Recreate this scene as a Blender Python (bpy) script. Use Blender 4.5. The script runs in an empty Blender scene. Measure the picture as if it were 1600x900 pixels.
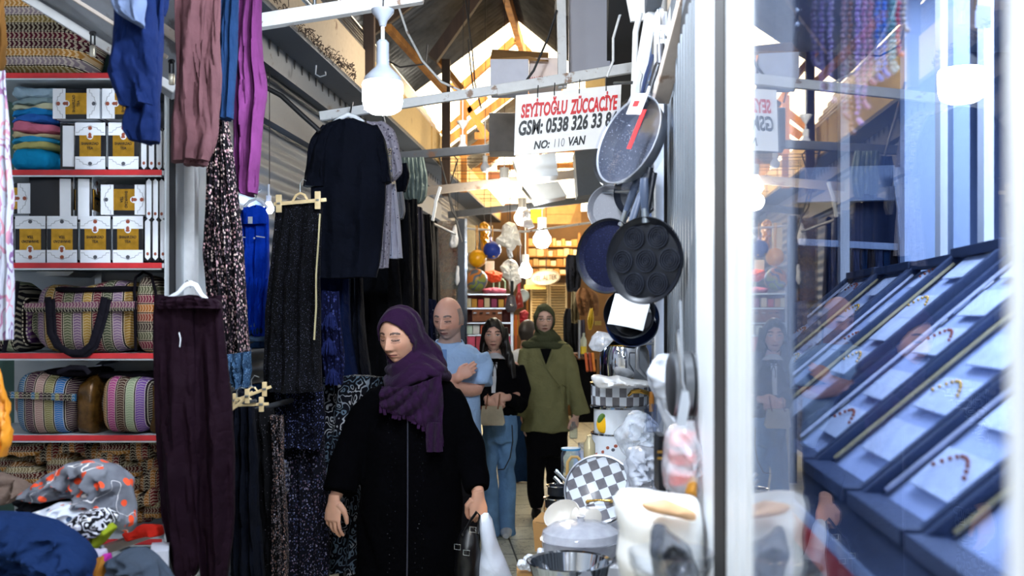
import bpy, bmesh, math, random
import numpy as np
from mathutils import Vector as V, Matrix, noise as mnoise
SC = bpy.context.scene
COL = SC.collection
R = math.radians
PI = math.pi
F, H0, CX, CZ = 1556.0, 490.0, 800.0, 1.58     # focal length in pixels of the 1600 px frame, horizon row, centre column, eye height (m)
def P(x, y, Y): return V(((x-CX)/F*Y, Y, CZ-(y-H0)/F*Y))    # the point of the place seen at (x, y) at distance Y
SL = 0.0875                                     # the aisle runs 5 degrees to the right of the view
def LF(Y, off, z): return V((SL*Y+off, Y, z))
# ---------------------------------------------------------------- camera, sky, light, exposure
cam_d = bpy.data.cameras.new('camera'); cam = bpy.data.objects.new('camera', cam_d); COL.objects.link(cam)
cam.location = (0, 0, CZ); cam.rotation_euler = (R(90), 0, 0)
cam_d.lens = F/1600*36; cam_d.sensor_width = 36; cam_d.shift_y = 0.025; cam_d.clip_start = .05
cam_d.dof.use_dof = True; cam_d.dof.focus_distance = 4.6; cam_d.dof.aperture_fstop = 3.2
SC.camera = cam
SC.view_settings.view_transform = 'Standard'; SC.view_settings.look = 'None'
SC.view_settings.gamma = 1; SC.view_settings.exposure = 0.0; SC.view_settings.use_curve_mapping = False
SC.cycles.max_bounces = 8; SC.cycles.transparent_max_bounces = 16; SC.cycles.sample_clamp_indirect = 6
SC.cycles.caustics_reflective = False; SC.cycles.caustics_refractive = False
W = bpy.data.worlds.new('sky'); SC.world = W; W.use_nodes = True
bg = W.node_tree.nodes['Background']; bg.inputs[0].default_value = (1.0, .80, .50, 1); bg.inputs[1].default_value = 7.0
def light(name, kind, loc, power, color, size=.06, rot=None, size_y=None, spread=None):
    d = bpy.data.lights.new(name, kind); o = bpy.data.objects.new(name, d); COL.objects.link(o)
    o.location = loc; d.energy = power; d.color = color
    if kind == 'AREA':
        d.size = size
        if size_y: d.shape = 'RECTANGLE'; d.size_y = size_y
        if spread: d.spread = spread
    elif kind == 'SUN': d.angle = size
    else: d.shadow_soft_size = size
    if rot: o.rotation_euler = rot
    return o
COOL = (.80, .89, 1.0); WARM = (1.0, .74, .42)
light('sun', 'SUN', (0, 0, 9), 9, (1, .80, .5), .02, rot=(R(30), R(18), 0))
# unseen fill lights added to brighten the aisle and stalls; no lamps modelled
light('fill_light', 'POINT', (-.22, 1.75, 2.62), 100, COOL, .08)
light('fill_light', 'POINT', (-.55, .3, 2.7), 60, COOL, .10)
light('fill_light', 'POINT', (-.55, -1.3, 2.7), 80, COOL, .10)
light('fill_light', 'POINT', (-.05, 2.6, 2.8), 105, COOL, .08)
light('stall_fill_light', 'POINT', (-1.35, 1.7, 2.75), 9, COOL, .06)
light('fill_light', 'POINT', (-.15, 6.35, 3.1), 60, (1, .93, .82), .08)
# ceiling panel of the jewellery shop behind the glass
light('shop_ceiling_light', 'AREA', (1.5, 1.9, 2.72), 165, (.60, .74, 1.0), 1.4, rot=(0, 0, 0), size_y=2.6)
# ---------------------------------------------------------------- helpers
class G:
    def __init__(s): s.v = []; s.f = []; s.m = []; s.cur = 0
    def add(s, vs, fs):
        b = len(s.v); s.v += [tuple(v) for v in vs]
        s.f += [tuple(i+b for i in f) for f in fs]; s.m += [s.cur]*len(fs); return s
    def mi(s, i): s.cur = i; return s
    def box(s, c, d, rot=None, bev=0):
        x, y, z = d[0]/2, d[1]/2, d[2]/2; c = V(c)
        if bev <= 0:
            vs = [V((a*x, b*y, e*z)) for a in (-1, 1) for b in (-1, 1) for e in (-1, 1)]
            fs = [(0,1,3,2),(4,6,7,5),(0,4,5,1),(2,3,7,6),(0,2,6,4),(1,5,7,3)]
        else:
            bm = bmesh.new(); bmesh.ops.create_cube(bm, size=1)
            for v in bm.verts: v.co = V((v.co.x*2*x, v.co.y*2*y, v.co.z*2*z))
            bmesh.ops.bevel(bm, geom=bm.edges[:], offset=bev, segments=2, affect='EDGES', profile=.6)
            bm.verts.index_update()
            vs = [v.co.copy() for v in bm.verts]; fs = [tuple(v.index for v in f.verts) for f in bm.faces]; bm.free()
        M_ = rot.to_matrix() if hasattr(rot, 'to_matrix') else (Matrix.Rotation(rot, 3, 'Z') if rot else Matrix.Identity(3))
        return s.add([M_ @ v + c for v in vs], fs)
    def beam(s, a, b, w, h, bev=0.003):            # a bar of section w x h from a to b
        a, b = V(a), V(b); d = b-a; q = d.to_track_quat('X', 'Z')
        return s.box((a+b)/2, (d.length, w, h), q, bev)
    def rings(s, rs, cap=True, closed=True):
        n = len(rs[0]); vs = [p for r in rs for p in r]; fs = []
        for i in range(len(rs)-1):
            for j in range(n if closed else n-1):
                k = (j+1) % n; fs.append((i*n+j, i*n+k, (i+1)*n+k, (i+1)*n+j))
        if cap and closed:
            fs.append(tuple(range(n-1, -1, -1))); fs.append(tuple((len(rs)-1)*n+j for j in range(n)))
        return s.add(vs, fs)
    def tube(s, pts, r, n=10, flat=1.0, up=None, cap=True):  # r: number or list; flat: ratio of the second axis
        pts = [V(p) for p in pts]; m = len(pts); rr = r if isinstance(r, (list, tuple)) else [r]*m
        up = V(up) if up else V((.13, .21, 1)); rs = []; last = None
        for i in range(m):
            t = (pts[min(i+1, m-1)]-pts[max(i-1, 0)]).normalized()
            a = last if last is not None else up
            a = a - t*a.dot(t)
            if a.length < 1e-4: a = V((1, 0, 0)) - t*t.x
            a.normalize(); last = a; b = t.cross(a)
            q = rr[i]; q = q if isinstance(q, (tuple, list)) else (q, q*flat)
            rs.append([pts[i] + a*(q[0]*math.cos(2*PI*j/n)) + b*(q[1]*math.sin(2*PI*j/n)) for j in range(n)])
        return s.rings(rs, cap)
    def lathe(s, prof, c=(0, 0, 0), n=28, mat=None, wob=0, cap=True):  # prof: (radius, height)
        c = V(c); M_ = mat or Matrix.Identity(3)
        rs = [[M_ @ V((r*math.cos(2*PI*j/n), r*math.sin(2*PI*j/n), h)) + c for j in range(n)] for r, h in prof]
        return s.rings(rs, cap)
    def ball(s, c, r, n=20, k=12, mat=None):
        r = r if isinstance(r, (tuple, list)) else (r, r, r); c = V(c); M_ = mat or Matrix.Identity(3); rs = []
        for i in range(k+1):
            t = PI*max(.02, min(.98, i/k)); 
            rs.append([M_ @ V((r[0]*math.sin(t)*math.cos(2*PI*j/n), r[1]*math.sin(t)*math.sin(2*PI*j/n), -r[2]*math.cos(t))) + c for j in range(n)])
        return s.rings(rs)
    def prism(s, pts, d):                          # a flat outline pts (3-D) given the thickness vector d
        d = V(d); n = len(pts); vs = [V(p) for p in pts]+[V(p)+d for p in pts]
        return s.add(vs, [tuple(range(n-1, -1, -1)), tuple(range(n, 2*n))]+[(i, (i+1) % n, n+(i+1) % n, n+i) for i in range(n)])
    def sheet(s, fn, nu, nv, th=0):                # a surface fn(u, v), with real thickness th
        vs = [V(fn(i/nu, j/nv)) for i in range(nu+1) for j in range(nv+1)]
        fs = [(i*(nv+1)+j, (i+1)*(nv+1)+j, (i+1)*(nv+1)+j+1, i*(nv+1)+j+1) for i in range(nu) for j in range(nv)]
        if th:
            N = len(vs); nr = []
            for i in range(nu+1):
                for j in range(nv+1):
                    a = vs[min(i+1, nu)*(nv+1)+j]-vs[max(i-1, 0)*(nv+1)+j]; b = vs[i*(nv+1)+min(j+1, nv)]-vs[i*(nv+1)+max(j-1, 0)]
                    c = a.cross(b); nr.append(c.normalized() if c.length > 1e-9 else V((0, 0, 1)))
            vs2 = [v-n_*th for v, n_ in zip(vs, nr)]
            fs2 = [tuple(N+k for k in reversed(f)) for f in fs]; ed = []
            ring = [i*(nv+1) for i in range(nu+1)]+[nu*(nv+1)+j for j in range(1, nv+1)]+[i*(nv+1)+nv for i in range(nu-1, -1, -1)]+[j for j in range(nv-1, 0, -1)]
            for k in range(len(ring)):
                a, b = ring[k], ring[(k+1) % len(ring)]; ed.append((b, a, N+a, N+b))
            vs = vs+vs2; fs = fs+fs2+ed
        return s.add(vs, fs)
ORG = {}
def tag(o, label=None, cat=None, group=None, kind=None):
    if label: o['label'] = label
    if cat: o['category'] = cat
    if group: o['group'] = group
    if kind: o['kind'] = kind
    return o
def obj(name, g, mats, parent=None, smooth=True, sub=0, fix=True):
    mats = mats if isinstance(mats, (list, tuple)) else [mats]
    vs = np.array([tuple(v) for v in g.v], dtype=float)
    if parent is None: o_ = V(((vs[:, 0].min()+vs[:, 0].max())/2, (vs[:, 1].min()+vs[:, 1].max())/2, vs[:, 2].min()))
    else: o_ = ORG[parent.name]
    me = bpy.data.meshes.new(name); me.from_pydata([tuple(p) for p in (vs-np.array(o_))], [], g.f)
    for m in mats: me.materials.append(m)
    for p, k in zip(me.polygons, g.m): p.material_index = min(k, len(mats)-1)
    if fix:
        bm = bmesh.new(); bm.from_mesh(me); bmesh.ops.recalc_face_normals(bm, faces=bm.faces); bm.to_mesh(me); bm.free()
    if smooth:
        me.polygons.foreach_set('use_smooth', [True]*len(me.polygons))
        try: me.set_sharp_from_angle(angle=R(38 if smooth is True else smooth))
        except Exception: pass
    o = bpy.data.objects.new(name, me); COL.objects.link(o)
    if parent is None: o.location = o_; ORG[o.name] = V(o_)
    else: o.parent = parent; ORG[o.name] = V(o_)
    if sub:
        md = o.modifiers.new('sub', 'SUBSURF'); md.levels = sub; md.render_levels = sub
    return o
def thing(name, label, cat, loc=(0, 0, 0), group=None):
    o = bpy.data.objects.new(name, None); COL.objects.link(o); o.empty_display_size = .05
    o.location = loc; ORG[o.name] = V(loc); tag(o, label, cat, group); return o
def one(name, g, mats, label, cat, group=None, smooth=True, **k): return tag(obj(name, g, mats, None, smooth, **k), label, cat, group)
def struct(name, g, mats, smooth=False): return tag(obj(name, g, mats, None, smooth), kind='structure')
def dup(o, loc=None, label=None, group=None, rot=None, scale=None, parent=None):
    c = o.copy(); COL.objects.link(c); c.parent = parent
    if loc is not None: c.location = loc
    if rot is not None: c.rotation_euler = rot
    if scale is not None: c.scale = (scale,)*3 if not isinstance(scale, tuple) else scale
    if label: c['label'] = label
    if group: c['group'] = group
    for ch in list(o.children): dup(ch, parent=c)
    return c
# ---------------------------------------------------------------- materials
def c4(c): return (c[0], c[1], c[2], 1)
def hx(h):
    h = h.lstrip('#'); r = []
    for i in (0, 2, 4):
        u = int(h[i:i+2], 16)/255; r.append(u/12.92 if u <= .04045 else ((u+.055)/1.055)**2.4)
    return tuple(r)
def C(c): return hx(c) if isinstance(c, str) else c
class NT:
    def __init__(s, name):
        s.m = bpy.data.materials.new(name); s.m.use_nodes = True; s.t = s.m.node_tree; s.n = s.t.nodes; s.b = s.n['Principled BSDF']; s.out = s.n['Material Output']
    def new(s, t, **k):
        n = s.n.new(t)
        for a, b in k.items(): setattr(n, a, b)
        return n
    def link(s, a, b): s.t.links.new(a, b); return s
    def co(s, sc=(1, 1, 1), rot=(0, 0, 0), loc=(0, 0, 0), kind='Object'):
        t = s.new('ShaderNodeTexCoord'); mp = s.new('ShaderNodeMapping'); s.link(t.outputs[kind], mp.inputs[0])
        mp.inputs['Scale'].default_value = sc; mp.inputs['Rotation'].default_value = rot; mp.inputs['Location'].default_value = loc
        return mp.outputs[0]
    def ramp(s, fac, stops, const=False):
        r = s.new('ShaderNodeValToRGB'); s.link(fac, r.inputs[0]); e = r.color_ramp
        if const: e.interpolation = 'CONSTANT'
        while len(e.elements) < len(stops): e.elements.new(.5)
        for x, (p, c) in zip(e.elements, stops): x.position = p; x.color = c4(C(c))
        return r.outputs[0]
    def math(s, op, a, b=None, c=None):
        n = s.new('ShaderNodeMath', operation=op)
        for i, q in enumerate((a, b, c)):
            if q is None: continue
            if isinstance(q, (int, float)): n.inputs[i].default_value = q
            else: s.link(q, n.inputs[i])
        return n.outputs[0]
    def mix(s, f, a, b, mode='MIX'):
        n = s.new('ShaderNodeMix', data_type='RGBA', blend_type=mode)
        for i, q in ((0, f), (6, a), (7, b)):
            if isinstance(q, (int, float)): n.inputs[i].default_value = q
            elif isinstance(q, (tuple, str)): n.inputs[i].default_value = c4(C(q))
            else: s.link(q, n.inputs[i])
        return n.outputs[2]
    def noise(s, co, sc, det=3, ro=.5):
        n = s.new('ShaderNodeTexNoise'); s.link(co, n.inputs['Vector']); n.inputs['Scale'].default_value = sc; n.inputs['Detail'].default_value = det; n.inputs['Roughness'].default_value = ro
        return n.outputs['Fac'] if 'Fac' in n.outputs else n.outputs[0]
    def vor(s, co, sc, feat='F1', out='Distance', rnd=1):
        n = s.new('ShaderNodeTexVoronoi', feature=feat); s.link(co, n.inputs['Vector']); n.inputs['Scale'].default_value = sc; n.inputs['Randomness'].default_value = rnd
        return n.outputs[out]
    def bump(s, h, st=.3, d=.01):
        b = s.new('ShaderNodeBump'); b.inputs['Strength'].default_value = st; b.inputs['Distance'].default_value = d; s.link(h, b.inputs['Height']); s.link(b.outputs[0], s.b.inputs['Normal'])
    def set(s, col=None, rough=.6, metal=0, spec=.5, sheen=0, **k):
        if col is not None:
            if isinstance(col, (tuple, str)): s.b.inputs['Base Color'].default_value = c4(C(col))
            else: s.link(col, s.b.inputs['Base Color'])
        s.b.inputs['Roughness'].default_value = rough; s.b.inputs['Metallic'].default_value = metal; s.b.inputs['Specular IOR Level'].default_value = spec
        if sheen: s.b.inputs['Sheen Weight'].default_value = sheen
        for a, b in k.items(): s.b.inputs[a.replace('_', ' ')].default_value = b
        return s.m
def plain(name, col, rough=.55, metal=0, var=.12, sc=18, bump=.12, spec=.4, **k):
    n = NT(name); co = n.co(); f = n.noise(co, sc, 4); c = C(col)
    d = tuple(x*(1-var) for x in c); e = tuple(min(1, x*(1+var)) for x in c)
    cc = n.ramp(f, [(.3, d), (.7, e)])
    if bump: n.bump(n.noise(co, sc*5, 2), bump, .002)
    return n.set(cc, rough, metal, spec, **k)
def fabric(name, col, rough=.9, sheen=0, var=.18, weave=420, spec=.06, bump=.35):
    n = NT(name); co = n.co(); f = n.noise(co, 9, 4); c = C(col)
    cc = n.ramp(f, [(.3, tuple(x*(1-var) for x in c)), (.7, tuple(min(1, x*(1+var)) for x in c))])
    w_ = n.math('ABSOLUTE', n.math('SUBTRACT', n.noise(co, 9, 3, .6), .5)); h = n.math('ADD', n.math('MULTIPLY', n.noise(co, weave, 1), .12), n.math('MULTIPLY', w_, 6)); n.bump(h, bump, .012)
    return n.set(cc, rough, 0, spec, sheen)
def flecks(name, base, cols, sc=60, th=.35, rough=.9, stretch=(1, 1, 1), dens=.5):     # small printed marks of several colours
    n = NT(name); co = n.co(stretch); w = n.noise(co, sc*.6, 2)
    vm = n.new('ShaderNodeVectorMath', operation='SCALE'); n.link(co, vm.inputs[0]); vm.inputs[3].default_value = 1
    v = n.new('ShaderNodeTexVoronoi'); n.link(co, v.inputs['Vector']); v.inputs['Scale'].default_value = sc
    sep = n.new('ShaderNodeSeparateColor'); n.link(v.outputs['Color'], sep.inputs[0])
    k = len(cols); col = n.ramp(sep.outputs[0], [(i/k, c) for i, c in enumerate(cols)], True)
    m = n.math('LESS_THAN', n.math('ADD', v.outputs['Distance'], n.math('MULTIPLY', w, .35)), th+.17)
    m2 = n.math('LESS_THAN', sep.outputs[1], dens); m = n.math('MULTIPLY', m, m2)
    n.bump(n.noise(co, 30, 3), .3, .004)
    return n.set(n.mix(m, base, col), rough, 0, .12)
def swirl(name, a, b, c, sc=16, rough=.9, width=.16):
    n = NT(name); co = n.co(); w = n.noise(co, sc, 1.5, .4); s_ = n.math('FRACT', n.math('MULTIPLY', w, 7))
    m = n.math('LESS_THAN', n.math('ABSOLUTE', n.math('SUBTRACT', s_, .5)), width); f2 = n.noise(co, sc*.5, 1)
    return n.set(n.mix(m, a, n.ramp(f2, [(.45, b), (.55, c)])), rough, 0, .15)
def kilim(name, cols, period, axis=0, zig='#e8dcc0', dark='#140d10', zf=70, amp=.6, dens=.42):
    n = NT(name); co = n.co(); sp = n.new('ShaderNodeSeparateXYZ'); n.link(co, sp.inputs[0])
    a = sp.outputs[axis]; b = sp.outputs[2 if axis != 2 else 0]
    u = n.math('DIVIDE', a, period); k = len(cols); s_ = n.math('FRACT', n.math('ADD', u, 50.3))
    col = n.ramp(s_, [(i/k, tuple(v*.58 for v in C(c))) for i, c in enumerate(cols)], True)
    t = n.math('FRACT', n.math('MULTIPLY', s_, k))                           # across one stripe 0..1
    tri = n.math('ABSOLUTE', n.math('SUBTRACT', t, .5))
    z = n.math('FRACT', n.math('ADD', n.math('MULTIPLY', b, zf*1.5), n.math('MULTIPLY', tri, 2*amp)))
    m = n.math('LESS_THAN', z, dens)
    inner = n.math('LESS_THAN', tri, .33); mm = n.math('MULTIPLY', m, inner)
    # pale stitched edge and dark gap between the stripes
    edge = n.math('GREATER_THAN', tri, .37); e2 = n.math('GREATER_THAN', tri, .44)
    dash = n.math('LESS_THAN', n.math('FRACT', n.math('MULTIPLY', b, zf*2.2)), .6)
    c1 = n.mix(n.math('MULTIPLY', mm, .22), col, zig); c2 = n.mix(n.math('MULTIPLY', n.math('MULTIPLY', edge, dash), .6), c1, zig); c3 = n.mix(e2, c2, dark)
    n.bump(n.math('ADD', m, n.noise(co, 300, 1)), .5, .002)
    return n.set(c3, .95, 0, .08)
def metal(name, col='#c8ccd2', rough=.25, var=.1, sc=10, bump=.05): return plain(name, col, rough, 1, var, sc, bump)
def plastic_film(name, col='#e8eef6', alpha=.4, rough=.12):
    n = NT(name); co = n.co(); h = n.noise(co, 14, 4, .6); n.bump(h, .4, .01)
    f = n.math('POWER', n.noise(co, 22, 3), 1.5); n.link(n.math('ADD', n.math('MULTIPLY', f, .5), alpha-.15), n.b.inputs['Alpha'])
    return n.set(col, rough, 0, .9)
def glass(name, tint=(.94, .97, 1), ior=1.45, boost=1.0, rough=0):
    n = NT(name); n.n.remove(n.b); tr = n.new('ShaderNodeBsdfTransparent'); tr.inputs[0].default_value = c4(tint)
    gl = n.new('ShaderNodeBsdfGlossy'); gl.inputs['Roughness'].default_value = rough
    lw = n.new('ShaderNodeLayerWeight'); lw.inputs[0].default_value = .5; mx = n.new('ShaderNodeMixShader')
    f = n.math('MINIMUM', n.math('MULTIPLY', n.math('ADD', n.math('MULTIPLY', n.math('POWER', lw.outputs['Facing'], 4.0), .95), .05), boost), 1.0)
    n.link(f, mx.inputs[0]); n.link(tr.outputs[0], mx.inputs[1]); n.link(gl.outputs[0], mx.inputs[2]); n.link(mx.outputs[0], n.out.inputs[0])
    return n.m
def glow(name, col, st):
    n = NT(name); n.set(col, .4); n.b.inputs['Emission Color'].default_value = c4(C(col)); n.b.inputs['Emission Strength'].default_value = st; return n.m
def worn(name, paint, rust='#6b4a35', rough=.55, metal=0, amt=.60, sc=7):       # old paint with rubbed patches
    n = NT(name); co = n.co(); f = n.noise(co, sc, 6, .65); g2 = n.noise(co, 40, 3)
    cc = n.mix(n.ramp(f, [(amt, (0, 0, 0)), (amt+.06, (1, 1, 1))]), n.mix(g2, paint, tuple(x*.8 for x in C(paint))), rust)
    n.bump(f, .2, .004); return n.set(cc, rough, metal, .4)
def wood(name, a, b, sc=8):
    n = NT(name); co = n.co((1, 1, .15)); f = n.noise(co, sc, 5, .6); n.bump(f, .3, .003)
    return n.set(n.ramp(f, [(.3, a), (.7, b)]), .7, 0, .3)
def text_mesh(g, s, width, height, loc, right, up, depth=.002, shear=0, bold=0, spacing=1):
    """lettering of real thickness laid on a surface: loc is its centre, right and up its axes"""
    cu = bpy.data.curves.new('t', 'FONT'); cu.body = s; cu.align_x = 'CENTER'; cu.align_y = 'CENTER'; cu.shear = shear; cu.offset = bold; cu.space_character = spacing
    cu.extrude = .02; cu.resolution_u = 3
    o = bpy.data.objects.new('t', cu); COL.objects.link(o); bpy.context.view_layer.update()
    me = bpy.data.meshes.new_from_object(o.evaluated_get(bpy.context.evaluated_depsgraph_get()))
    a = np.array([v.co[:] for v in me.vertices]); lo, hi = a.min(0), a.max(0); c = (lo+hi)/2
    right, up = V(right).normalized(), V(up).normalized(); nrm = right.cross(up)
    sx, sy = width/(hi[0]-lo[0]), height/(hi[1]-lo[1]); sz = depth/(hi[2]-lo[2])
    g.add([V(loc)+right*((p[0]-c[0])*sx)+up*((p[1]-c[1])*sy)+nrm*((p[2]-c[2])*sz) for p in a], [tuple(p.vertices) for p in me.polygons])
    bpy.data.objects.remove(o); bpy.data.curves.remove(cu); bpy.data.meshes.remove(me)
def interp(rows, n):
    """rows of numbers keyed by their first entry, resampled smoothly to n rows"""
    rows = [tuple(map(float, r)) for r in rows]; y = [r[0] for r in rows]; ts = np.linspace(y[0], y[-1], n); out = []
    A_ = np.array(rows)
    for t in ts:
        k = min(max(np.searchsorted(A_[:, 0], t)-1, 0), len(rows)-2); u = (t-A_[k, 0])/(A_[k+1, 0]-A_[k, 0]); 
        p0 = A_[max(k-1, 0)]; p1 = A_[k]; p2 = A_[k+1]; p3 = A_[min(k+2, len(rows)-1)]
        h1 = (p2-p1); m1 = ((p2-p0)/max(p2[0]-p0[0], 1e-9))*(p2[0]-p1[0]); m2 = ((p3-p1)/max(p3[0]-p1[0], 1e-9))*(p2[0]-p1[0])
        q = (2*u**3-3*u**2+1)*p1+(u**3-2*u**2+u)*m1+(-2*u**3+3*u**2)*p2+(u**3-u**2)*m2; q[0] = t; out.append(q)
    return out
def hang(g, rows, Y, th=.05, fold=.012, nf=5, seed=0, n=72, m=40, drift=1.5, topflat=.3, tilt=0, cap=True, hi=.12):
    """hanging cloth: rows (y, x left, x right) of the outline seen at distance Y, made a closed body with depth and folds"""
    rnd = random.Random(seed); ph = [rnd.uniform(0, 6.28) for _ in range(4)]; rs = []
    rw = interp(rows, m)
    for i, r in enumerate(rw):
        t = i/(m-1); c = P((r[1]+r[2])/2, r[0], Y); w = (r[2]-r[1])/2/F*Y; ring = []; k = topflat+(1-topflat)*min(1, t*2.2)
        for j in range(n):
            a = 2*PI*j/n; ca = math.cos(a); sa = math.sin(a); u = ca
            fy = fold*k*(.8*math.sin(nf*PI*u*.5+ph[0]+drift*t)+.35*math.sin(nf*1.9*PI*u*.5+ph[1]-drift*1.3*t)+.5*math.sin(7*t+ph[2]+2*u))
            fy += fold*hi*k*math.sin(nf*3.3*u+ph[3]+5*t)+fold*1.3*k*mnoise.noise(V((u*2.1+seed, t*4.5, seed*.7)))+fold*.6*k*(1-2.4*abs(mnoise.noise(V((u*2.4+t*3, t*7-u*2, seed*1.7+3)))))
            dy = th/2*k*(abs(sa)**.7)*(1 if sa > 0 else -1)
            ring.append(V((c.x+w*u+tilt*0, Y+dy+fy*(1-.25*abs(u)**4), c.z+fold*.2*math.sin(3*u+ph[1]))))
        rs.append(ring)
    return g.rings(rs, cap)
# ================================================================ the market hall
def corr(col, name, sc=6):
    n = NT(name); co = n.co(); f = n.noise(co, sc, 5, .6); n.bump(n.noise(co, 60, 2), .1, .002)
    c = C(col); return n.set(n.ramp(f, [(.35, tuple(x*.6 for x in c)), (.65, c)]), .30, .85, .5)
m_roof = corr('#6a6c70', 'corrugated_zinc'); m_skirt = corr('#8b9099', 'old_zinc_sheet')
m_fascia = worn('fascia_paint', '#b9a488', '#6e5138', .7, 0, .62, 4); m_fascia_lit = worn('fascia_warm_lit', '#cfae72', '#8a6a3c', .7, 0, .66, 3)  # second fascia colour is yellower: warm daylight painted into it
m_wallgrey = worn('painted_steel', '#4b535e', '#2c2a2a', .55, .1, .62, 5); m_white = worn('white_paint', '#d9dde2', '#8d7c6c', .5, 0, .66, 9)
m_whitebar = worn('chipped_white_paint', '#c9cacb', '#7d6350', .5, 0, .60, 14); m_tanbar = worn('beige_paint', '#a89c92', '#7a6455', .55, 0, .6, 9)
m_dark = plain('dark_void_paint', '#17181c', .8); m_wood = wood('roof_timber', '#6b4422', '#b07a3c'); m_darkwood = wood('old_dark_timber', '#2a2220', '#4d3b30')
m_steel = metal('galvanised_sheet', '#aab2ba', .32, .25, 3, .15); m_steeldark = worn('dark_steel_bar', '#4f5257', '#5d4638', .5, .5, .6, 9)
m_plaster = plain('stall_wall_paint', '#a9adb2', .7, var=.15, sc=3); m_green = plain('green_wall_paint', '#4c6a62', .7, var=.15, sc=4)
def floor_mat():
    n = NT('floor_tiles'); co = n.co((1, 1, 1), (0, 0, R(-5))); b = n.new('ShaderNodeTexBrick'); n.link(co, b.inputs['Vector']); b.offset = 0
    b.inputs['Scale'].default_value = 1; b.inputs['Brick Width'].default_value = .42; b.inputs['Row Height'].default_value = .42; b.inputs['Mortar Size'].default_value = .006
    f = n.noise(co, 3, 5, .6); g_ = n.noise(co, 22, 4, .7)
    b.inputs['Mortar'].default_value = c4(C('#4b4436'))
    base = n.ramp(f, [(.3, '#cbc8b2'), (.7, '#e6e4d2')]); n.link(base, b.inputs['Color1']); n.link(base, b.inputs['Color2'])
    crack = n.math('LESS_THAN', n.math('ABSOLUTE', n.math('SUBTRACT', n.noise(co, 5, 6, .65), .5)), .006)
    dirt = n.math('GREATER_THAN', n.noise(co, 12, 5, .7), .66)
    c = n.mix(n.math('MULTIPLY', n.math('MAXIMUM', crack, n.math('MULTIPLY', dirt, .35)), .8), b.outputs['Color'], '#3a352b')
    return n.set(c, .32, 0, .5)
m_floor = floor_mat()
struct('floor', G().box((.4, 7, -.05), (8, 21, .1)), m_floor)
Y0, Y1 = -3.2, 16.8
def strip(off0, z0, off1, z1, ya, yb, th=.02):      # a sheet that runs along the aisle
    a, b, c, d = LF(ya, off0, z0), LF(yb, off0, z0), LF(yb, off1, z1), LF(ya, off1, z1)
    n = (b-a).cross(d-a).normalized()*th; return [a, b, c, d], n
def strip_obj(name, off0, z0, off1, z1, ya, yb, m, th=.03):
    p, n = strip(off0, z0, off1, z1, ya, yb, th); return struct(name, G().prism(p, n), m)
def ribbed(name, off0, z0, off1, z1, ya, yb, m, along, period, amp):
    a, b, d = LF(ya, off0, z0), LF(yb, off0, z0), LF(ya, off1, z1); U = b-a; W_ = d-a; nn = U.cross(W_).normalized()
    if along:  nu, nv = 1, int(W_.length/period*8)
    else: nu, nv = int(U.length/period*6), 1
    fn = lambda u, v: a+U*u+W_*v+nn*amp*math.sin(2*PI*((v*W_.length if along else u*U.length)/period))
    return struct(name, G().sheet(fn, nu, nv, .006), m, True)
# walls
ribbed('wall_left', -1.8, 0, -1.8, 3.25, 4.15, Y1, m_wallgrey, True, .09, .008)
struct('wall_left_near', G().box((-2.5, .4, 1.65), (.08, 7.4, 3.3)), m_plaster)
struct('wall_left_back', G().box((-1.98, 4.06, 1.65), (1.2, .06, 3.3)), m_green)
strip_obj('wall_right', .29, 0, .29, 3.75, 3.5, Y1, m_plaster, -.05)
strip_obj('wall_right_upper', .21, 2.62, .21, 3.75, Y0, 3.5, m_wallgrey, -.05)
struct('wall_behind', G().box((0, Y0-.05, 1.9), (7, .08, 3.9)), m_plaster)
struct('wall_end', G().box((1.2, Y1+.05, 1.6), (5, .08, 3.2)), m_plaster)
# roof: two corrugated slopes, an open strip, then more roof
ribbed('ceiling_left_slope', -1.9, 3.87, -.86, 4.64, Y0, 10.2, m_roof, False, .098, .030)
ribbed('ceiling_right_slope', -.86, 4.64, .30, 3.70, Y0, 10.2, m_roof, False, .098, .030)
ribbed('ceiling_far_left_slope', -1.9, 3.70, -.86, 4.50, 12.7, Y1-1.3, m_roof, False, .078, .012)
ribbed('ceiling_far_right_slope', -.86, 4.50, .30, 3.60, 12.7, Y1-1.3, m_roof, False, .078, .012)
ribbed('ceiling_skirt', -1.54, 3.27, -1.86, 3.80, 4.0, 10.2, m_skirt, True, .085, .010)
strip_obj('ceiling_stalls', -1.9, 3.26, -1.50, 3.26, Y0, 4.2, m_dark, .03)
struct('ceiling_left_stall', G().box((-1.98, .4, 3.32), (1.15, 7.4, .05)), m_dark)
strip_obj('ceiling_soffit', -1.85, 3.02, -1.52, 3.02, 4.2, Y1, m_wallgrey, .03)
# fascia boxes over the left stalls
g = G()
for i, (ya, yb, m) in enumerate([(4.2, 6.55, m_fascia), (6.62, 9.0, m_fascia_lit), (9.08, 11.6, m_fascia_lit), (11.7, 16.5, m_fascia_lit)]):
    p = [LF(ya, -1.52, 3.0), LF(yb, -1.52, 3.0), LF(yb, -1.78, 3.0), LF(ya, -1.78, 3.0)]
    struct('trim_%d' % (i+1), G().prism(p, (0, 0, .29)), m)
# notched housing of the shutters under the soffit
g = G()
for z, h, o_ in ((2.86, .22, -1.70), (2.60, .18, -1.74)):
    g.prism([LF(4.2, o_, z), LF(11, o_, z), LF(11, o_-.06, z), LF(4.2, o_-.06, z)], (0, 0, h))
struct('trim_5', g, m_wallgrey)
g = G()
for k in range(44):
    y = 4.4+k*.14; g.prism([LF(y, -1.697, 3.03), LF(y+.05, -1.697, 3.03), LF(y+.025, -1.697, 2.94)], (.004, 0, 0))
struct('trim_6', g, m_dark)
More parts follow.
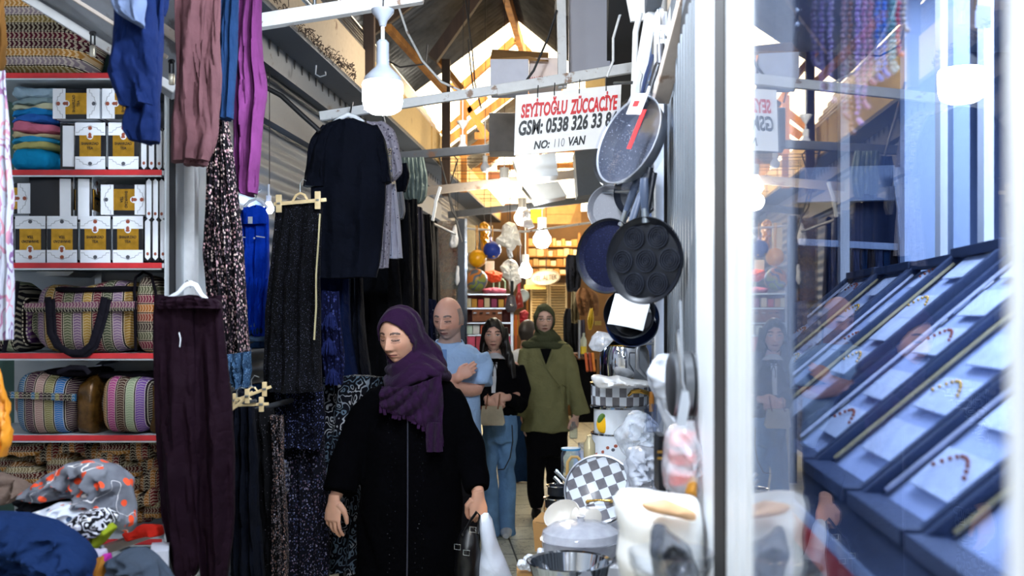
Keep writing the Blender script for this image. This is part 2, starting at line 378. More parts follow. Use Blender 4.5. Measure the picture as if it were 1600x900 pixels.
# timbers
def timber(name, a, b, w, h, m, label, cat='beam', group=None): return one(name, G().beam(a, b, w, h), m, label, cat, group, smooth=False)
rg = [LF(Y0+.1, -.86, 4.56), LF(Y1-1.4, -.86, 4.52)]
tag(obj('trim_7', G().beam(rg[0], rg[1], .06, .12), m_wood, None, False), kind='structure')
g = G()
for y in (12.0, 13.2, 14.6):
    g = G(); z = 0 if y < 11 else -.14
    g.beam(LF(y, -1.85, 3.78+z), LF(y, -.86, 4.52+z), .05, .09); g.beam(LF(y, .26, 3.62+z), LF(y, -.86, 4.52+z), .05, .09)
    if y > 11: g.beam(LF(y, -1.5, 3.86+z), LF(y, -.2, 3.9+z), .04, .08); g.beam(LF(y, -.86, 3.9+z), LF(y, -.86, 4.45+z), .05, .05)
    tag(obj('trim_%d' % (int(y)), g, m_wood, None, False), kind='structure')
for y in (5.4, 7.9):
    g = G().beam(LF(y, -1.85, 3.80), LF(y, -.86, 4.54), .05, .10); g.beam(LF(y, .26, 3.64), LF(y, -.86, 4.54), .05, .10)
    tag(obj('trim_%d' % int(y+20), g, m_darkwood, None, False), kind='structure')
# open brackets and posts
timber('roof_post', LF(6.5, -1.50, 2.98), LF(6.5, -1.50, 4.05), .07, .07, m_darkwood, 'dark weathered timber post left of the big lit bulb', 'post')
timber('roof_post', LF(9.5, -1.46, 2.7), LF(9.5, -1.46, 4.0), .08, .08, m_darkwood, 'dark timber post behind and right of the big bulb', 'post')
timber('brace', P(606, 42, 7.4), P(694, 140, 8.6), .05, .05, m_wood, 'brown diagonal brace sloping down behind the big bulb', 'brace')
timber('brace', P(668, 72, 9.8), P(722, 140, 9.9), .07, .05, m_wood, 'orange timber brace under the bright roof gap, left side', 'brace')
timber('rafter', P(676, 92, 8.2), P(756, -20, 8.2), .09, .09, m_darkwood, 'dark rafter rising to the ridge under the left roof sheets', 'rafter')
timber('roof_strut', P(722, 136, 11.9), P(804, 62, 11.9), .10, .08, m_wood, 'golden timber strut rising to the peak from the left under the bright gap', 'strut')
timber('roof_strut', P(880, 140, 11.9), P(806, 62, 11.9), .10, .08, m_wood, 'golden timber strut rising to the peak from the right behind the cartons', 'strut')
timber('roof_strut', P(724, 160, 11), P(724, 300, 11), .10, .08, m_wood, 'upright golden timber below the cone lampholder', 'strut')
for a, b, k in (((690, 210), (760, 150), 'leaning golden timber left of the grey box stack'), ((706, 130), (762, 215), 'golden timber crossing behind the cone lampholder')):
    timber('roof_strut', P(*a, 11.4), P(*b, 11.4), .07, .07, m_wood, k, 'strut')
# cross bars over the aisle
timber('cross_beam', P(396, 36, 3.9), P(660, -6, 4.0), .05, .055, m_whitebar, 'chipped white bar crossing at the top above the big bulb', 'beam')
cb = thing('cross_beam', 'chipped white tube carrying the white shop sign', 'beam', P(700, 150, 4.9))
obj('tube', G().beam(P(500, 182, 4.9), P(778, 140, 4.9), .03, .045), m_whitebar, cb, False); obj('tube', G().beam(P(776, 141, 4.9), P(1006, 103, 4.9), .035, .05), m_whitebar, cb, False)
timber('cross_beam', P(560, 250, 6.6), P(930, 218, 6.6), .04, .055, m_steeldark, 'dark steel bar crossing behind the lower edge of the shop sign', 'beam')
timber('cross_beam', P(655, 300, 8.4), P(950, 266, 8.4), .04, .07, m_tanbar, 'grey bar crossing below the shiny hanging sheets', 'beam')
timber('cross_beam', P(700, 336, 10.5), P(950, 308, 10.5), .04, .07, m_steeldark, 'farthest dark bar crossing above the white bags', 'beam')
one('hanging_cable', G().tube([P(690, 352, 10), P(740, 358, 10), P(820, 362, 10), P(880, 354, 10), P(935, 346, 10)], .012), m_whitebar, 'pale sagging cable under the farthest cross bar', 'cable')
# post in the sign's corner, hanging panels and the right eave
timber('hanger_post', P(876, -40, 4.95), P(879, 138, 4.95), .045, .045, m_whitebar, 'chipped whitish post meeting the sign bar above the sign', 'post')
def panel(name, pts, Y, th, m, label, cat='panel'): return one(name, G().prism([P(x, y, Y) for x, y in pts], (0, th, 0)), m, label, cat, smooth=False)
panel('ceiling_board', [(888, -40), (961, -40), (953, 106), (889, 117)], 5.2, .03, plain('grey_board', '#9a9ba6', .6, var=.08, sc=3), 'large plain grey board hanging above the shop sign')
panel('hanging_board', [(974, -30), (1006, -30), (1014, 30), (986, 33)], 3.9, .02, m_white, 'stained white board at the top right above the pans', 'board')
panel('duct_panel', [(801, 247), (868, 238), (872, 274), (812, 280)], 7.6, .3, m_steel, 'shiny sheet metal panel right under the shop sign')
panel('duct_panel', [(816, 290), (872, 283), (886, 306), (836, 316)], 9.2, .3, m_steel, 'shiny sheet metal panel lower under the sign above the far bar')
panel('duct_panel', [(898, 236), (960, 228), (960, 300), (903, 306)], 8.0, .3, m_wallgrey, 'matt grey sheet box left of the hanging pans')
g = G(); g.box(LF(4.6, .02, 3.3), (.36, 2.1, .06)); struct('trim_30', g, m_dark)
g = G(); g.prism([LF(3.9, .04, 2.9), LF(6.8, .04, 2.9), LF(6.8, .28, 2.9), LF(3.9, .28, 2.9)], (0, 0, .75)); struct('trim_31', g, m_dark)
g = G(); g.prism([LF(7.2, -.1, 3.05), LF(16, -.1, 3.05), LF(16, .28, 3.05), LF(7.2, .28, 3.05)], (0, 0, .45)); struct('trim_32', g, m_fascia_lit)
# right stall uprights
timber('stall_post', P(1032, 570, 3.42), P(1032, 20, 3.42), .04, .04, m_white, 'white square post right of the hanging pans', 'post')
timber('stall_post', P(1044.5, 560, 3.36), P(1044.5, 110, 3.36), .016, .03, m_dark, 'thin black strip for the shaded gap between the white post and the ribbed shutter', 'post')  # black bar stands in for the dark of the gap beside the shutter
timber('awning_bar', P(1032, 156, 3.1), P(1082, -30, 2.7), .05, .035, m_tanbar, 'beige bar slanting up from the padlock beside the shutter', 'bar')
timber('awning_bar', P(992, 165, 3.6), P(1026, -30, 3.4), .035, .03, m_whitebar, 'grey white bar slanting up to the right of the grey board', 'bar')
timber('awning_bar', P(1045, 60, 3.3), P(1060, -30, 3.2), .02, .03, m_white, 'short white bar slanting behind the padlock', 'bar')
one('bent_tube', G().tube([P(972, 190, 3.9), P(990, 150, 3.9), P(992, 90, 3.9), P(993, 50, 3.9), P(1000, 20, 3.9)], .012), m_whitebar, 'bent grey tube beside the white board above the pans', 'tube')
one('cable', G().tube([P(948, 120, 4.4), P(958, 95, 4.4), (P(958, 60, 4.4)), P(968, 25, 4.4), P(984, -8, 4.4)], .006), m_whitebar, 'pale cable looping in the dark gap by the grey board', 'cable')
pl = thing('padlock', 'grey cylinder padlock hanging at the top right above the pans', 'padlock', P(1033, 98, 3.0))
obj('hasp', G().box(P(1034, 50, 3.02), (.045, .01, .04), bev=.003), m_white, pl)
obj('shackle', G().tube([P(1029, 74, 3.0), P(1029, 52, 3.0), P(1033, 48, 3.0), P(1037, 52, 3.0), P(1037, 74, 3.0)], .0035), metal('chrome', '#dfe3e8', .15), pl)
obj('lock_body', G().lathe([(.0, 0), (.0125, 0), (.0125, .055), (.011, .058), (0, .058)], P(1032, 99, 3.0)), plain('padlock_grey', '#55565c', .4, .6), pl)
lk = thing('bolt_plate', 'small white sliding bolt above the padlock', 'bolt', P(1031, 40, 3.35)); obj('plate', G().box(P(1031, 28, 3.38), (.022, .01, .06), bev=.002), m_white, lk); obj('rod', G().tube([P(1031, 12, 3.36), P(1031, 44, 3.36)], .004), m_steel, lk)
# folded ribbed shutter along the shop line
def shutter():
    g = G(); n = 14; pts = []
    for k in range(n*4+1):
        y = 2.06+(3.34-2.06)*k/(n*4); x = .0928*y+.243; pts.append((x-(.030 if (k//2) % 2 else 0), y))
    fn = lambda u, v: V((pts[round(u*(len(pts)-1))][0], pts[round(u*(len(pts)-1))][1], .02+v*2.33)); g.sheet(fn, len(pts)-1, 1, .004); return g
sh = thing('folding_shutter', 'grey ribbed folding metal shutter right of the pans', 'shutter', (.4, 2.5, 0)); m_shut = plain('shutter_paint', '#5f656c', .45, .2, .1, 4)
obj('slats', shutter(), m_shut, sh, False); obj('top_rail', G().beam((.0928*2.06+.24, 2.06, 2.38), (.0928*3.34+.24, 3.34, 2.38), .05, .06), m_dark, sh, False)
obj('housing', G().beam((.0928*2.06+.25, 2.06, 2.5), (.0928*3.34+.25, 3.34, 2.5), .07, .18), m_shut, sh, False)
# wires under the roof
m_wire = plain('black_cable', '#1a1a1c', .5)
for k, (pts, Y, lab) in enumerate([
    ([(733, -10), (732, 40), (738, 80), (742, 130), (752, 170)], 7.5, 'black cable dropping from the ridge to the far beams'),
    ([(726, -10), (735, 60), (731, 62), (736, 110), (741, 150)], 7.4, 'second black cable tangled beside the dropping cable'),
    ([(620, 2), (636, 50), (660, 95), (690, 128), (720, 142)], 5.0, 'pale cable sloping from the top bar down to the sign bar'),
    ([(870, 16), (856, 60), (834, 110), (818, 132)], 4.9, 'thin dark rod slanting in front of the white carton'),
    ([(400, 128), (440, 150), (470, 178), (500, 205)], 4.6, 'thick black cable sagging along the left stalls'),
    ([(590, 60), (596, 90), (625, 105), (665, 100), (668, 70)], 6.5, 'thin looped wire hanging beside the big bulb'),
    ([(700, 232), (715, 250), (700, 300), (706, 330), (716, 345)], 8.6, 'thin wire hanging at the left end of the grey bar')]):
    one('cable', G().tube([P(x, y, Y) for x, y in pts], .006 if k != 4 else .012), m_wire if k not in (2,) else m_whitebar, lab, 'cable')
g = G()
rnd = random.Random(3)
for k in range(260):          # twigs and dust caught along the fascia edge
    t = rnd.random(); y = 4.25+t*1.9; z = 3.0+rnd.uniform(.0, .05)+.01*math.sin(9*t); a = LF(y, -1.50+rnd.uniform(-.01, .03), z); d = V((rnd.uniform(-1, 1), rnd.uniform(-1, 1), rnd.uniform(-.8, .8))).normalized()*rnd.uniform(.012, .035)
    g.tube([a, a+d*.5+V((0, 0, .006)), a+d], .0022, 5)
tag(obj('nest_twigs', g, plain('twig', '#4c3d33', .9), None, False), 'grey tangle of twigs and dust along the fascia edge at upper left', 'twigs', kind='stuff')
one('hook', G().tube([P(494, 102, 5.6), P(493, 116, 5.6), P(500, 120, 5.6), P(509, 117, 5.6), P(508, 112, 5.6)], .004), m_white, 'small white wire hook under the fascia edge', 'hook')
# ---------------------------------------------------------------- lamps
m_lamp = glow('lit_bulb', (.86, .93, 1.0), 26); m_big = glow('blazing_bulb', (.78, .88, 1.0), 120); m_hous = plain('grey_white_housing', '#7f858f', .5, var=.03); m_lampw = glow('warm_lit_bulb', (1, .93, .8), 14); m_cer = plain('white_plastic', '#dfe1e0', .4, var=.04); m_frost = plain('frosted_unlit_bulb', '#cfd3dc', .25, var=.03)
def gx(s_, Y): return s_/F*Y
B = P(598, 178, 3.3)
bl = thing('led_bulb', 'big blazing cold white bulb hanging at the top beside the black T-shirt', 'lamp', P(598, 180, 3.3))
pf = [(0, 0), (.040, .003), (.060, .016), (.066, .04), (.067, .095), (.064, .104)]
obj('diffuser', G().lathe(pf, B), m_big, bl)
obj('housing', G().lathe([(.064, .103), (.060, .12), (.035, .145), (.024, .155), (.021, .165), (.021, .2), (0, .2)], B), m_hous, bl)
obj('socket', G().lathe([(0, .195), (.020, .195), (.021, .235), (.012, .245), (0, .245)], B), m_hous, bl)
obj('stem', G().tube([B+V((0, 0, .24)), B+V((0, 0, .30))], .006), m_cer, bl)
obj('cone_cap', G().lathe([(0, .29), (.010, .29), (.016, .31), (.036, .335), (.038, .345), (0, .345)], B), m_hous, bl)
obj('cord', G().tube([B+V((0, 0, .34)), B+V((.002, 0, .37)), B+V((0, 0, .46))], .003), m_wire, bl)
def small_bulb(x, y, Y, r, lit, label, cone=True, power=0, col=(1, .9, .72), cord=.3):
    c = P(x, y, Y); t = thing('hanging_bulb', label, 'lamp', c-V((0, 0, r)))
    obj('bulb', G().lathe([(0, -r), (r*.6, -r*.85), (r*.97, -r*.25), (r*.97, r*.2), (r*.6, r*.85), (r*.42, r*1.3), (0, r*1.3)], c, 18), lit or m_frost, t)
    obj('socket', G().lathe([(0, r*1.2), (r*.5, r*1.2), (r*.52, r*2.4), (0, r*2.4)], c, 14), m_cer, t)
    top = r*2.4
    if cone: obj('cone_cap', G().lathe([(0, r*3.4), (r*.2, r*3.4), (r*1.0, r*4.6), (r*1.05, r*4.8), (0, r*4.8)], c, 16), m_cer, t)
    obj('cord', G().tube([c+V((0, 0, top)), c+V((0, 0, top+cord))], .005), m_cer, t)
    if power: light('bulb_light', 'POINT', c-V((0, 0, r*1.6)), power, col, r)
    return t
small_bulb(723, 233, 7.2, .042, None, 'unlit frosted bulb under a cone cap left of the shop sign')
small_bulb(758, 262, 8.2, .040, None, 'unlit frosted bulb lower right of the cone capped one', False)
small_bulb(788, 296, 8.3, .075, m_lampw, 'lit wide bulb under the grey cross bar', False, 40, cord=.1)
small_bulb(816, 340, 10.4, .085, m_lampw, 'lit bulb under the farthest cross bar among white bags', False, 40, cord=.15)
small_bulb(847, 374, 11, .10, m_lamp, 'cold lit flat lamp above the far shelf of cartons', True, 45, (.85, .93, 1), cord=.2)
small_bulb(821, 424, 12.2, .085, m_lamp, 'low lit bulb left of the oval sign', False, 10, (.9, .95, 1), cord=.4)
small_bulb(420, 326, 5.2, .028, m_lamp, 'tiny cold lit lamp beside the blue dress', False, 10, (.6, .78, 1), cord=.06)
for x, y, Y in ((760, 300, 15), (860, 330, 15.5), (905, 330, 14)):
    light('stall_fill_light', 'POINT', P(x, y, Y), 95, WARM, .08)  # added warm lights without fixtures, to brighten the far end
# ---------------------------------------------------------------- shop sign
def sign():
    Y = 4.82; ul, ur, lr, ll = P(806, 149, Y), P(971, 132, Y), P(967, 229, Y), P(803, 243, Y)
    t = thing('shop_sign', 'white shop sign with red and black lettering hanging over the aisle', 'sign', (ll+lr)/2)
    obj('board', G().prism([ul, ur, lr, ll], (0, .012, 0)), plain('sign_board', '#e6e4e2', .5, var=.03), t, False)
    rt = (ur-ul).normalized(); up = (ul-ll).normalized(); red = plain('sign_red', '#c41219', .5, var=.05); blk = plain('sign_black', '#0c0c10', .5)
    def word(s_, x0, x1, yc, hgt, m, bold=.02, sh_=.25):
        g = G(); y_ = yc; c = P((x0+x1)/2, y_, Y)-V((0, .003, 0)); text_mesh(g, s_, (x1-x0)/F*Y, hgt/F*Y, c, rt, up, .003, sh_, bold); obj('lettering', g, m, t, False)
    word('SEYİTOĞLU', 814, 887, 167, 29, red, .036, .12); word('ZÜCCACİYE', 891, 965, 160, 31, red, .036, .12)
    word('GSM: 0538 326 33 84', 810, 964, 193, 24, blk, .033, .14); word('NO:', 834, 859, 226, 13, blk, .03, .2); word('VAN', 888, 915, 220, 14, blk, .03, .2); word('110', 866, 882, 223, 13, plain('faded_ink', '#77777c', .6), -.01, .1)
    for x, a in ((840, 149), (866, 146), (905, 143), (947, 139)): obj('hook', G().tube([P(x, a+3, Y-.004), P(x, a-2, Y-.006), P(x+1, 133-.145*(x-836), Y+.07)], .0025), m_wire, t)
sign()
# cartons on the roof beam
def open_carton(name, x0, x1, y0, y1, Y, label, m1, m2, dep=.25):
    a, b = P(x0, y1, Y), P(x1, y0, Y); w, h = b.x-a.x, b.z-a.z; c = V(((a.x+b.x)/2, Y+dep/2, a.z)); t = thing(name, label, 'box', c)
    obj('box_body', G().box(c+V((0, 0, h/2)), (w, dep, h), bev=.004), m1, t, False)
    return t, c, w, h
m_card = plain('brown_card', '#a47a48', .8, var=.1, sc=5); m_wcard = plain('white_card', '#b8bac6', .7, var=.05)
t, c, w, h = open_carton('carton', 766, 826, 92, 137, 5.1, 'white carton with an open brown flap on the bar left of the sign', m_wcard, m_card)
obj('flap', G().prism([P(766, 92, 5.1), P(826, 88, 5.1), P(857, 96, 5.14), P(857, 82, 5.5), P(769, 77, 5.5)], (0, .006, 0.001)), m_card, t, False)
t, c, w, h = open_carton('carton', 827, 880, 90, 130, 5.2, 'pale carton with faint pink print beside the open flap carton', plain('pink_print_card', '#e6d4cc', .7, var=.06), m_card)
g = G(); text_mesh(g, 'MAXX', .07, .03, P(838, 124, 5.195), (1, 0, .1), (0, 0, 1), .002); obj('lettering', g, plain('pink_ink', '#cf6f66', .7), t, False)
t, c, w, h = open_carton('carton', 764, 806, 176, 236, 6.3, 'grey carton stacked behind the left edge of the shop sign', plain('grey_card', '#77736f', .8), m_card)
# ================================================================ cloth bodies
def puff(g, pts, Y, front=.06, back=.03, seed=0, amp=.012, sc=14, nt=84, ns=16, ridge=True, ctr=None, tiltz=0):
    """a crumpled body whose outline, seen at distance Y, is pts; it bulges towards and away from the aisle"""
    pts = [V((p[0], p[1], 0)) for p in pts]; A_ = 0; cx = cy = 0
    for i in range(len(pts)):
        a, b = pts[i], pts[(i+1) % len(pts)]; k = a.x*b.y-b.x*a.y; A_ += k; cx += (a.x+b.x)*k; cy += (a.y+b.y)*k
    c = V((cx/3/A_, cy/3/A_, 0)) if ctr is None else V((ctr[0], ctr[1], 0)); B_ = []
    for k in range(nt):
        th = 2*PI*k/nt; d = V((math.cos(th), math.sin(th), 0)); best = 1
        for i in range(len(pts)):
            a, b = pts[i]-c, pts[(i+1) % len(pts)]-c; e = b-a; den = d.x*e.y-d.y*e.x
            if abs(den) < 1e-9: continue
            t = (a.x*e.y-a.y*e.x)/den; u = (a.x*d.y-a.y*d.x)/den
            if t > 0 and -1e-6 <= u <= 1+1e-6: best = max(best, t)
        B_.append(best)
    B_ = [(B_[k-1]+2*B_[k]+B_[(k+1) % nt])/4 for k in range(nt)]
    off = V((seed*3.7, seed*1.3, seed*2.1)); rings = []
    def pt(k, s_, side):
        th = 2*PI*k/nt; q = P(c.x+math.cos(th)*B_[k]*s_, c.y+math.sin(th)*B_[k]*s_, Y); h = math.sqrt(max(0, 1-s_*s_))
        n1 = mnoise.noise(q*sc+off); n2 = mnoise.noise(q*sc*2.3+off)
        r_ = ((1-abs(n1)*2.2)+.5*(1-abs(n2)*2)) if ridge else n1+.5*n2
        q.y += (-front*h-amp*r_*(.25+.9*h)-amp*.8*(1-3*abs(mnoise.noise(q*sc*1.7+off*3)))*h) if side > 0 else (back*h+amp*.3)
        q.z += tiltz*(-front*h if side > 0 else back*h)
        q.x += amp*.5*mnoise.noise(q*sc*1.2+off*2); return q
    seq = [(math.sin(PI/2*i/ns), 1) for i in range(1, ns+1)]+[(math.sin(PI/2*i/5), -1) for i in range(5, 0, -1)]
    for s_, side in seq: rings.append([pt(k, max(.02, s_), side) for k in range(nt)])
    return g.rings(rings)
def slab(g, x0, x1, y0, y1, Y, dep, seed=0, wav=.5, n=26, m=20, dip=None):
    """a soft folded cloth or bag lying between px rows y0 (top) and y1 (bottom); dip(u) lowers the top along its length"""
    rs = []; rnd = random.Random(seed); ph = rnd.uniform(0, 6)
    for i in range(n+1):
        u = i/n; x = x0+(x1-x0)*u; e = (1-abs(2*u-1)**5)**.5 if 0 < u < 1 else .25
        top = y0+(dip(u) if dip else 0)+wav*2*math.sin(5*u+ph); cy = (top+y1)/2; h = (y1-top)/2*max(.35, e); ring = []
        for j in range(m):
            a = 2*PI*j/m; ca, sa = math.cos(a), math.sin(a); s1 = math.copysign(abs(ca)**.45, ca); s2 = math.copysign(abs(sa)**.55, sa)
            p = P(x, cy-h*s2, Y); p.z = P(x, cy-h*s2, Y).z; p.y = Y+dep/2-dep/2*s1*max(.6, e)+.004*mnoise.noise(V((x*.05, j, seed)))
            p.z += .0035*wav*mnoise.noise(V((x*.08+seed, s1*2, s2)))
            ring.append(p)
        rs.append(ring)
    return g.rings(rs)
SY = 3.45
m_red = plain('red_shelf_edge', '#b8262b', .4, var=.12, sc=30); m_shelf = plain('shelf_white', '#b9bfc4', .5, .1, .08, 4); m_alu = metal('aluminium_edge', '#c9cdd2', .35)
def shelf_unit():
    x0, x1 = P(-70, 0, SY).x, P(256, 0, SY).x; t = thing('shelf_unit', 'white shop shelving with red front edges holding tea boxes and woven bags', 'shelf', ((x0+x1)/2, SY+.2, 0))
    obj('back_panel', G().box(((x0+x1)/2, SY+.42, 1.6), (x1-x0, .02, 3.2)), m_shelf, t, False)
    obj('side_panel', G().box((x1+.012, SY+.21, 1.55), (.02, .42, 3.1)), m_shelf, t, False)
    obj('corner_trim', G().box((x1+.03, SY-.0, 1.55), (.016, .02, 3.1)), m_dark, t, False)
    for k, y in enumerate((119, 270, 415, 556, 684, 846)):
        z = P(0, y, SY).z; s_ = obj('shelf', G().box(((x0+x1)/2, SY+.2, z), (x1-x0, .4, .016)), m_shelf, t, False)
        obj('front_edge', G().box(((x0+x1)/2, SY-.006, z), (x1-x0-.01, .008, .019), bev=.002), m_red, s_, False)
        obj('edge_trim', G().box(((x0+x1)/2, SY-.006, z-.0125), (x1-x0-.01, .010, .005)), m_alu, s_, False)
    for x in (-8, 155): obj('bracket_post', G().box(P(x, 400, SY+.38)+V((0, 0, -.2)), (.025, .02, 2.9)), m_alu, t, False)
    for x, y in ((98, 128), (112, 280), (56, 424), (98, 564)):
        obj('bracket', G().prism([P(x, y, SY+.15), P(x+60, y, SY+.15), P(x+50, y+7, SY+.15), P(x+14, y+7, SY+.15)], (0, .2, 0)), m_shelf, t, False)
shelf_unit()
# ---- tea boxes
m_tb = plain('black_gloss_card', '#0d0e14', .25, var=.05); m_tw = plain('white_gloss_card', '#dfe3ea', .3, var=.03); m_gold = plain('gold_foil', '#b8892c', .28, .85, .25, 40, .1); m_ink = plain('grey_print', '#4a4d55', .5); m_face = plain('emblem_brown', '#8d4630', .5)
BW, BH, BD = .106, .162, .056
def tea_proto():
    t = thing('tea_box', 'x', 'box'); f = -BD/2
    obj('carton_body', G().box((0, 0, 0), (BW, BD, BH), bev=.0015), m_tb, t)
    obj('gold_panel', G().box((0, f-.0006, 0), (.074, .0016, .074)), m_gold, t, False)
    for s_ in (1, -1):
        z0, z1 = s_*BH/2, s_*.037
        g = G().box((0, f-.0005, (z0+z1)/2), (BW-.001, .0014, abs(z0-z1))); g.box((0, 0, z0-s_*.0003), (BW-.001, BD-.001, .001))
        w = obj('white_panel', g, m_tw, t, False)
        pts = [(-.05, .020), (-.038, .020), (-.036, .028), (-.026, .030), (-.024, .037), (-.012, .039), (0, .046), (.012, .039), (.024, .037), (.026, .030), (.036, .028), (.038, .020), (.05, .020)]
        obj('ornament_line', G().tube([(x, f-.0014, s_*(.028+z_*.95)) for x, z_ in pts], .0007, 5), m_ink, w)
        obj('emblem', G().lathe([(0, 0), (.007, 0), (.007, .001), (0, .001)], (0, f-.001, -s_*-.062), 14, Matrix.Rotation(R(90), 3, 'X')), m_ink if s_ < 0 else m_face, w)
    e = obj('portrait_oval', G().lathe([(0, 0), (.0115, 0), (.0115, .0012), (0, .0012)], (0, f-.0012, .036), 18, Matrix.Rotation(R(90), 3, 'X') @ Matrix.Diagonal((1, 1.25, 1))), m_tw, t)
    obj('figure', G().ball((0, f-.003, .038), (.006, .001, .008), 10, 6).ball((0, f-.003, .030), (.008, .001, .004), 10, 6), m_face, e)
    g = G(); text_mesh(g, 'SHAHRZAD', .060, .0095, (0, f-.002, .008), (1, 0, 0), (0, 0, 1), .001, 0, .02); text_mesh(g, 'TEA', .022, .0095, (0, f-.002, -.008), (1, 0, 0), (0, 0, 1), .001, 0, .02)
    obj('lettering', g, m_tb, t, False)
    for s_ in (-1, 1): obj('side_label', G().box((s_*(BW/2+.0003), 0, 0), (.001, BD-.018, BH-.02)), m_tw, t, False)
    return t
tp = tea_proto(); first = [True]
def tea(xc, yc, pose, label, Y=SY, turn=0, grp='tea boxes on the shelves'):
    rot = {'up': (0, 0, 0), 'down': (0, PI, 0), 'lie': (0, PI/2, 0), 'lie2': (0, -PI/2, 0), 'side': (0, 0, PI/2+.12), 'back': (0, 0, PI)}[pose]
    rot = (rot[0], rot[1], rot[2]+turn); c = P(xc, yc, Y+BD/2+.02)
    c = V((P(xc, yc, Y+.02).x, Y+BD/2+.02+(.03 if pose == 'side' else 0), P(xc, yc, Y+.02).z))
    if first[0]:
        first[0] = False; tp.location = c; tp.rotation_euler = rot; tp['label'] = label; tp['group'] = grp; return tp
    return dup(tp, c, label, grp, rot)
T_ = 'white and gold tea box '
tea(119, 162, 'lie2', T_+'lying flat, left one atop the upper shelf boxes')
tea(196, 162, 'lie2', T_+'lying flat, half behind the royal blue trousers')
tea(141, 228, 'up', T_+'standing on the upper shelf beside the folded cloths'); tea(193, 228, 'up', T_+'standing on the upper shelf under the blue trousers')
tea(103, 228, 'side', T_+'turned side-on right of the folded cloths')
tea(11, 310, 'lie', T_+'lying at the left end above the lower row'); tea(194, 312, 'lie', T_+'lying on its side above the two rightmost front boxes')
tea(69, 311, 'back', 'black backed tea box facing away above the lower row', turn=0); tea(98, 311, 'side', T_+'side-on, left one of the pair in the middle row'); tea(127, 311, 'side', T_+'side-on, right one of the pair in the middle row')
for x, s_, l in ((-3, 'down', 'cut by the left photo edge in the lower row'), (47.5, 'down', 'upside down, second from the left in the lower row'), (97, 'down', 'upside down in the middle of the lower row'), (149, 'up', 'upright, third from the right in the lower row'), (200, 'up', 'upright, largest lettering, right end of the lower row')):
    tea(x, 374, s_, T_+l)
def slim_proto():
    t = thing('slim_box', 'x', 'box'); w, d, h = .026, .09, .15
    obj('carton_body', G().box((0, 0, 0), (w, d, h), bev=.001), m_tb, t)
    obj('label_panel', G().prism([(-.009, -d/2-.001, -.062), (0, -d/2-.001, -.072), (.009, -d/2-.001, -.062), (.009, -d/2-.001, .062), (0, -d/2-.001, .072), (-.009, -d/2-.001, .062)], (0, .001, 0)), m_tw, t, False)
    obj('emblem', G().ball((0, -d/2-.001, -.05), (.005, .001, .006), 10, 6), m_face, t); return t
sp_ = slim_proto(); k = 0
for y, xs, nm in ((232, (224, 235, 246, 255), 'upper shelf'), (311, (232, 241, 250), 'middle row'), (374, (230, 241, 252), 'lower row')):
    for i, x in enumerate(xs):
        c = P(x, y, SY+.01); c.y = SY+.06+.006*i; l = 'slim black tea packet, %s from the left beside the boxes of the %s' % (('first', 'second', 'third', 'fourth')[i], nm)
        if k == 0: sp_.location = c; sp_['label'] = l; sp_['group'] = 'slim tea packets'
        else: dup(sp_, c, l, 'slim tea packets')
        k += 1
# ---- folded cloths on the upper shelf
cl = [('#8fa7b8', 132, 152, 'pale blue grey crumpled cloth on top of the folded stack'), ('#7f959c', 151, 162, 'grey green folded cloth second from the top of the stack'), ('#b5b69a', 160, 170, 'thin cream folded cloth above the bright blue one'),
      ('#1f77b4', 168, 180, 'upper blue folded cloth above the pink one'), ('#2b5fae', 178, 190, 'dark blue folded cloth directly on the pink one'), ('#c06a83', 188, 206, 'pink folded cloth in the blue stack'), ('#bcae8b', 205, 214, 'beige folded cloth directly under the pink one'),
      ('#2d8dbb', 212, 222, 'turquoise folded cloth under the beige one'), ('#a8a468', 220, 232, 'olive cream folded cloth above the lowest blue cloth'), ('#1488bb', 230, 264, 'thick turquoise cloth at the bottom of the stack')]
for k, (c, a, b, l) in enumerate(cl):
    r = random.Random(k); one('folded_cloth', slab(G(), 8, 84+r.uniform(-4, 6), a, b+1, SY+.04, .24, k, 1.6), fabric('cloth_'+c[1:], c, .8), l, 'cloth', 'folded cloths on the upper shelf')
# ---- kilim goods
K1 = ['#6d1f36', '#5d6246', '#7d5f80', '#b18a3e', '#701c35', '#4f5640', '#8a6d8c', '#a87f35']
k_v = kilim('woven_stripes_upright', K1, .27); k_h = kilim('woven_stripes_level', ['#8a3a2b', '#b06a2a', '#7b1f3f', '#5c5c44', '#3d2a28'], .16, 2)
k_top = kilim('woven_blanket', ['#4e1424', '#2a1b16', '#7d6a3a', '#8e7f86', '#a8783a', '#3c1220'], .17, 2, zf=40)
k_blue = kilim('woven_blue_stripes', ['#2f6a94', '#4b2340', '#b08a84', '#8a8350', '#1c6fb6', '#3d1b34', '#a3797c'], .235, zf=90); k_pink = kilim('woven_pink_stripes', ['#b98a58', '#b8488c', '#4c2c26', '#9fae8c', '#7a4fa0', '#2a1b20'], .19, zf=80)
k_br = kilim('woven_brown', ['#8a5522', '#2a1712', '#a4672a', '#6f2024', '#3a2418', '#b08a52'], .12, zf=60); k_br2 = kilim('woven_brown_level', ['#7a4a20', '#1d120e', '#b1762f', '#54201c', '#8a7a5a'], .10, 2, zf=60)
m_blackweb = fabric('black_webbing', '#15131a', .7); m_piping = fabric('black_piping', '#0e0b10')
one('woven_blanket', slab(G(), -40, 128, -60, 113, SY+.03, .30, 3, 3, dip=lambda u: 10*u), k_top, 'dark red and gold woven blankets folded on the top shelf', 'blanket')
one('green_panel', G().box(P(150, 60, SY+.33), (.12, .02, .42)), m_green, 'dull green panel at the right end of the top shelf', 'panel', smooth=False)
bag = thing('duffel_bag', 'large woven striped duffel bag with black handles on the middle shelf', 'bag', P(140, 552, SY+.1))
dipf = lambda u: (16*math.exp(-((u-.42)/.28)**2)+22*max(0, .12-u)/.12)
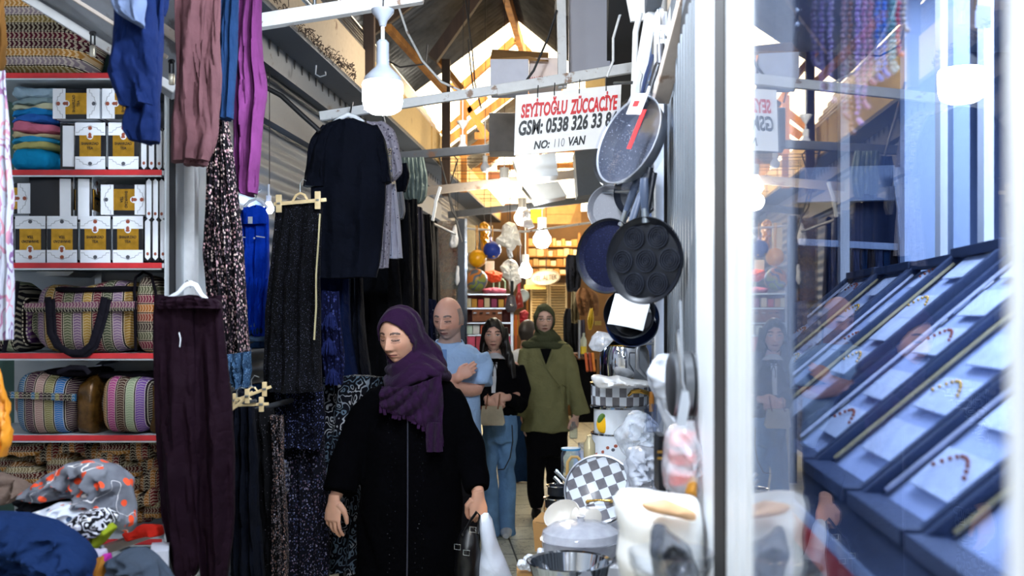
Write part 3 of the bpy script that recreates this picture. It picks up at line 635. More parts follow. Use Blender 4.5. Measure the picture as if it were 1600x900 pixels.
obj('bag_body', slab(G(), 36, 214, 432, 553, SY-.01, .30, 7, 1, 34, 28, dipf), k_v, bag)
obj('end_panel', slab(G(), 206, 246, 428, 553, SY-.005, .28, 9, 1, 14, 28, lambda u: 24*u*u), k_h, bag)
obj('piping', G().tube([P(212, 548, SY-.018), P(211, 500, SY-.02), P(210, 455, SY-.012), P(212, 434, SY+.03), P(224, 425, SY+.1), P(236, 430, SY+.05), P(243, 455, SY+.01), P(246, 490, SY)], .005), m_piping, bag)
obj('zip_band', G().prism([P(38, 474, SY-.022), P(210, 470, SY-.022), P(210, 486, SY-.022), P(38, 488, SY-.022)], (0, .02, 0)), kilim('zip_band_weave', ['#1a1518', '#84526a'], .05, 2, zf=60), bag, False)
obj('top_trim', slab(G(), 70, 206, 443, 458, SY-.012, .2, 3, .6, 20, 12, lambda u: 6*math.sin(PI*u)), m_piping, bag)
for dx, dy, yy in ((0, 0, -.035), (6, 3, -.026)):
    obj('handle', G().tube([P(x+dx, y+dy, SY+yy) for x, y in ((75, 464), (76, 490), (78, 520), (88, 540), (108, 551), (128, 551), (143, 538), (152, 510), (159, 485), (163, 464))], .0115, 10, .3, up=(1, 0, 0)), m_blackweb, bag)
bp = thing('backpack', 'green and purple woven backpack at the left end of the middle shelf', 'bag', P(10, 552, SY+.05))
obj('bag_body', slab(G(), -40, 38, 432, 552, SY+.02, .26, 4, 1.5, 20, 24, lambda u: 30*u*u), kilim('woven_green', ['#3a2a3c', '#a7b08c', '#1d1a20', '#6a3f74'], .14, zf=34), bp)
obj('strap', G().tube([P(28, 440, SY), P(22, 480, SY-.01), P(12, 520, SY-.01), P(6, 550, SY)], .010, 8, .3), m_blackweb, bp)
bb = thing('folded_bag', 'blue and mauve striped woven bag folded on the fourth shelf', 'bag', P(65, 684, SY+.05))
obj('bag_body', slab(G(), 10, 117, 582, 682, SY, .30, 5, 1, 26, 26, lambda u: 6*u), k_blue, bb); obj('zip_band', G().prism([P(14, 612, SY-.014), P(117, 616, SY-.014), P(117, 627, SY-.014), P(14, 622, SY-.014)], (0, .012, 0)), kilim('zip_weave_blue', ['#1a1518', '#2f6a94', '#8a8350', '#4b2340', '#15131a'], .07, zf=60), bb, False)
obj('handle', G().tube([P(x, y, SY-.005) for x, y in ((90, 582), (110, 574), (132, 575), (140, 584))], .009, 8, .5), m_blackweb, bb); obj('lining', slab(G(), 60, 150, 576, 590, SY+.05, .2, 2, 1), m_piping, bb)
pb = thing('folded_bag', 'pink, brown and lilac striped woven bag on the fourth shelf', 'bag', P(190, 684, SY+.05))
obj('bag_body', slab(G(), 148, 232, 588, 680, SY-.02, .30, 6, 1, 26, 26, lambda u: 0), k_pink, pb); obj('lining', slab(G(), 142, 240, 582, 594, SY+.05, .2, 2, 1), m_piping, pb)
m_brownplastic = plain('bronze_shiny_wrap', '#4c3313', .18, .3, .5, 30, .8)
one('wrapped_bag', slab(G(), 112, 152, 592, 683, SY+.02, .26, 8, 3, 20, 26), m_brownplastic, 'bronze bag in crinkled clear wrap between the two striped bags', 'bag'); one('wrapped_bag', slab(G(), 226, 252, 594, 683, SY+.04, .26, 18, 3, 20, 26), m_brownplastic, 'bronze wrapped bag right of the pink striped bag', 'bag')
pos = [(25, 702, 60, 22), (70, 712, 40, 26), (20, 725, 58, 24), (105, 700, 34, 18), (88, 728, 40, 28), (140, 705, 40, 24), (175, 700, 44, 24), (210, 708, 44, 26), (236, 700, 30, 22), (165, 722, 44, 22), (195, 735, 44, 24), (228, 732, 36, 22), (30, 745, 60, 22), (232, 755, 34, 26), (205, 762, 36, 22), (222, 780, 34, 24), (236, 800, 30, 22), (212, 806, 34, 24)]
for i, (x, y, w, h) in enumerate(pos):
    r = random.Random(i+50); g = slab(G(), x-w*.62, x+w*.62, y-h*.62, y+h*.62, SY+.02+.03*(i % 3), .22, i, 4, 20, 20)
    one('woven_pouch', g, k_br if i % 2 else k_br2, 'brown and ochre woven pouch crammed in the heap on the lowest shelf', 'pouch', 'brown woven pouches on the lowest shelf')
one('grey_sill', G().box(P(90, 862, SY+.05), (.72, .3, .03)), m_shelf, 'pale ledge under the heap of woven pouches', 'ledge', smooth=False)
# ---- table of loose clothes in front
tb = thing('clothes_table', 'metal edged stall table under the heap of loose clothes', 'table', (-1.75, 2.72, 0)); TZ = .80
obj('tabletop', G().box((-1.76, 2.72, TZ), (1.05, .95, .02)), m_shelf, tb, False); obj('metal_edge', G().beam((P(160, 860, 2.9)), P(256, 826, 3.22), .012, .03), m_alu, tb, False)
for sx in (-2.2, -1.27):
    for sy in (2.3, 3.14): obj('leg', G().box((sx, sy, TZ/2), (.04, .04, TZ)), m_steeldark, tb, False)
def dots_mat():
    n = NT('orange_dots_on_grey'); co = n.co(); v = n.vor(co, 26, rnd=.8); m = n.math('LESS_THAN', v, .33); ln = n.math('LESS_THAN', n.math('ABSOLUTE', n.math('SUBTRACT', n.noise(co, 9, 1), .5)), .004); s2 = n.math('LESS_THAN', n.vor(co, 30, rnd=1), .12)
    c = n.mix(m, n.ramp(n.noise(co, 12, 3), [(.4, '#5d5f68'), (.6, '#777a83')]), '#e2502c'); n.bump(n.noise(co, 20, 3), .4, .01); return n.set(n.mix(n.math('MULTIPLY', ln, 1), c, '#e6e2e0'), .8, 0, .2)
m_wflor = flecks('white_floral', '#c9cdd8', ['#d9704a', '#6d7f9c', '#e8e4e4', '#9ab0c8', '#43546e'], 55, .4); m_bw = swirl('black_white_scrolls', '#15151c', '#dcdde4', '#c8c8d4', 26, width=.2)
heap = [('crumpled_cloth', [(-20, 738), (0, 738), (30, 750), (50, 766), (35, 782), (-20, 792)], 3.02, fabric('taupe_cloth', '#6e5d54'), 'taupe cloth at the left photo edge under the woven pouches', 'cloth', .05),
  ('crumpled_blouse', [(34, 778), (55, 755), (85, 738), (120, 721), (150, 717), (184, 727), (201, 750), (209, 780), (212, 815), (205, 836), (190, 828), (178, 800), (150, 783), (135, 779), (100, 776), (60, 781)], 2.78, dots_mat(), 'grey blouse with orange dots on top of the clothes heap', 'blouse', .08),
  ('crumpled_cloth', [(20, 782), (80, 772), (160, 774), (166, 792), (110, 802), (40, 800)], 2.80, fabric('black_cloth', '#0c0c10'), 'black cloth squeezed under the orange dotted blouse', 'cloth', .06),
  ('crumpled_scarf', [(44, 802), (90, 786), (125, 783), (140, 795), (136, 815), (124, 848), (112, 838), (100, 820), (60, 810)], 2.68, m_wflor, 'white floral scarf crumpled above the navy cloth', 'scarf', .05),
  ('crumpled_scarf', [(108, 815), (135, 797), (165, 794), (184, 806), (174, 824), (150, 838), (128, 846), (112, 834)], 2.64, m_bw, 'black scarf with white scrolls beside the floral one', 'scarf', .05),
  ('crumpled_cloth', [(136, 848), (150, 830), (175, 816), (182, 824), (162, 848), (144, 862)], 2.62, fabric('olive_cloth', '#7f8a20'), 'small olive green cloth under the scrolled scarf', 'cloth', .03),
  ('crumpled_cloth', [(-30, 805), (0, 799), (35, 802), (72, 813), (108, 830), (140, 856), (153, 885), (152, 930), (-30, 930)], 2.45, fabric('navy_cloth', '#16294f', var=.12), 'large navy blue garment in the lower left corner', 'garment', .10),
  ('crumpled_cloth', [(190, 834), (222, 819), (252, 820), (258, 836), (232, 838), (198, 846)], 3.0, fabric('red_cloth', '#c5291e'), 'bright red cloth behind the grey table edge', 'cloth', .03),
  ('crumpled_cloth', [(176, 872), (192, 857), (222, 856), (245, 872), (272, 912), (272, 930), (190, 930)], 2.5, fabric('slate_cloth', '#3a4350'), 'slate grey cloth bundle below the table edge', 'cloth', .07),
  ('crumpled_cloth', [(150, 872), (162, 868), (176, 900), (176, 930), (146, 930)], 2.48, fabric('ochre_cloth', '#8a5a22'), 'small ochre cloth between navy and slate garments', 'cloth', .03),
  ('crumpled_cloth', [(161, 866), (172, 864), (175, 884), (166, 892)], 2.5, fabric('magenta_cloth', '#a32a86'), 'tiny magenta scrap beside the ochre cloth', 'cloth', .02),
  ('crumpled_cloth', [(120, 846), (140, 858), (165, 858), (168, 872), (150, 880), (128, 864)], 2.56, fabric('lilac_cloth', '#a9a3b4'), 'pale lilac cloth edge under the olive scrap', 'cloth', .03)]
for i, (nm, pts, Y, m, l, c, fr) in enumerate(heap): one(nm, puff(G(), pts, Y, fr, fr*.8, i+1, .042 if fr > .04 else .012, 15, 120, 30), m, l, c, 'loose clothes on the stall table')
one('carton', G().box(P(250, 878, 2.9), (.05, .12, .09), .3, .002), m_wcard, 'small pale carton behind the slate cloth bundle', 'box', smooth=False)
one('hanging_scarf', hang(G(), [(110, -30, 8), (200, -30, 12), (360, -30, 14), (530, -30, 16)], 2.6, .05, .015, 5, 3), swirl('pale_lilac_print', '#b9bcc9', '#7a5a86', '#c58a9a', 16), 'pale printed scarf cut by the left edge of the photo', 'scarf')
one('hanging_cloth', hang(G(), [(-40, -30, 6), (40, -30, 6), (110, -30, 2)], 2.65, .04, .012, 5, 8), fabric('ochre_brown', '#6b4a24'), 'brown cloth edge at the top left corner', 'cloth')
one('orange_cloth', hang(G(), [(575, -30, -2), (610, -30, 6), (650, -30, 14), (690, -30, 18), (715, -30, 8)], 2.5, .05, .015, 4, 5), fabric('orange_satin', '#d98a1e', .45, spec=.5), 'orange cloth hanging at the left edge below the scarf', 'cloth')
# ---- grey metal flap and struts over the stall
fl = thing('awning_flap', 'grey painted metal flap slanting over the top left of the stall', 'awning', P(170, 80, 3.3))
obj('flap_sheet', G().prism([P(46, -3, 3.25), P(168, 76, 3.33), P(268, 156, 3.37), P(285, 150, 3.37), P(285, -40, 3.1), P(46, -40, 3.1)], (0, .012, 0.004)), worn('flap_paint', '#7c7f86', '#4d4a4c', .5, .1, .60, 6), fl, False)
obj('strut', G().beam(P(36, -6, 3.23), P(274, 140, 3.34), .02, .028), m_whitebar, fl, False); obj('strut', G().beam(P(150, -30, 3.1), P(280, 62, 3.2), .02, .028), m_tanbar, fl, False)
obj('strut', G().beam(P(70, -30, 3.1), P(262, 90, 3.2), .012, .012), m_tanbar, fl, False)
for x, y, l in ((145, 52, 'small black and silver padlock hanging at the end of the flap over the tea boxes'), (268, 96, 'black padlock beside the mauve trousers')):
    q = thing('padlock', l, 'padlock', P(x, y, 3.18)); obj('shackle', G().tube([P(x-3, y+18, 3.18), P(x-3, y+2, 3.18), P(x, y-2, 3.18), P(x+3, y+2, 3.18), P(x+3, y+18, 3.18)], .003), m_dark, q)
    obj('hasp', G().ball(P(x, y, 3.19), (.012, .006, .008), 12, 8), m_dark, q); obj('lock_body', G().box(P(x, y+28, 3.18), (.017, .012, .036), bev=.003), metal('lock_steel', '#b9b4a6', .3), q)
# white peeling post
g = G().beam(P(289, 250-40, 3.62), P(289, 900, 3.62), .05, .085); g.beam(P(274, 210, 3.60), P(274, 900, 3.60), .03, .02)
one('stall_post', g, worn('peeling_white_paint', '#f0f2f5', '#8a7866', .6, 0, .68, 6), 'white peeling post behind the mauve trousers', 'post', smooth=False)
# ================================================================ hanging clothes along the left side
def gar(name, rows, Y, m, label, cat, group=None, th=.07, fold=.014, nf=5, seed=0, **k):
    t = thing(name, label, cat, P((rows[0][1]+rows[0][2])/2, rows[0][0], Y), group)
    obj('cloth', hang(G(), rows, Y, th, fold, nf, seed, **k), m, t); return t
m_blk = fabric('black_fabric', '#07070a', spec=.1); m_nvy = fabric('navy_fabric', '#060914', spec=.1); m_char = fabric('charcoal_fabric', '#2c2a33')
m_mauve = fabric('mauve_fabric', '#573a3e', .8); m_mag = fabric('orchid_fabric', '#632e5d', .8); m_roy = fabric('royal_navy_fabric', '#0c1b42', .8); m_den = fabric('denim_blue', '#192f50'); m_jean = flecks('washed_denim', '#3b5878', ['#6a87a6', '#2a4464'], 160, .5)
m_aub = fabric('aubergine_fabric', '#190b15', .8, var=.1)
rail = thing('clothes_rail', 'steel rail above the frame carrying the hanging trousers', 'rail', LF(2.2, -1.22, 2.86)); obj('tube', G().tube([LF(2.1, -1.2, 2.86), LF(4.3, -1.2, 2.86)], .012), m_steel, rail)
for y in (2.2, 4.2): obj('support', G().tube([LF(y, -1.2, 2.86), LF(y, -1.2, 3.3)], .008), m_steel, rail)
def trousers(label, legs, m, top, Y, grp, nm='trousers'):
    t = thing(nm, label, 'trousers', P(top[0], top[1], Y), grp)
    for i, rows in enumerate(legs): obj('trouser_leg', hang(G(), rows, Y+.03*i, .08, .015, 3, i+int(top[0]), drift=2.5, hi=.04), m, t)
    return t
trousers('royal blue trousers with gathered cuffs hanging at the top left', [[(-40, 180, 238), (40, 176, 246), (110, 171, 245), (150, 184, 243), (166, 190, 242)], [(-40, 215, 258), (60, 212, 254), (110, 205, 253), (160, 200, 251), (200, 193, 250), (222, 205, 246)]], m_roy, (215, -40), 2.72, 'trousers hanging at the top')
gar('trousers', [(-40, 176, 228), (0, 176, 226), (22, 184, 224), (38, 212, 222)], 2.62, fabric('grey_blue_fabric', '#5d6a86'), 'grey blue trouser leg folded over the royal blue ones', 'trousers', 'trousers hanging at the top', fold=.006)
gar('trousers', [(-40, 246, 262), (0, 248, 260), (20, 250, 253)], 2.8, m_roy, 'sliver of blue cloth at the top between blue and mauve trousers', 'trousers', 'trousers hanging at the top', fold=.004)
trousers('mauve trousers with crossing legs hanging beside the white post', [[(-40, 272, 325), (40, 274, 318), (120, 276, 322), (180, 270, 328), (225, 266, 331), (251, 265, 327)], [(-40, 300, 345), (50, 303, 344), (120, 305, 345), (180, 306, 341), (225, 300, 336), (258, 290, 322)]], m_mauve, (310, -40), 3.05, 'trousers hanging at the top')
gar('trousers', [(-40, 342, 374), (60, 342, 370), (120, 343, 367), (186, 343, 363)], 3.3, m_den, 'narrow blue trousers between the mauve and the orchid ones', 'trousers', 'trousers hanging at the top', fold=.008)
gar('trousers', [(-40, 372, 410), (40, 366, 407), (90, 366, 409), (135, 364, 414), (180, 366, 409), (240, 366, 406), (292, 366, 402), (304, 375, 400)], 3.5, m_mag, 'orchid purple trousers hanging right of all the top trousers', 'trousers', 'trousers hanging at the top', th=.09, fold=.022)
gar('floral_dress', [(186, 334, 354), (240, 326, 362), (330, 323, 372), (400, 321, 377), (480, 324, 384), (551, 328, 389)], 3.42, flecks('black_floral_pleats', '#0d0b10', ['#b98f92', '#8f7a80', '#c9b2a8', '#5b4650'], 95, .42, dens=.85), 'black dress with dense pink and cream floral print', 'dress', th=.09, fold=.02, nf=9, topflat=.7, hi=.5)
# aubergine trousers on a white plastic hanger
t = trousers('aubergine trousers on a white hanger in front of the shelves', [[(462, 242, 300), (500, 240, 302), (600, 241, 306), (700, 244, 310), (800, 254, 312), (870, 266, 314), (900, 274, 306)], [(462, 292, 346), (500, 292, 349), (560, 292, 355), (650, 296, 363), (740, 300, 365), (840, 312, 362), (905, 320, 354)]], m_aub, (297, 462), 2.96, None)
obj('waistband', hang(G(), [(466, 250, 336), (471, 243, 343), (478, 243, 346), (482, 246, 346)], 2.955, .09, .006, 13, 4, m=10, topflat=1), m_aub, t)
obj('drawstring', G().tube([P(280, 520, 2.88), P(282, 530, 2.875), P(281, 542, 2.88)], .002), m_white, t)
hg = thing('clothes_hanger', 'white plastic hanger holding the aubergine trousers', 'hanger', P(297, 466, 2.96)); m_hw = plain('hanger_white', '#dfe3ea', .3, var=.02)
obj('hook', G().tube([P(298, 450, 2.96), P(297, 442, 2.96), P(293, 438, 2.96), P(290, 441, 2.96)], .0025), m_steel, hg)
obj('arm', G().tube([P(262, 466, 2.96), P(278, 458, 2.96), P(290, 446, 2.96), P(298, 443, 2.96), P(306, 446, 2.96), P(314, 460, 2.96), P(328, 471, 2.96)], [.005, .007, .009, .010, .009, .007, .005], 10, .6), m_hw, hg)
# blue dress
bd = thing('blue_dress', 'bright royal blue shirt dress glowing beside the tiny lamp', 'dress', P(397, 330, 5.0)); m_bl = fabric('bright_blue_fabric', '#0a3bb8', .7)
obj('cloth', hang(G(), [(322, 386, 410), (330, 376, 418), (350, 373, 421), (420, 376, 420), (436, 378, 418), (500, 381, 415), (530, 382, 414)], 5.0, .12, .02, 6, 4), m_bl, bd)
obj('collar', hang(G(), [(324, 380, 416), (350, 379, 417)], 4.93, .03, .005, 3, 2, m=8), m_bl, bd); obj('skirt_tier', hang(G(), [(434, 376, 419), (470, 379, 417), (524, 382, 415)], 4.95, .12, .02, 14, 9), m_bl, bd)
for x in (377, 407): obj('pocket_flap', G().beam(P(x-7, 369, 4.90), P(x+7, 371, 4.90), .004, .006), m_white, bd)
obj('price_tag', G().box(P(391, 344, 4.9), (.022, .002, .034)), m_white, bd, False); obj('button', G().ball(P(397, 372, 4.9), .005), m_white, bd)
hgb = thing('clothes_hanger', 'white hanger of the blue dress', 'hanger', P(398, 322, 5.0)); obj('arm', G().tube([P(380, 325, 5), P(390, 315, 5), P(400, 311, 5), (P(410, 316, 5)), P(418, 325, 5)], .008), m_hw, hgb); obj('hook', G().tube([P(400, 311, 5), P(402, 300, 5), P(408, 296, 5)], .003), m_steel, hgb)
# stacks of denim beside the blue dress
for k, y in enumerate((500, 512, 523, 534)): one('folded_jeans', slab(G(), 384, 406+3*k % 7, y, y+12, 4.9, .25, k, 1.5), m_den if k % 2 else fabric('pale_denim', '#5a7496'), 'folded jeans in the small pile under the blue dress', 'jeans', 'folded jeans under the blue dress')
gar('jeans', [(545, 352, 392), (570, 356, 391), (606, 362, 390)], 4.2, m_jean, 'washed denim trousers under the floral dress', 'trousers', fold=.02); gar('jeans', [(600, 372, 412), (640, 372, 414), (700, 372, 414)], 4.5, m_den, 'dark denim trousers behind the clip hangers', 'trousers', fold=.02)
# beige clip hangers
m_beige = plain('beige_plastic', '#c9b184', .4, var=.05)
def clip_hanger(name, a, b, Y, label, hook=None, parent=None):
    a, b = P(*a, Y), P(*b, Y); t = thing(name, label, 'hanger', (a+b)/2); d = (b-a); L = d.length; u = d.normalized(); mid = (a+b)/2
    obj('bar', G().beam(a, b, .006, L*.07, .002), m_beige, t); obj('yoke', G().tube([a+d*.34, a+d*.42+V((0, 0, L*.13)), mid+V((0, 0, L*.17)), a+d*.58+V((0, 0, L*.13)), a+d*.66], L*.028, 8, .6), m_beige, t)
    for f in (.1, .84):
        c = a+d*f; cl_ = obj('clip', G().box(c+V((0, -.006, 0)), (L*.11, .008, L*.34), bev=.002), m_beige, t); obj('spring', G().tube([c+V((-.006, -.012, 0)), c+V((.006, -.012, 0))], .004, 8), m_steel, cl_)
    obj('hook', G().tube([mid+V((0, 0, L*.16)), mid+V((0, 0, L*.34)), mid+V((.01, 0, L*.44)), mid+V((.025, 0, L*.40))], .0018), m_steel, t); return t
clip_hanger('clip_hanger', (428, 319), (510, 312), 4.15, 'beige clip hanger holding the speckled black skirt')
gar('long_skirt', [(318, 432, 505), (400, 424, 501), (500, 416, 500), (612, 410, 503)], 4.2, flecks('speckled_black', '#08080c', ['#3a3c4c', '#55586c', '#24252f'], 190, .30, dens=.6), 'black speckled long skirt on a beige clip hanger', 'skirt', th=.10, fold=.02, nf=8, topflat=.6)
one('measuring_cord', G().tube([P(500, 334, 4.14), P(498, 370, 4.13), P(494, 430, 4.13), P(494, 480, 4.13), P(491, 531, 4.13)], .0045, 8, .4), plain('cream_cord', '#b3a77f', .7), 'cream cord hanging down over the speckled black skirt', 'cord')
clip_hanger('clip_hanger', (362, 628), (424, 604), 3.3, 'upper beige clip hanger in the tangle left of the prints'); clip_hanger('clip_hanger', (352, 634), (420, 631), 3.28, 'lower beige clip hanger in the tangle left of the prints')
clip_hanger('clip_hanger', (345, 655), (395, 612), 3.22, 'steeply tilted beige clip hanger behind the other two')
# black T-shirt and neighbours
ts = thing('t_shirt', 'large plain black T-shirt hanging just left under the big bulb', 'shirt', P(543, 186, 4.7))
obj('cloth', hang(G(), [(187, 531, 557), (193, 514, 576), (202, 500, 594), (240, 492, 600), (300, 486, 602), (400, 492, 594), (434, 494, 588)], 4.7, .12, .014, 5, 2, topflat=.6), m_nvy, ts)
obj('sleeve', hang(G(), [(196, 504, 520), (220, 486, 512), (260, 478, 508), (292, 474, 507)], 4.68, .10, .01, 3, 5), m_nvy, ts); obj('sleeve', hang(G(), [(196, 572, 590), (220, 580, 602), (260, 586, 609), (286, 590, 612)], 4.72, .10, .01, 3, 6), m_nvy, ts)
hg3 = thing('clothes_hanger', 'white hanger showing at the neck of the black T-shirt', 'hanger', P(543, 186, 4.72)); obj('arm', G().tube([P(520, 194, 4.72), P(533, 184, 4.72), P(544, 179, 4.72), P(556, 184, 4.72), P(568, 192, 4.72)], .012), m_hw, hg3); obj('hook', G().tube([P(546, 180, 4.72), P(549, 168, 4.74), P(551, 160, 4.78)], .004), m_steel, hg3)
m_lil = flecks('pale_lilac_speckle', '#8d8894', ['#3d3a4c', '#66606e', '#b3adb8'], 75, .36, dens=.6); m_star = flecks('white_with_stars', '#a7a6b4', ['#4b4a5c'], 48, .18, dens=.5)
gar('printed_shirt', [(190, 572, 600), (205, 580, 616), (240, 590, 625), (270, 600, 628), (282, 604, 618)], 5.0, m_lil, 'pale printed shirt half hidden behind the black T-shirt', 'shirt', fold=.01)
gar('printed_shirt', [(232, 600, 612), (262, 602, 612), (278, 604, 614)], 4.92, swirl('blue_beige_sleeve', '#a79a86', '#2a4c84', '#10163a', 30), 'small blue and beige sleeve beside the pale shirt', 'shirt', fold=.006)
gar('trousers', [(286, 588, 612), (330, 585, 611), (380, 582, 609), (419, 580, 607)], 5.0, m_lil, 'pale speckled trousers hanging below the black T-shirt sleeve', 'trousers', fold=.01); gar('trousers', [(288, 606, 618), (340, 606, 624), (404, 607, 629)], 5.15, m_star, 'white trousers with tiny stars right of the pale speckled ones', 'trousers', fold=.008)
gar('grey_shirt', [(300, 616, 630), (330, 620, 633), (342, 622, 630)], 5.6, fabric('stone_fabric', '#77777c'), 'small grey shirt sleeve above the long black garments', 'shirt', fold=.006)
gar('navy_shirt', [(255, 620, 636), (275, 618, 640), (300, 620, 634)], 5.7, m_nvy, 'small navy sleeve right of the pale shirt', 'shirt', fold=.006)
gar('pleated_cloth', [(246, 626, 662), (280, 628, 668), (308, 630, 666), (318, 640, 660)], 6.4, fabric('celadon_fabric', '#6f7a74'), 'pale grey green pleated cloth under the far eave', 'cloth', fold=.01, nf=12)
one('white_board', G().beam(P(680, 318, 7.4), P(688, 292, 7.4), .05, .02).beam(P(676, 345, 7.4), P(681, 318, 7.4), .05, .02), m_white, 'small white strip at the end of the far black clothes', 'strip', smooth=False)
D = [([(415, 492, 560), (520, 492, 570), (640, 490, 575)], 5.5, m_blk, 'wide black robe directly behind the ink blue dress', 'garment'),
     ([(400, 560, 622), (500, 560, 630), (640, 556, 640)], 5.75, m_blk, 'black robe hanging under the pale speckled trousers', 'garment'),
     ([(430, 500, 545), (520, 500, 548), (600, 502, 560)], 4.95, fabric('ink_blue_fabric', '#0c1736'), 'ink blue dress hanging below the black T-shirt', 'dress'),
     ([(430, 548, 566), (520, 548, 570), (596, 545, 580)], 5.1, m_nvy, 'navy dress with a thin pale seam left of the woman in purple', 'dress'),
     ([(318, 612, 640), (420, 600, 645), (560, 560, 645), (600, 560, 640)], 5.9, m_blk, 'wide black garment hanging behind the purple scarf', 'garment'),
     ([(312, 632, 652), (400, 628, 655), (560, 620, 660)], 6.3, m_blk, 'long black garment left of the charcoal one', 'garment'),
     ([(324, 648, 660), (380, 648, 664), (460, 648, 668), (560, 648, 668)], 6.6, m_char, 'charcoal trousers among the far black garments', 'trousers'),
     ([(335, 660, 672), (420, 662, 678), (520, 664, 680)], 7.1, m_blk, 'black narrow garment beside the charcoal trousers', 'garment'),
     ([(340, 670, 678), (400, 672, 681), (470, 674, 681)], 7.5, m_blk, 'farthest narrow black garment of the left rail', 'garment'),
     ([(468, 664, 682), (520, 666, 684), (560, 668, 686)], 6.9, flecks('navy_white_flecks', '#0b1028', ['#c4c8dc'], 34, .16, dens=.4), 'navy garment with white flecks behind the bald man', 'garment')]
for i, (rw, Y, m, l, c) in enumerate(D): gar('long_dress' if c != 'trousers' else 'trousers', rw, Y, m, l, c, 'dark clothes of the left rail', th=.16, fold=.02, nf=5, seed=i+20)
# the low racks of printed skirts
L = [([(612, 430, 500), (700, 434, 506), (800, 440, 512), (920, 436, 514)], 4.55, flecks('navy_paisley', '#0d0d16', ['#454a6c', '#77748c', '#2b2b40', '#5b4a5c'], 95, .40, dens=.8), 'navy skirt with lilac paisley print on the low rack', 'skirt', .14),
     ([(588, 506, 600), (640, 505, 590), (720, 500, 572), (800, 490, 568), (892, 478, 566)], 4.85, swirl('marbled_swirls', '#0b0c14', '#a9a9ae', '#5a6b7c', 19, width=.16), 'black dress with silver marbled swirls left of the woman', 'dress', .16),
     ([(640, 368, 425), (720, 368, 434), (800, 366, 440), (920, 364, 446)], 3.75, flecks('black_tiny_dots', '#07070a', ['#77747c', '#55525c'], 120, .22, dens=.35), 'black skirt with sparse tiny dots beside the aubergine trousers', 'skirt', .14),
     ([(650, 424, 440), (720, 427, 443), (800, 429, 446), (920, 428, 447)], 3.72, flecks('black_pink_dots', '#0b0a0e', ['#a39aa4', '#7d6f74', '#a07c70'], 110, .40, dens=.85), 'narrow black skirt with bright pale dots at the rack end', 'skirt', .10),
     ([(612, 366, 395), (700, 360, 400), (920, 362, 410)], 3.55, m_nvy, 'plain dark navy skirt right of the aubergine trousers', 'skirt', .10),
     ([(600, 430, 505), (660, 432, 507), (700, 436, 500)], 4.4, flecks('midnight_mini_print', '#0a0b18', ['#3c4470', '#6c74a0'], 110, .36, dens=.7), 'short midnight blue printed top above the paisley skirt', 'top', .10),
     ([(720, 438, 450), (760, 436, 453), (770, 438, 450)], 4.3, kilim('pale_striped_cuff', ['#8a90b4', '#2b2f55'], .02, 2), 'small blue striped cuff at the rack edge', 'cuff', .03),
     ([(600, 392, 440), (700, 396, 440), (920, 396, 440)], 4.9, m_blk, 'plain black long skirt deep in the low rack', 'skirt', .12),
     ([(612, 540, 600), (700, 530, 600), (900, 530, 600)], 5.4, m_blk, 'black robe hanging low behind the swirled dress', 'dress', .16)]
for i, (rw, Y, m, l, c, th) in enumerate(L): gar('long_skirt' if c == 'skirt' else 'dress', rw, Y, m, l, c, 'printed clothes on the low rack', th=th, fold=.022, nf=7, seed=i+40, topflat=.7)
# navy tasselled scarf
tsf = thing('tasselled_scarf', 'navy tasselled scarf hanging beside the speckled black skirt', 'scarf', P(515, 450, 4.6))
obj('cloth', hang(G(), [(455, 502, 530), (520, 504, 534), (560, 505, 538), (600, 508, 536)], 4.6, .05, .014, 6, 3), flecks('navy_mottle', '#0c1030', ['#1c2350', '#3a4278'], 70, .42, dens=.7), tsf)
r = random.Random(5); m_thr = fabric('navy_thread', '#232b5c')
for cx_, cy_ in ((516, 488), (514, 528), (520, 575)):
    g = G()
    for k in range(26): a = r.uniform(-1, 1); g.tube([P(cx_, cy_, 4.53), P(cx_+a*8, cy_+8, 4.52), P(cx_+a*13, cy_+20+r.uniform(0, 8), 4.53)], .0016, 4)
    obj('tassel', g, m_thr, tsf)
rk = thing('low_rack', 'dark steel rack carrying the printed skirts', 'rack', LF(3.6, -1.2, 0))
obj('bar', G().tube([LF(3.4, -1.35, 1.2), LF(5.3, -1.35, 1.2)], .012), m_steeldark, rk)
obj('arm', G().tube([LF(3.4, -1.35, 1.2), P(352, 636, 3.3), P(400, 626, 3.27)], .006), m_steeldark, rk)
for y in (3.4, 5.3): obj('leg', G().tube([LF(y, -1.35, 0), LF(y, -1.35, 1.2)], .012), m_steeldark, rk)
rk2 = thing('high_rail', 'dark rail under the eave for the left side dresses', 'rail', LF(4.3, -1.2, 2.2)); obj('bar', G().tube([LF(5.2, -1.26, 2.23), LF(9.0, -1.30, 2.30)], .012), m_steeldark, rk2)
for y in (6.5, 9): obj('support', G().tube([LF(y, -1.24, 2.23), LF(y, -1.45, 3.02)], .008), m_steeldark, rk2)
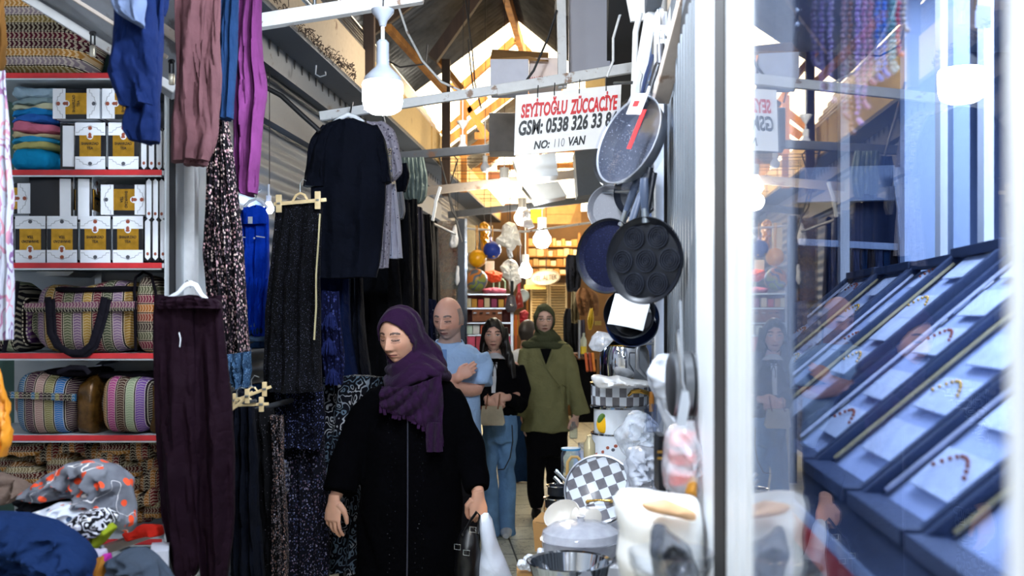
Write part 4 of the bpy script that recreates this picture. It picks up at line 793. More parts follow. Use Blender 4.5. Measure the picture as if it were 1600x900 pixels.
# ================================================================ kitchenware stall on the right
def frame(n, xdir):
    n = V(n).normalized(); x = V(xdir); x = (x-n*x.dot(n)).normalized(); y = n.cross(x)
    return Matrix((x, y, n)).transposed()
m_speck = flecks('granite_coating', '#3c404b', ['#a9aebb', '#6b707d', '#c4cad4'], 190, .20, .45, dens=.6); m_gran2 = flecks('stone_coating', '#73747a', ['#4d4e54', '#9a9ba0'], 240, .2, .5, dens=.5)
m_cast = plain('dark_cast_coating', '#14171f', .38, .2, .2, 30, .1); m_rimgrey = plain('grey_pan_side', '#a5a7ab', .35, .3, .06); m_hand = plain('blue_grey_handle', '#3c475c', .4); m_film = plastic_film('clear_wrap'); m_filmw = plastic_film('milky_wrap', '#f2f2f2', .75, .3)
m_chrome = metal('polished_steel', '#cfd4dc', .08, .05); m_gild = metal('gilded_metal', '#c49a4a', .25, .1); m_enam = plain('white_enamel', '#dfe4ea', .15, var=.03); m_paper = plain('paper_label', '#d9dce4', .6, var=.05)
PN = []
def pan(name, px, py, Y, R_, n, hdir, label, m_in, m_out, depth=.035, hl=.15, extra=None, cat='pan', hm=None, hook=True):
    c = P(px, py, Y); M_ = frame(n, hdir); t = thing(name, label, cat, c, None)
    obj('pan_body', G().lathe([(0, -depth), (R_*.78, -depth), (R_*.86, -depth*.85), (R_, 0), (R_*.985, .003), (R_*.965, 0), (R_*.84, -depth*.80), (R_*.76, -depth+.004), (0, -depth+.004)], c, 56, M_), m_out, t)
    obj('cooking_surface', G().lathe([(R_*.955, -.0015), (R_*.83, -depth*.78), (R_*.75, -depth+.0055), (0, -depth+.0055), (0, -depth+.0045), (R_*.74, -depth+.0045), (R_*.82, -depth*.80), (R_*.95, -.003)], c, 56, M_, cap=False), m_in, t)
    if hl:
        h = obj('handle', G().tube([c+M_ @ V((R_*.9, 0, -.012)), c+M_ @ V((R_+hl*.3, 0, -.004)), c+M_ @ V((R_+hl*.7, 0, 0)), c+M_ @ V((R_+hl, 0, -.002))], [(.010, .006), (.011, .007), (.014, .008), (.011, .006)], 12, up=M_ @ V((0, 1, 0))), hm or m_cast, t)
        obj('rivet_plate', G().tube([c+M_ @ V((R_*.88, 0, -.012)), c+M_ @ V((R_+hl*.22, 0, -.004))], (.013, .008), 10, up=M_ @ V((0, 1, 0))), m_steel, t)
    PN.append(t); return t, c, M_
# display tables
m_tbl = plain('stall_table_cloth', '#c4c6cb', .7, var=.06)
st = thing('display_table', 'low pale stall table carrying the glass dishes and the checkered tray', 'table', (.30, 3.1, 0))
obj('tabletop', G().box((.30, 3.36, .80), (.36, .74, .03), R(-5)), m_tbl, st, False)
for x, y in ((.13, 3.04), (.43, 3.04), (.18, 3.68), (.46, 3.66)): obj('leg', G().box((x, y, .39), (.03, .03, .79)), m_steeldark, st, False)
st2 = thing('display_stand', 'taller stand under the tower of enamel pots', 'stand', (.52, 4.2, 0))
obj('top', G().box((.43, 4.15, .955), (.34, .55, .03), R(-5)), m_tbl, st2, False); obj('body', G().box((.43, 4.15, .47), (.28, .5, .94), R(-5)), m_card, st2, False)
# hanging pans
hk = thing('pan_rack', 'steel hook bar holding the hanging pans', 'rack', P(1010, 130, 3.55)); obj('bar', G().tube([P(1026, 128, 3.45), P(960, 130, 3.8)], .006), m_steel, hk); obj('bar', G().tube([P(1028, 300, 3.45), P(940, 300, 3.75)], .006), m_steel, hk); obj('bar', G().tube([P(1028, 420, 3.45), P(950, 420, 3.7)], .006), m_steel, hk)
t, c, M_ = pan('frying_pan', 981, 218, 3.1, .148, (-.80, -.50, .32), (.37, 0, .93), 'speckled granite frying pan in clear wrap hanging topmost beside the sign', m_speck, m_rimgrey, .052, .14)
obj('plastic_wrap', G().lathe([(0, .012), (.10, .010), (.158, .006), (.160, 0), (.150, -.05), (.09, -.062), (0, -.062)], c, 40, M_), glass('pan_wrap', (.93, .95, 1), 1, .5, .12), t)
lb = obj('card_label', G().box(c+M_ @ V((.112, .0, .016)), (.07, .075, .002), M_.to_quaternion()), m_paper, t, False); obj('red_mark', G().box(c+M_ @ V((.112, .005, .0175)), (.02, .03, .002), M_.to_quaternion()), m_red, lb, False)
obj('red_strip', G().box(c+M_ @ V((.03, -.045, .013)), (.13, .022, .0015), M_.to_quaternion()), m_red, t, False)
pan('frying_pan', 951, 325, 3.7, .088, (-.45, -.88, .05), (.6, 0, 1), 'small light grey coated pan left below the wrapped granite pan', m_gran2, m_rimgrey, .03, .12)
pan('frying_pan', 996, 300, 3.62, .095, (-.5, -.86, 0), (.2, 0, 1), 'dark pan hidden behind the handles under the granite pan', m_cast, m_cast, .03, .14)
t, c, M_ = pan('crepe_pan', 949, 400, 3.15, .120, (-.62, -.78, .0), (.55, 0, .9), 'dark blue dimpled crepe pan left of the seven ring pan', flecks('dimpled_coating', '#11142a', ['#262b48', '#080a16'], 190, .3, .35, dens=.8), m_cast, .018, .16, hm=m_hand)
t, c, M_ = pan('pancake_pan', 1006, 407, 2.6, .115, (-.60, -.80, .0), (.0, 0, 1), 'dark pancake pan with seven ringed wells hanging in front', m_cast, m_cast, .02, .10, hm=m_hand)
for k in range(7):
    a = PI/6+k*PI/3 if k < 6 else 0; r0 = .070 if k < 6 else 0; cc = c+M_ @ V((r0*math.cos(a), r0*math.sin(a), -.012))
    g = G()
    for q in (.030, .0235, .017, .0105, .005): g.lathe([(q, 0), (q, .004), (q-.0022, .004), (q-.0022, 0)], cc, 26, M_, cap=False)
    obj('ringed_well', g, plain('well_metal', '#2a2e3a', .32, .4, .1) if k == 0 else bpy.data.materials['well_metal'], t)
t, c, M_ = pan('deep_pan', 983, 488, 3.1, .082, (-.30, -.92, .28), (.2, 0, 1), 'black deep pan with a white paper card hanging lowest', m_cast, m_cast, .06, .08)
obj('paper_card', G().sheet(lambda u, v: c+M_ @ V((.048-.10*v, -.06+.115*u, .012+.010*math.sin(3*u))), 10, 4, .001), m_paper, t)
pan('saucepan', 988, 500, 3.2, .088, (-.30, -.92, .25), (.2, 0, 1), 'larger dark blue pan rim behind the pan with the paper card', plain('navy_enamel', '#162444', .2), plain('navy_enamel_out', '#1b2c55', .2), .07, 0)
obj('handle', G().tube([P(985, 352, 2.95), P(992, 330, 2.95), P(1001, 302, 2.96)], [(.012, .007), (.014, .009), (.010, .006)], 12), m_hand, PN[3])
for k, (a, b) in enumerate((((1016, 262), (1000, 340)), ((1022, 270), (1010, 345)))): obj('handle', G().tube([P(*a, 3.0), P(*b, 3.0)], (.010, .006), 10), m_cast, PN[5+k])
one('wire_hook', G().tube([P(1000, 148, 3.4), P(1001, 130, 3.42), P(1004, 118, 3.43), P(1001, 108, 3.44)], .002), m_steel, 'thin wire hook above the wrapped granite pan', 'hook')
obj('handle', G().tube([P(1003, 150, 3.35), P(1010, 120, 3.4), P(1020, 88, 3.45)], [(.010, .007), (.013, .008), (.011, .006)], 12), plain('dark_blue_handle', '#25304e', .4), PN[0])
# crinkled film helper
def film(name, pts, Y, label, m=None, fr=.06, seed=1, amp=.012, cat='plastic bag', sc=16): return one(name, puff(G(), pts, Y, fr, fr*.6, seed, amp, sc), m or m_film, label, cat)
# tower of pots
def checker(name, mode, k=16, sc=.028, a='#dfe5ee', b='#5d5b62'):
    n = NT(name); co = n.co(rot=(0, R(22), 0) if mode == 'flat' else (0, 0, 0)); s = n.new('ShaderNodeSeparateXYZ'); n.link(co, s.inputs[0])
    if mode == 'flat': u = n.math('DIVIDE', s.outputs[0], sc)
    else: u = n.math('MULTIPLY', n.math('ARCTAN2', s.outputs[1], s.outputs[0]), k/(2*PI))
    v = n.math('DIVIDE', s.outputs[2], sc if mode == 'flat' else .042)
    f = n.math('MODULO', n.math('ADD', n.math('FLOOR', n.math('ADD', u, 100)), n.math('FLOOR', n.math('ADD', v, 100))), 2)
    bb = n.mix(n.noise(co, 60, 3), b, '#7d7b80'); return n.set(n.mix(f, bb, a), .2, 0, .5)
TY = 4.15
def potat(name, x0, x1, y0, y1, label, m, Y=TY, prof=None, cat='pot', n=48):
    a, b = P(x0, y1, Y), P(x1, y0, Y); r = (b.x-a.x)/2; h = b.z-a.z; c = V(((a.x+b.x)/2, Y+r, a.z)); t = thing(name, label, cat, c)
    prof = prof or [(0, 0), (.93, 0), (.985, .06), (1, .5), (1, .96), (1.02, 1), (.97, 1), (.95, .9), (.93, .1), (0, .08)]
    obj('pot_body', G().lathe([(p*r, q*h) for p, q in prof], c, n), m, t); return t, c, r, h
t, c, r, h = potat('enamel_pot', 927, 1003, 681, 735, 'white enamel pot with tiny brown motifs, lowest of the tower', m_enam)
obj('rim', G().lathe([(r*1.03, h-.002), (r*1.03, h+.004), (r*.96, h+.004), (r*.96, h-.002)], c, 48, cap=False), m_chrome, t)
for k, (x, y, m) in enumerate(((943, 707, 'emblem_brown'), (950, 700, 'emblem_brown'), (958, 703, 'grey_print'), (934, 712, 'emblem_brown'), (962, 697, 'emblem_brown'))):
    q = P(x, y, TY); ang = math.atan2(-1, (q.x-c.x)/r); q = V((q.x, c.y-math.sqrt(max(0, r*r-(q.x-c.x)**2))-.001, q.z)); obj('motif', G().ball(q, (.008, .002, .007), 10, 6), bpy.data.materials[m], t)
t, c, r, h = potat('enamel_pot', 931, 1012, 640, 682, 'white enamel pot with a yellow lemon, second from the bottom of the tower', m_enam)
obj('rim', G().lathe([(r*1.03, -.004), (r*1.04, .002), (r*.97, .002)], c, 48, cap=False), m_chrome, t)
q = P(944, 664, TY); q.y = c.y-math.sqrt(max(0, r*r-(q.x-c.x)**2))-.001
lm = obj('lemon_motif', G().ball(q, (.030, .006, .038), 18, 12), plain('lemon_yellow', '#e0a80a', .4), t); obj('leaf_motif', G().ball(q+V((-.012, -.004, .026)), (.012, .003, .022), 10, 8, Matrix.Rotation(.5, 3, 'Y')).ball(q+V((.012, -.002, .034)), (.016, .003, .009), 10, 8), plain('leaf_green', '#47661f', .5), lm)
t, c, r, h = potat('enamel_pot', 927, 1020, 602, 637, 'checkered grey and white pot with gilded handle in the tower', checker('pot_checks', 'round', 26))
obj('rim', G().lathe([(r*1.03, h-.003), (r*1.035, h+.005), (r*.95, h+.005), (r*.95, h-.003)], c, 48, cap=False), m_gild, t); obj('foot_ring', G().lathe([(r*1.02, -.010), (r*1.03, -.002), (r*1.0, .003), (r*.9, -.01)], c, 48, cap=False), m_chrome, t)
obj('handle', G().tube([P(982, 618, TY-.01), P(988, 612, TY-.035), P(1000, 611, TY-.045), P(1012, 614, TY-.02), P(1016, 620, TY+.01)], [.006, .009, .010, .009, .006], 10), m_gild, t)
obj('handle', G().tube([P(1018, 612, TY-.08), P(1018, 643, TY-.08)], [(.013, .010)]*2, 12), plain('amber_wood', '#b9772c', .4), t)
film('plastic_wrap', [(924, 586), (936, 583), (945, 590), (965, 586), (985, 592), (1000, 595), (1012, 592), (1022, 604), (975, 606), (930, 606)], TY-.05, 'milky plastic puffed on top of the checkered pot', m_filmw, .10, 2, .02)
t, c, r, h = potat('cooking_pot', 940, 1020, 534, 596, 'polished steel domed pot standing on the checkered pot', m_chrome, TY+.03, [(0, 0), (.95, 0), (1, .05), (1, .55), (.97, .74), (.86, .9), (.6, .98), (.55, 1), (0, 1)])
obj('side_handle', G().tube([P(1012, 592, TY-.03), P(996, 575, TY-.05), P(996, 545, TY-.05), P(1000, 537, TY-.05), P(1026, 537, TY-.03)], [.006, .010, .010, .007, .006], 10), metal('brushed_steel', '#9fa3aa', .35), t); obj('lid_band', G().lathe([(r*.88, h*.88), (r*.90, h*.91), (r*.86, h*.93)], c, 48, cap=False), m_gild, t)
one('pot_lid', G().lathe([(0, .02), (.09, .018), (.12, 0), (.125, -.004), (0, -.004)], P(985, 528, TY+.12)+V((0, 0, 0)), 40), m_cast, 'dark lid resting on the polished steel pot', 'lid')
film('plastic_bag', [(920, 540), (925, 525), (935, 517), (948, 520), (958, 530), (950, 540), (938, 550), (926, 548)], TY-.15, 'small clear bag left of the steel pot', None, .05, 4, .02)
# stacked steel pans and ladles on the shutter
sp2 = thing('pan_stack', 'grey steel pans nested on edge against the shutter', 'pan', P(1066, 650, 2.0))
for k, (x0, x1) in enumerate(((1046, 1060), (1060, 1077), (1077, 1090))): obj('pan_body', G().lathe([(.059, 0), (.066, .004), (.066, (x1-x0)/F*2.0), (.061, (x1-x0)/F*2.0), (0, (x1-x0)/F*2.0), (0, 0)], P(x0, 600, 2.03), 40, Matrix.Rotation(R(90), 3, 'Y')), metal('grey_steel_%d' % k, '#74777c', .38, .1), sp2)
one('ladle', G().tube([P(1058, 520, 1.9), P(1061, 550, 1.9), P(1066, 602, 1.9)], [.003, .0025, .003], 8).tube([P(1058, 520, 1.9), P(1060, 514, 1.9), P(1062, 520, 1.9)], .002, 8), m_chrome, 'thin steel ladle handle before the nested pans', 'ladle')
sp3 = thing('spatula', 'polished steel spatula hanging before the nested pans', 'spatula', P(1066, 660, 1.88)); obj('blade', G().prism([P(1056, 664, 1.88), P(1072, 667, 1.88), P(1078, 630, 1.88), P(1076, 612, 1.88), P(1066, 608, 1.88), P(1062, 630, 1.88)], (0, .002, 0)), m_chrome, sp3, False); obj('handle', G().tube([P(1070, 612, 1.88), P(1066, 595, 1.88), P(1062, 470, 1.9)], .0025), m_chrome, sp3)
film('plastic_wrap', [(1008, 582), (1018, 562), (1030, 552), (1049, 553), (1050, 600), (1050, 690), (1040, 690), (1036, 650), (1030, 622), (1020, 612), (1012, 600)], 2.35, 'crumpled clear wrap hanging left of the nested steel pans', plastic_film('cloudy_wrap', '#dfe4ee', .62, .2), .06, 6, .03)
for k, x in enumerate((1018, 1028)): one('drinking_glass', G().lathe([(0, 0), (.016, 0), (.019, .03), (.016, .06), (.021, .09), (.019, .09), (.014, .05), (0, .01)], P(x, 675, 3.2), 20), glass('tumbler_glass%d' % k, (.9, .93, 1)), ('left' if k == 0 else 'right')+' one of two clear glasses under the crumpled wrap', 'glass')
film('plastic_bag', [(976, 650), (995, 640), (1015, 648), (1026, 660), (1040, 690), (1030, 700), (1012, 712), (985, 720), (970, 705), (960, 680)], 3.7, 'crinkled clear bag beside the lemon pot', None, .08, 7, .035)
film('plastic_bag', [(982, 702), (1000, 696), (1024, 700), (1026, 740), (1026, 775), (1000, 778), (982, 770), (978, 735)], 3.3, 'shiny clear bag of silvery goods right of the checkered tray', plastic_film('silver_wrap', '#c9cfdc', .7, .12), .09, 8, .03, sc=22)
bx = thing('black_box', 'narrow black box with gold print beside the red bag', 'box', P(1031, 765, 2.3)); obj('carton_body', G().box(P(1031, 721, 2.35), (.017, .08, .13)), m_tb, bx, False)
for y in (706, 716): obj('gold_print', G().box(P(1031, y, 2.302), (.012, .002, .006)), m_gild, bx, False)
one('bronze_hook', G().tube([P(974, 684, 3.95), P(982, 676, 3.93), P(990, 680, 3.93), P(992, 690, 3.95)], .008), m_gild, 'bronze hook shaped fitting in front of the lemon pot', 'fitting')
# round checkered tray leaning
c = P(936, 766, 3.55); M_ = frame((-.22, -.93, .28), (1, 0, 0)); t = thing('round_tray', 'round grey and white checkered tray leaning on the enamel pots', 'tray', c)
obj('tray_body', G().lathe([(0, -.012), (.112, -.012), (.124, 0), (.127, .003), (.122, .004), (.110, -.006), (0, -.006)], c, 56, M_), metal('tray_rim', '#b9bdc6', .3, .05), t)
obj('checkered_face', G().lathe([(0, -.004), (.108, -.004), (.118, .0035), (.117, .0045), (.107, -.0025), (0, -.0025)], c, 56, M_), checker('tray_checks', 'flat', sc=.0335), t)
hp = [V((-.042, -.04, .004)), V((-.040, -.04, .024)), V((0, -.037, .027)), V((.040, -.04, .024)), V((.042, -.04, .004))]; obj('handle', G().tube([c+M_ @ p for p in hp], [.008, .005, .0035, .005, .008], 10), m_gild, t)
# small things by the aisle
j = thing('glass_jar', 'clear glass jar with a flat blue lid at the aisle edge', 'jar', P(892, 745, 3.9)); obj('jar_body', G().lathe([(0, 0), (.034, 0), (.038, .02), (.038, .09), (.032, .105), (.030, .105), (.034, .09), (.034, .02), (0, .006)], P(892, 745, 3.9), 28), glass('jar_glass2', (.8, .87, .95)), j); obj('lid', G().lathe([(0, .106), (.038, .106), (.038, .113), (0, .114)], P(892, 745, 3.9), 28), plain('blue_lid', '#3f7fa8', .4), j)
one('glass_cup', G().lathe([(0, 0), (.022, 0), (.028, .05), (.03, .08), (.027, .08), (.02, .006), (0, .006)], P(915, 724, 3.9), 20), glass('cup_glass', (.9, .93, 1)), 'small clear glass between the jar and the pots', 'glass')
one('rattan_basket', G().tube([P(886, 742, 3.7), P(887, 722, 3.7), P(893, 714, 3.7), P(902, 714, 3.7), P(909, 722, 3.7)], .006, 8), plain('rattan', '#b28f55', .6), 'rattan basket arch in front of the blue lidded jar', 'basket')
one('bottle', G().lathe([(0, 0), (.022, 0), (.022, .07), (.010, .09), (.010, .10), (0, .10)], P(921, 722, 3.75), 18), plain('perfume_bottle', '#b9ab86', .25, .3), 'small gilded bottle at the left foot of the enamel pots', 'bottle')
for k, (a, b) in enumerate((((868, 735), (884, 752)), ((866, 745), (880, 760)), ((864, 756), (878, 768)))): one('steel_tongs', G().tube([P(*a, 3.8), P(*b, 3.78)], [(.008, .003), (.005, .003)], 8), m_chrome, ('uppermost', 'middle', 'lowest')[k]+' of three steel tongs fanned out at the aisle edge', 'tongs')
for k, (y, x0, x1) in enumerate(((762, 856, 888), (782, 852, 890))):
    t, c, r, h = potat('steel_pan', x0, x1, y, y+14, ('upper', 'lower')[k]+' small steel pan in the stack left of the checkered tray', m_cast, 3.7); obj('rim', G().lathe([(r*1.12, h), (r*1.12, h+.004), (r*.95, h+.003)], c, 40, cap=False), m_chrome, t)
one('pan_pedestal', G().box((P(872, 800, 3.85).x, 3.80, .425), (.11, .13, .85)), m_card, 'brown carton under the small steel pans', 'box', smooth=False)
# plates, cup, carton, glass dish, bucket
m_cream = plain('cream_melamine', '#ded8cf', .3, var=.03)
one('half_bowl', G().lathe([(.001, 0), (.03, .001), (.052, .02), (.062, .045), (.060, .045), (.049, .022), (.028, .005), (.001, .004)], P(884, 824, 3.3)+V((0, .0, .015)), 40, frame((-.35, -.6, .8), (1, 0, 0))), m_cream, 'cream bowl tipped open above the glass dish', 'bowl')
cp = thing('mug', 'cream cup lying on its side above the glass dish', 'mug', P(915, 822, 3.25)); Mc = frame((.5, -.85, .15), (0, 0, 1)); obj('cup_body', G().lathe([(0, 0), (.024, 0), (.03, .005), (.034, .06), (.032, .06), (.026, .01), (0, .008)], P(897, 806, 3.30), 36, frame((.8, -.6, -.1), (0, 0, 1))), m_cream, cp)
obj('cup_base', G().lathe([(0, 0), (.026, 0), (.029, .006), (.025, .008), (0, .008)], P(926, 808, 3.2), 36, frame((.2, -.97, .1), (0, 0, 1))), m_cream, cp)
one('saucer', G().lathe([(0, 0), (.05, .002), (.07, .012), (.069, .014), (.048, .006), (0, .005)], P(905, 826, 3.3), 40), m_cream, 'cream saucer under the tipped cup', 'plate')
bxx = thing('carton', 'open brown carton standing at the aisle edge', 'box', P(845, 862, 3.45)); a = P(834, 862, 3.4); w = .07
obj('box_body', G().prism([P(836, 862, 3.4), P(848, 860, 3.4), P(862, 822, 3.4), P(832, 816, 3.4)], (.01, .08, 0)), m_card, bxx, False); obj('flap', G().prism([P(832, 816, 3.4), P(846, 801, 3.5), P(862, 803, 3.5), P(862, 818, 3.42)], (0, .004, .002)), m_card, bxx, False)
gd = thing('glass_dish', 'large lidded glass dish wrapped in film at the front of the stall', 'dish', P(910, 886, 3.0)); c = P(911, 886, 3.0)+V((0, .11, 0))
mg = plastic_film('dish_glass', '#d5d8e4', .5, .06); obj('dish_body', G().lathe([(0, 0), (.10, 0), (.118, .02), (.122, .055), (.126, .06), (.118, .06), (.11, .02), (0, .01)], c, 56), mg, gd); obj('lid', G().lathe([(.124, .062), (.118, .085), (.09, .105), (.04, .113), (0, .114), (0, .108), (.04, .107), (.085, .098), (.112, .08), (.118, .062)], c, 56), mg, gd)
obj('lid_knob', G().lathe([(0, .113), (.012, .113), (.010, .125), (.016, .132), (0, .134)], c, 20), mg, gd)
c = P(893, 890, 2.75)+V((0, .09, -.10)); bk = thing('steel_bowl', 'shiny steel basin rim at the bottom edge of the photo', 'bowl', c)
obj('bowl_body', G().lathe([(0, 0), (.09, 0), (.118, .10), (.124, .102), (.12, .104), (.112, .10), (.085, .008), (0, .008)], c, 56), m_chrome, bk)
bs = thing('stall_box', 'white crate under the basin at the front of the stall', 'crate', (.19, 2.80, 0)); obj('crate_body', G().box((.19, 2.80, .385), (.28, .32, .77), bev=.01), m_tbl, bs, False)
for k in range(9):
    r = random.Random(k+9); x, y = 812+r.uniform(0, 36), 864+r.uniform(0, 26); one('paper_scrap', puff(G(), [(x-9, y), (x-4, y-9), (x+6, y-6), (x+10, y+3), (x+2, y+8), (x-6, y+6)], 3.1, .015, .01, k, .01, 40, 20, 5), m_paper, 'torn white paper scrap at the aisle corner of the stall', 'paper', 'white paper scraps at the corner of the stall')
one('scrap_tray', G().box(P(832, 893, 3.15), (.10, .12, .02)), m_card, 'flat card under the white paper scraps', 'card', smooth=False)
# red and white bags in front
film('plastic_bag', [(1036, 700), (1044, 672), (1060, 660), (1086, 654), (1092, 700), (1090, 776), (1060, 778), (1040, 760)], 1.98, 'pinkish red goods in a clear bag against the white door frame', None, .07, 11, .02)
for k, (y, h) in enumerate(((684, 26), (712, 28), (742, 30))): one('red_plastic', puff(G(), [(1046, y+h/2), (1048, y-h/2+4), (1070, y-h/2), (1088, y-h/2), (1088, y+h/2), (1070, y+h/2+3)], 2.0, .04, .03, k+3, .01, 12), plain('coral_plastic%d' % k, '#d8483c' if k else '#e0706a', .35), ('top', 'middle', 'bottom')[k]+' coral red item inside the clear bag by the door frame', 'item', 'coral red items in the clear bag')
one('wooden_spoon', puff(G(), [(1070, 770), (1074, 752), (1082, 744), (1088, 746), (1088, 778)], 1.9, .02, .02, 4, .004), plain('honey_wood', '#c4862c', .45), 'honey coloured wooden edge under the red bag', 'spoon')
m_bagw = plastic_film('thick_white_bag', '#fbfaf6', 1.0, .35)
film('plastic_bag', [(962, 790), (966, 768), (985, 763), (1010, 764), (1040, 770), (1088, 776), (1094, 830), (1094, 930), (970, 930), (960, 870), (968, 830)], 1.85, 'large bulging white plastic bag at the lower right of the aisle', m_bagw, .09, 13, .018, sc=6)
one('peach_cloth', puff(G(), [(1000, 786), (1040, 780), (1088, 800), (1088, 815), (1050, 806), (1010, 798)], 1.74, .02, .03, 3, .006, 10), plain('peach_goods', '#e8b98a', .6), 'peach tinted fold on top of the large white bag', 'cloth')
film('plastic_bag', [(1020, 845), (1023, 816), (1040, 822), (1060, 838), (1078, 858), (1088, 880), (1090, 930), (1020, 930)], 1.68, 'dark goods in clear wrap before the large white bag', plastic_film('dark_wrap', '#5b606b', .85, .2), .05, 15, .03, sc=18)
t = thing('glass_bowl', 'clear glass bowl at the very bottom right of the stall', 'bowl', P(1050, 930, 1.55)); obj('bowl_body', G().lathe([(0, 0), (.04, 0), (.065, .05), (.068, .07), (.064, .07), (.058, .045), (0, .008)], P(1048, 930, 1.58), 40), glass('bowl_glass', (.95, .97, 1), 1.6), t)
one('front_crate', G().box((.20, 1.95, .35), (.24, .5, .68), R(-5), .01), m_tbl, 'white crate under the large white bag', 'crate')
# ================================================================ jewellery shop behind the glass
GA = .0928
def GL(Y, off, z): return V((GA*Y+.186+off, Y, z))
m_frame = plain('white_aluminium', '#e9edf2', .35, var=.02, bump=.02); m_rub = plain('black_rubber_gap', '#120e0e', .8)
dr = thing('door_frame', 'white aluminium door frame with a dark seam at the glass shop', 'door frame', (.33, 1.65, 0))
def along(ya, yb, off, w): return G().prism([GL(ya, off, 0), GL(yb, off, 0), GL(yb, off+w, 0), GL(ya, off+w, 0)], (0, 0, 2.7))
obj('door_post', along(1.668, 2.02, 0, .05), m_frame, dr, False); obj('rubber_seam', along(1.518, 1.668, -.003, .04), m_rub, dr, False)
obj('ribbed_post', along(1.42, 1.518, 0, .05), m_frame, dr, False); obj('ribbed_post', along(1.33, 1.415, .004, .05), m_frame, dr, False); obj('ribbed_post', along(1.285, 1.325, .008, .05), m_frame, dr, False)
one('door_frame', along(.36, .459, 0, .06), m_frame, 'near white frame post at the right edge of the photo', 'door frame', smooth=False)
pa, pb_ = GL(.455, .006, .3), GL(1.29, .006, .3)
gl = G().prism([pa, pb_, pb_+V((0, 0, 2.35)), pa+V((0, 0, 2.35))], V((.004, -.0004, 0)))
tag(obj('window_1', gl, glass('shop_window_glass', (.92, .95, 1.0), 1.0, .9), None, False), kind='structure')
one('window_rail', G().beam(GL(.45, .03, .28), GL(1.3, .03, .28), .05, .06).beam(GL(.45, .03, 2.68), GL(1.3, .03, 2.68), .05, .06), m_frame, 'white rails at the foot and head of the shop window', 'rail', smooth=False)
m_shopw = plain('shop_wall_blue', '#5c6f96', .6, var=.1, sc=3); m_pale = plain('pale_blue_column', '#9fb2d2', .5, var=.03, sc=4); m_shopd = plain('shop_dark', '#28375c', .6)
struct('wall_shop_back', G().box((2.3, 4.6, 1.4), (3.4, .06, 2.8)), m_shopw); struct('wall_shop_right', G().box((3.6, 2.0, 1.4), (.06, 5.2, 2.8)), m_shopw)
struct('wall_shop_front', G().box((2.0, -.55, 1.4), (3.4, .06, 2.8)), m_shopw); struct('ceiling_shop', G().prism([GL(-.5, .0, 2.78), GL(4.6, .14, 2.78), V((3.6, 4.6, 2.78)), V((3.6, -.5, 2.78))], (0, 0, .05)), m_pale)
struct('wall_shop_side', G().prism([GL(-.55, .0, 0), GL(.44, .0, 0), GL(.44, .0, 2.78), GL(-.55, .0, 2.78)], (.03, 0, 0)), m_shopw)
# tray stand running along the window: it rises away from the glass
o0, z0, o1, z1 = .27, 1.25, .83, 1.725
m_tray = plain('tray_slate', '#35425e', .45, .2, .06); m_pgold = plain('pale_gilt', '#b5a67c', .5); m_line = plain('tray_lining', '#c8cbd9', .6); m_bed = plain('tray_bed', '#a9b8dc', .6, var=.08, sc=6); m_card2 = plain('display_card', '#c4cfe6', .5); m_redt = plain('red_ledge', '#c8323a', .45)
def TP(Y, s, lift=0):       # a point on the slanting stand: Y along it, s from the low edge (0) to the high edge (1)
    n = V((-.62, .05, .78)); return GL(Y-.05*s, o0+(o1-o0)*s, z0+(z1-z0)*s)+n*lift
trays = [(.60, .99), (1.0, 1.40), (1.41, 1.735), (1.745, 2.115), (2.125, 2.48), (2.49, 2.84), (2.85, 3.25), (3.26, 3.66), (3.67, 4.1)]
base = thing('tray_stand', 'slate grey slanting stand of the jewellery window', 'display stand', GL(2.2, .5, 0))
obj('front_ledge', G().prism([TP(.5, -.11), TP(4.2, -.11), TP(4.2, .02), TP(.5, .02)], (0, 0, -.05)), m_tray, base, False)
obj('red_edge', G().prism([GL(.5, o0-.07, 1.165), GL(4.2, o0-.07, 1.175), GL(4.2, o0-.07, 1.12), GL(.5, o0-.07, 1.12)], (.02, 0, 0)), m_redt, base, False)
obj('pale_band', G().prism([GL(.5, o0-.065, 1.195), GL(4.2, o0-.065, 1.195), GL(4.2, o0-.065, 1.165), GL(.5, o0-.065, 1.165)], (.02, 0, 0)), m_pale, base, False)
obj('cabinet', G().prism([GL(.5, o0-.02, 0), GL(4.2, o0-.02, 0), GL(4.2, o0-.02, 1.16), GL(.5, o0-.02, 1.16)], (.5, 0, 0)), m_shopd, base, False)
r = random.Random(11)
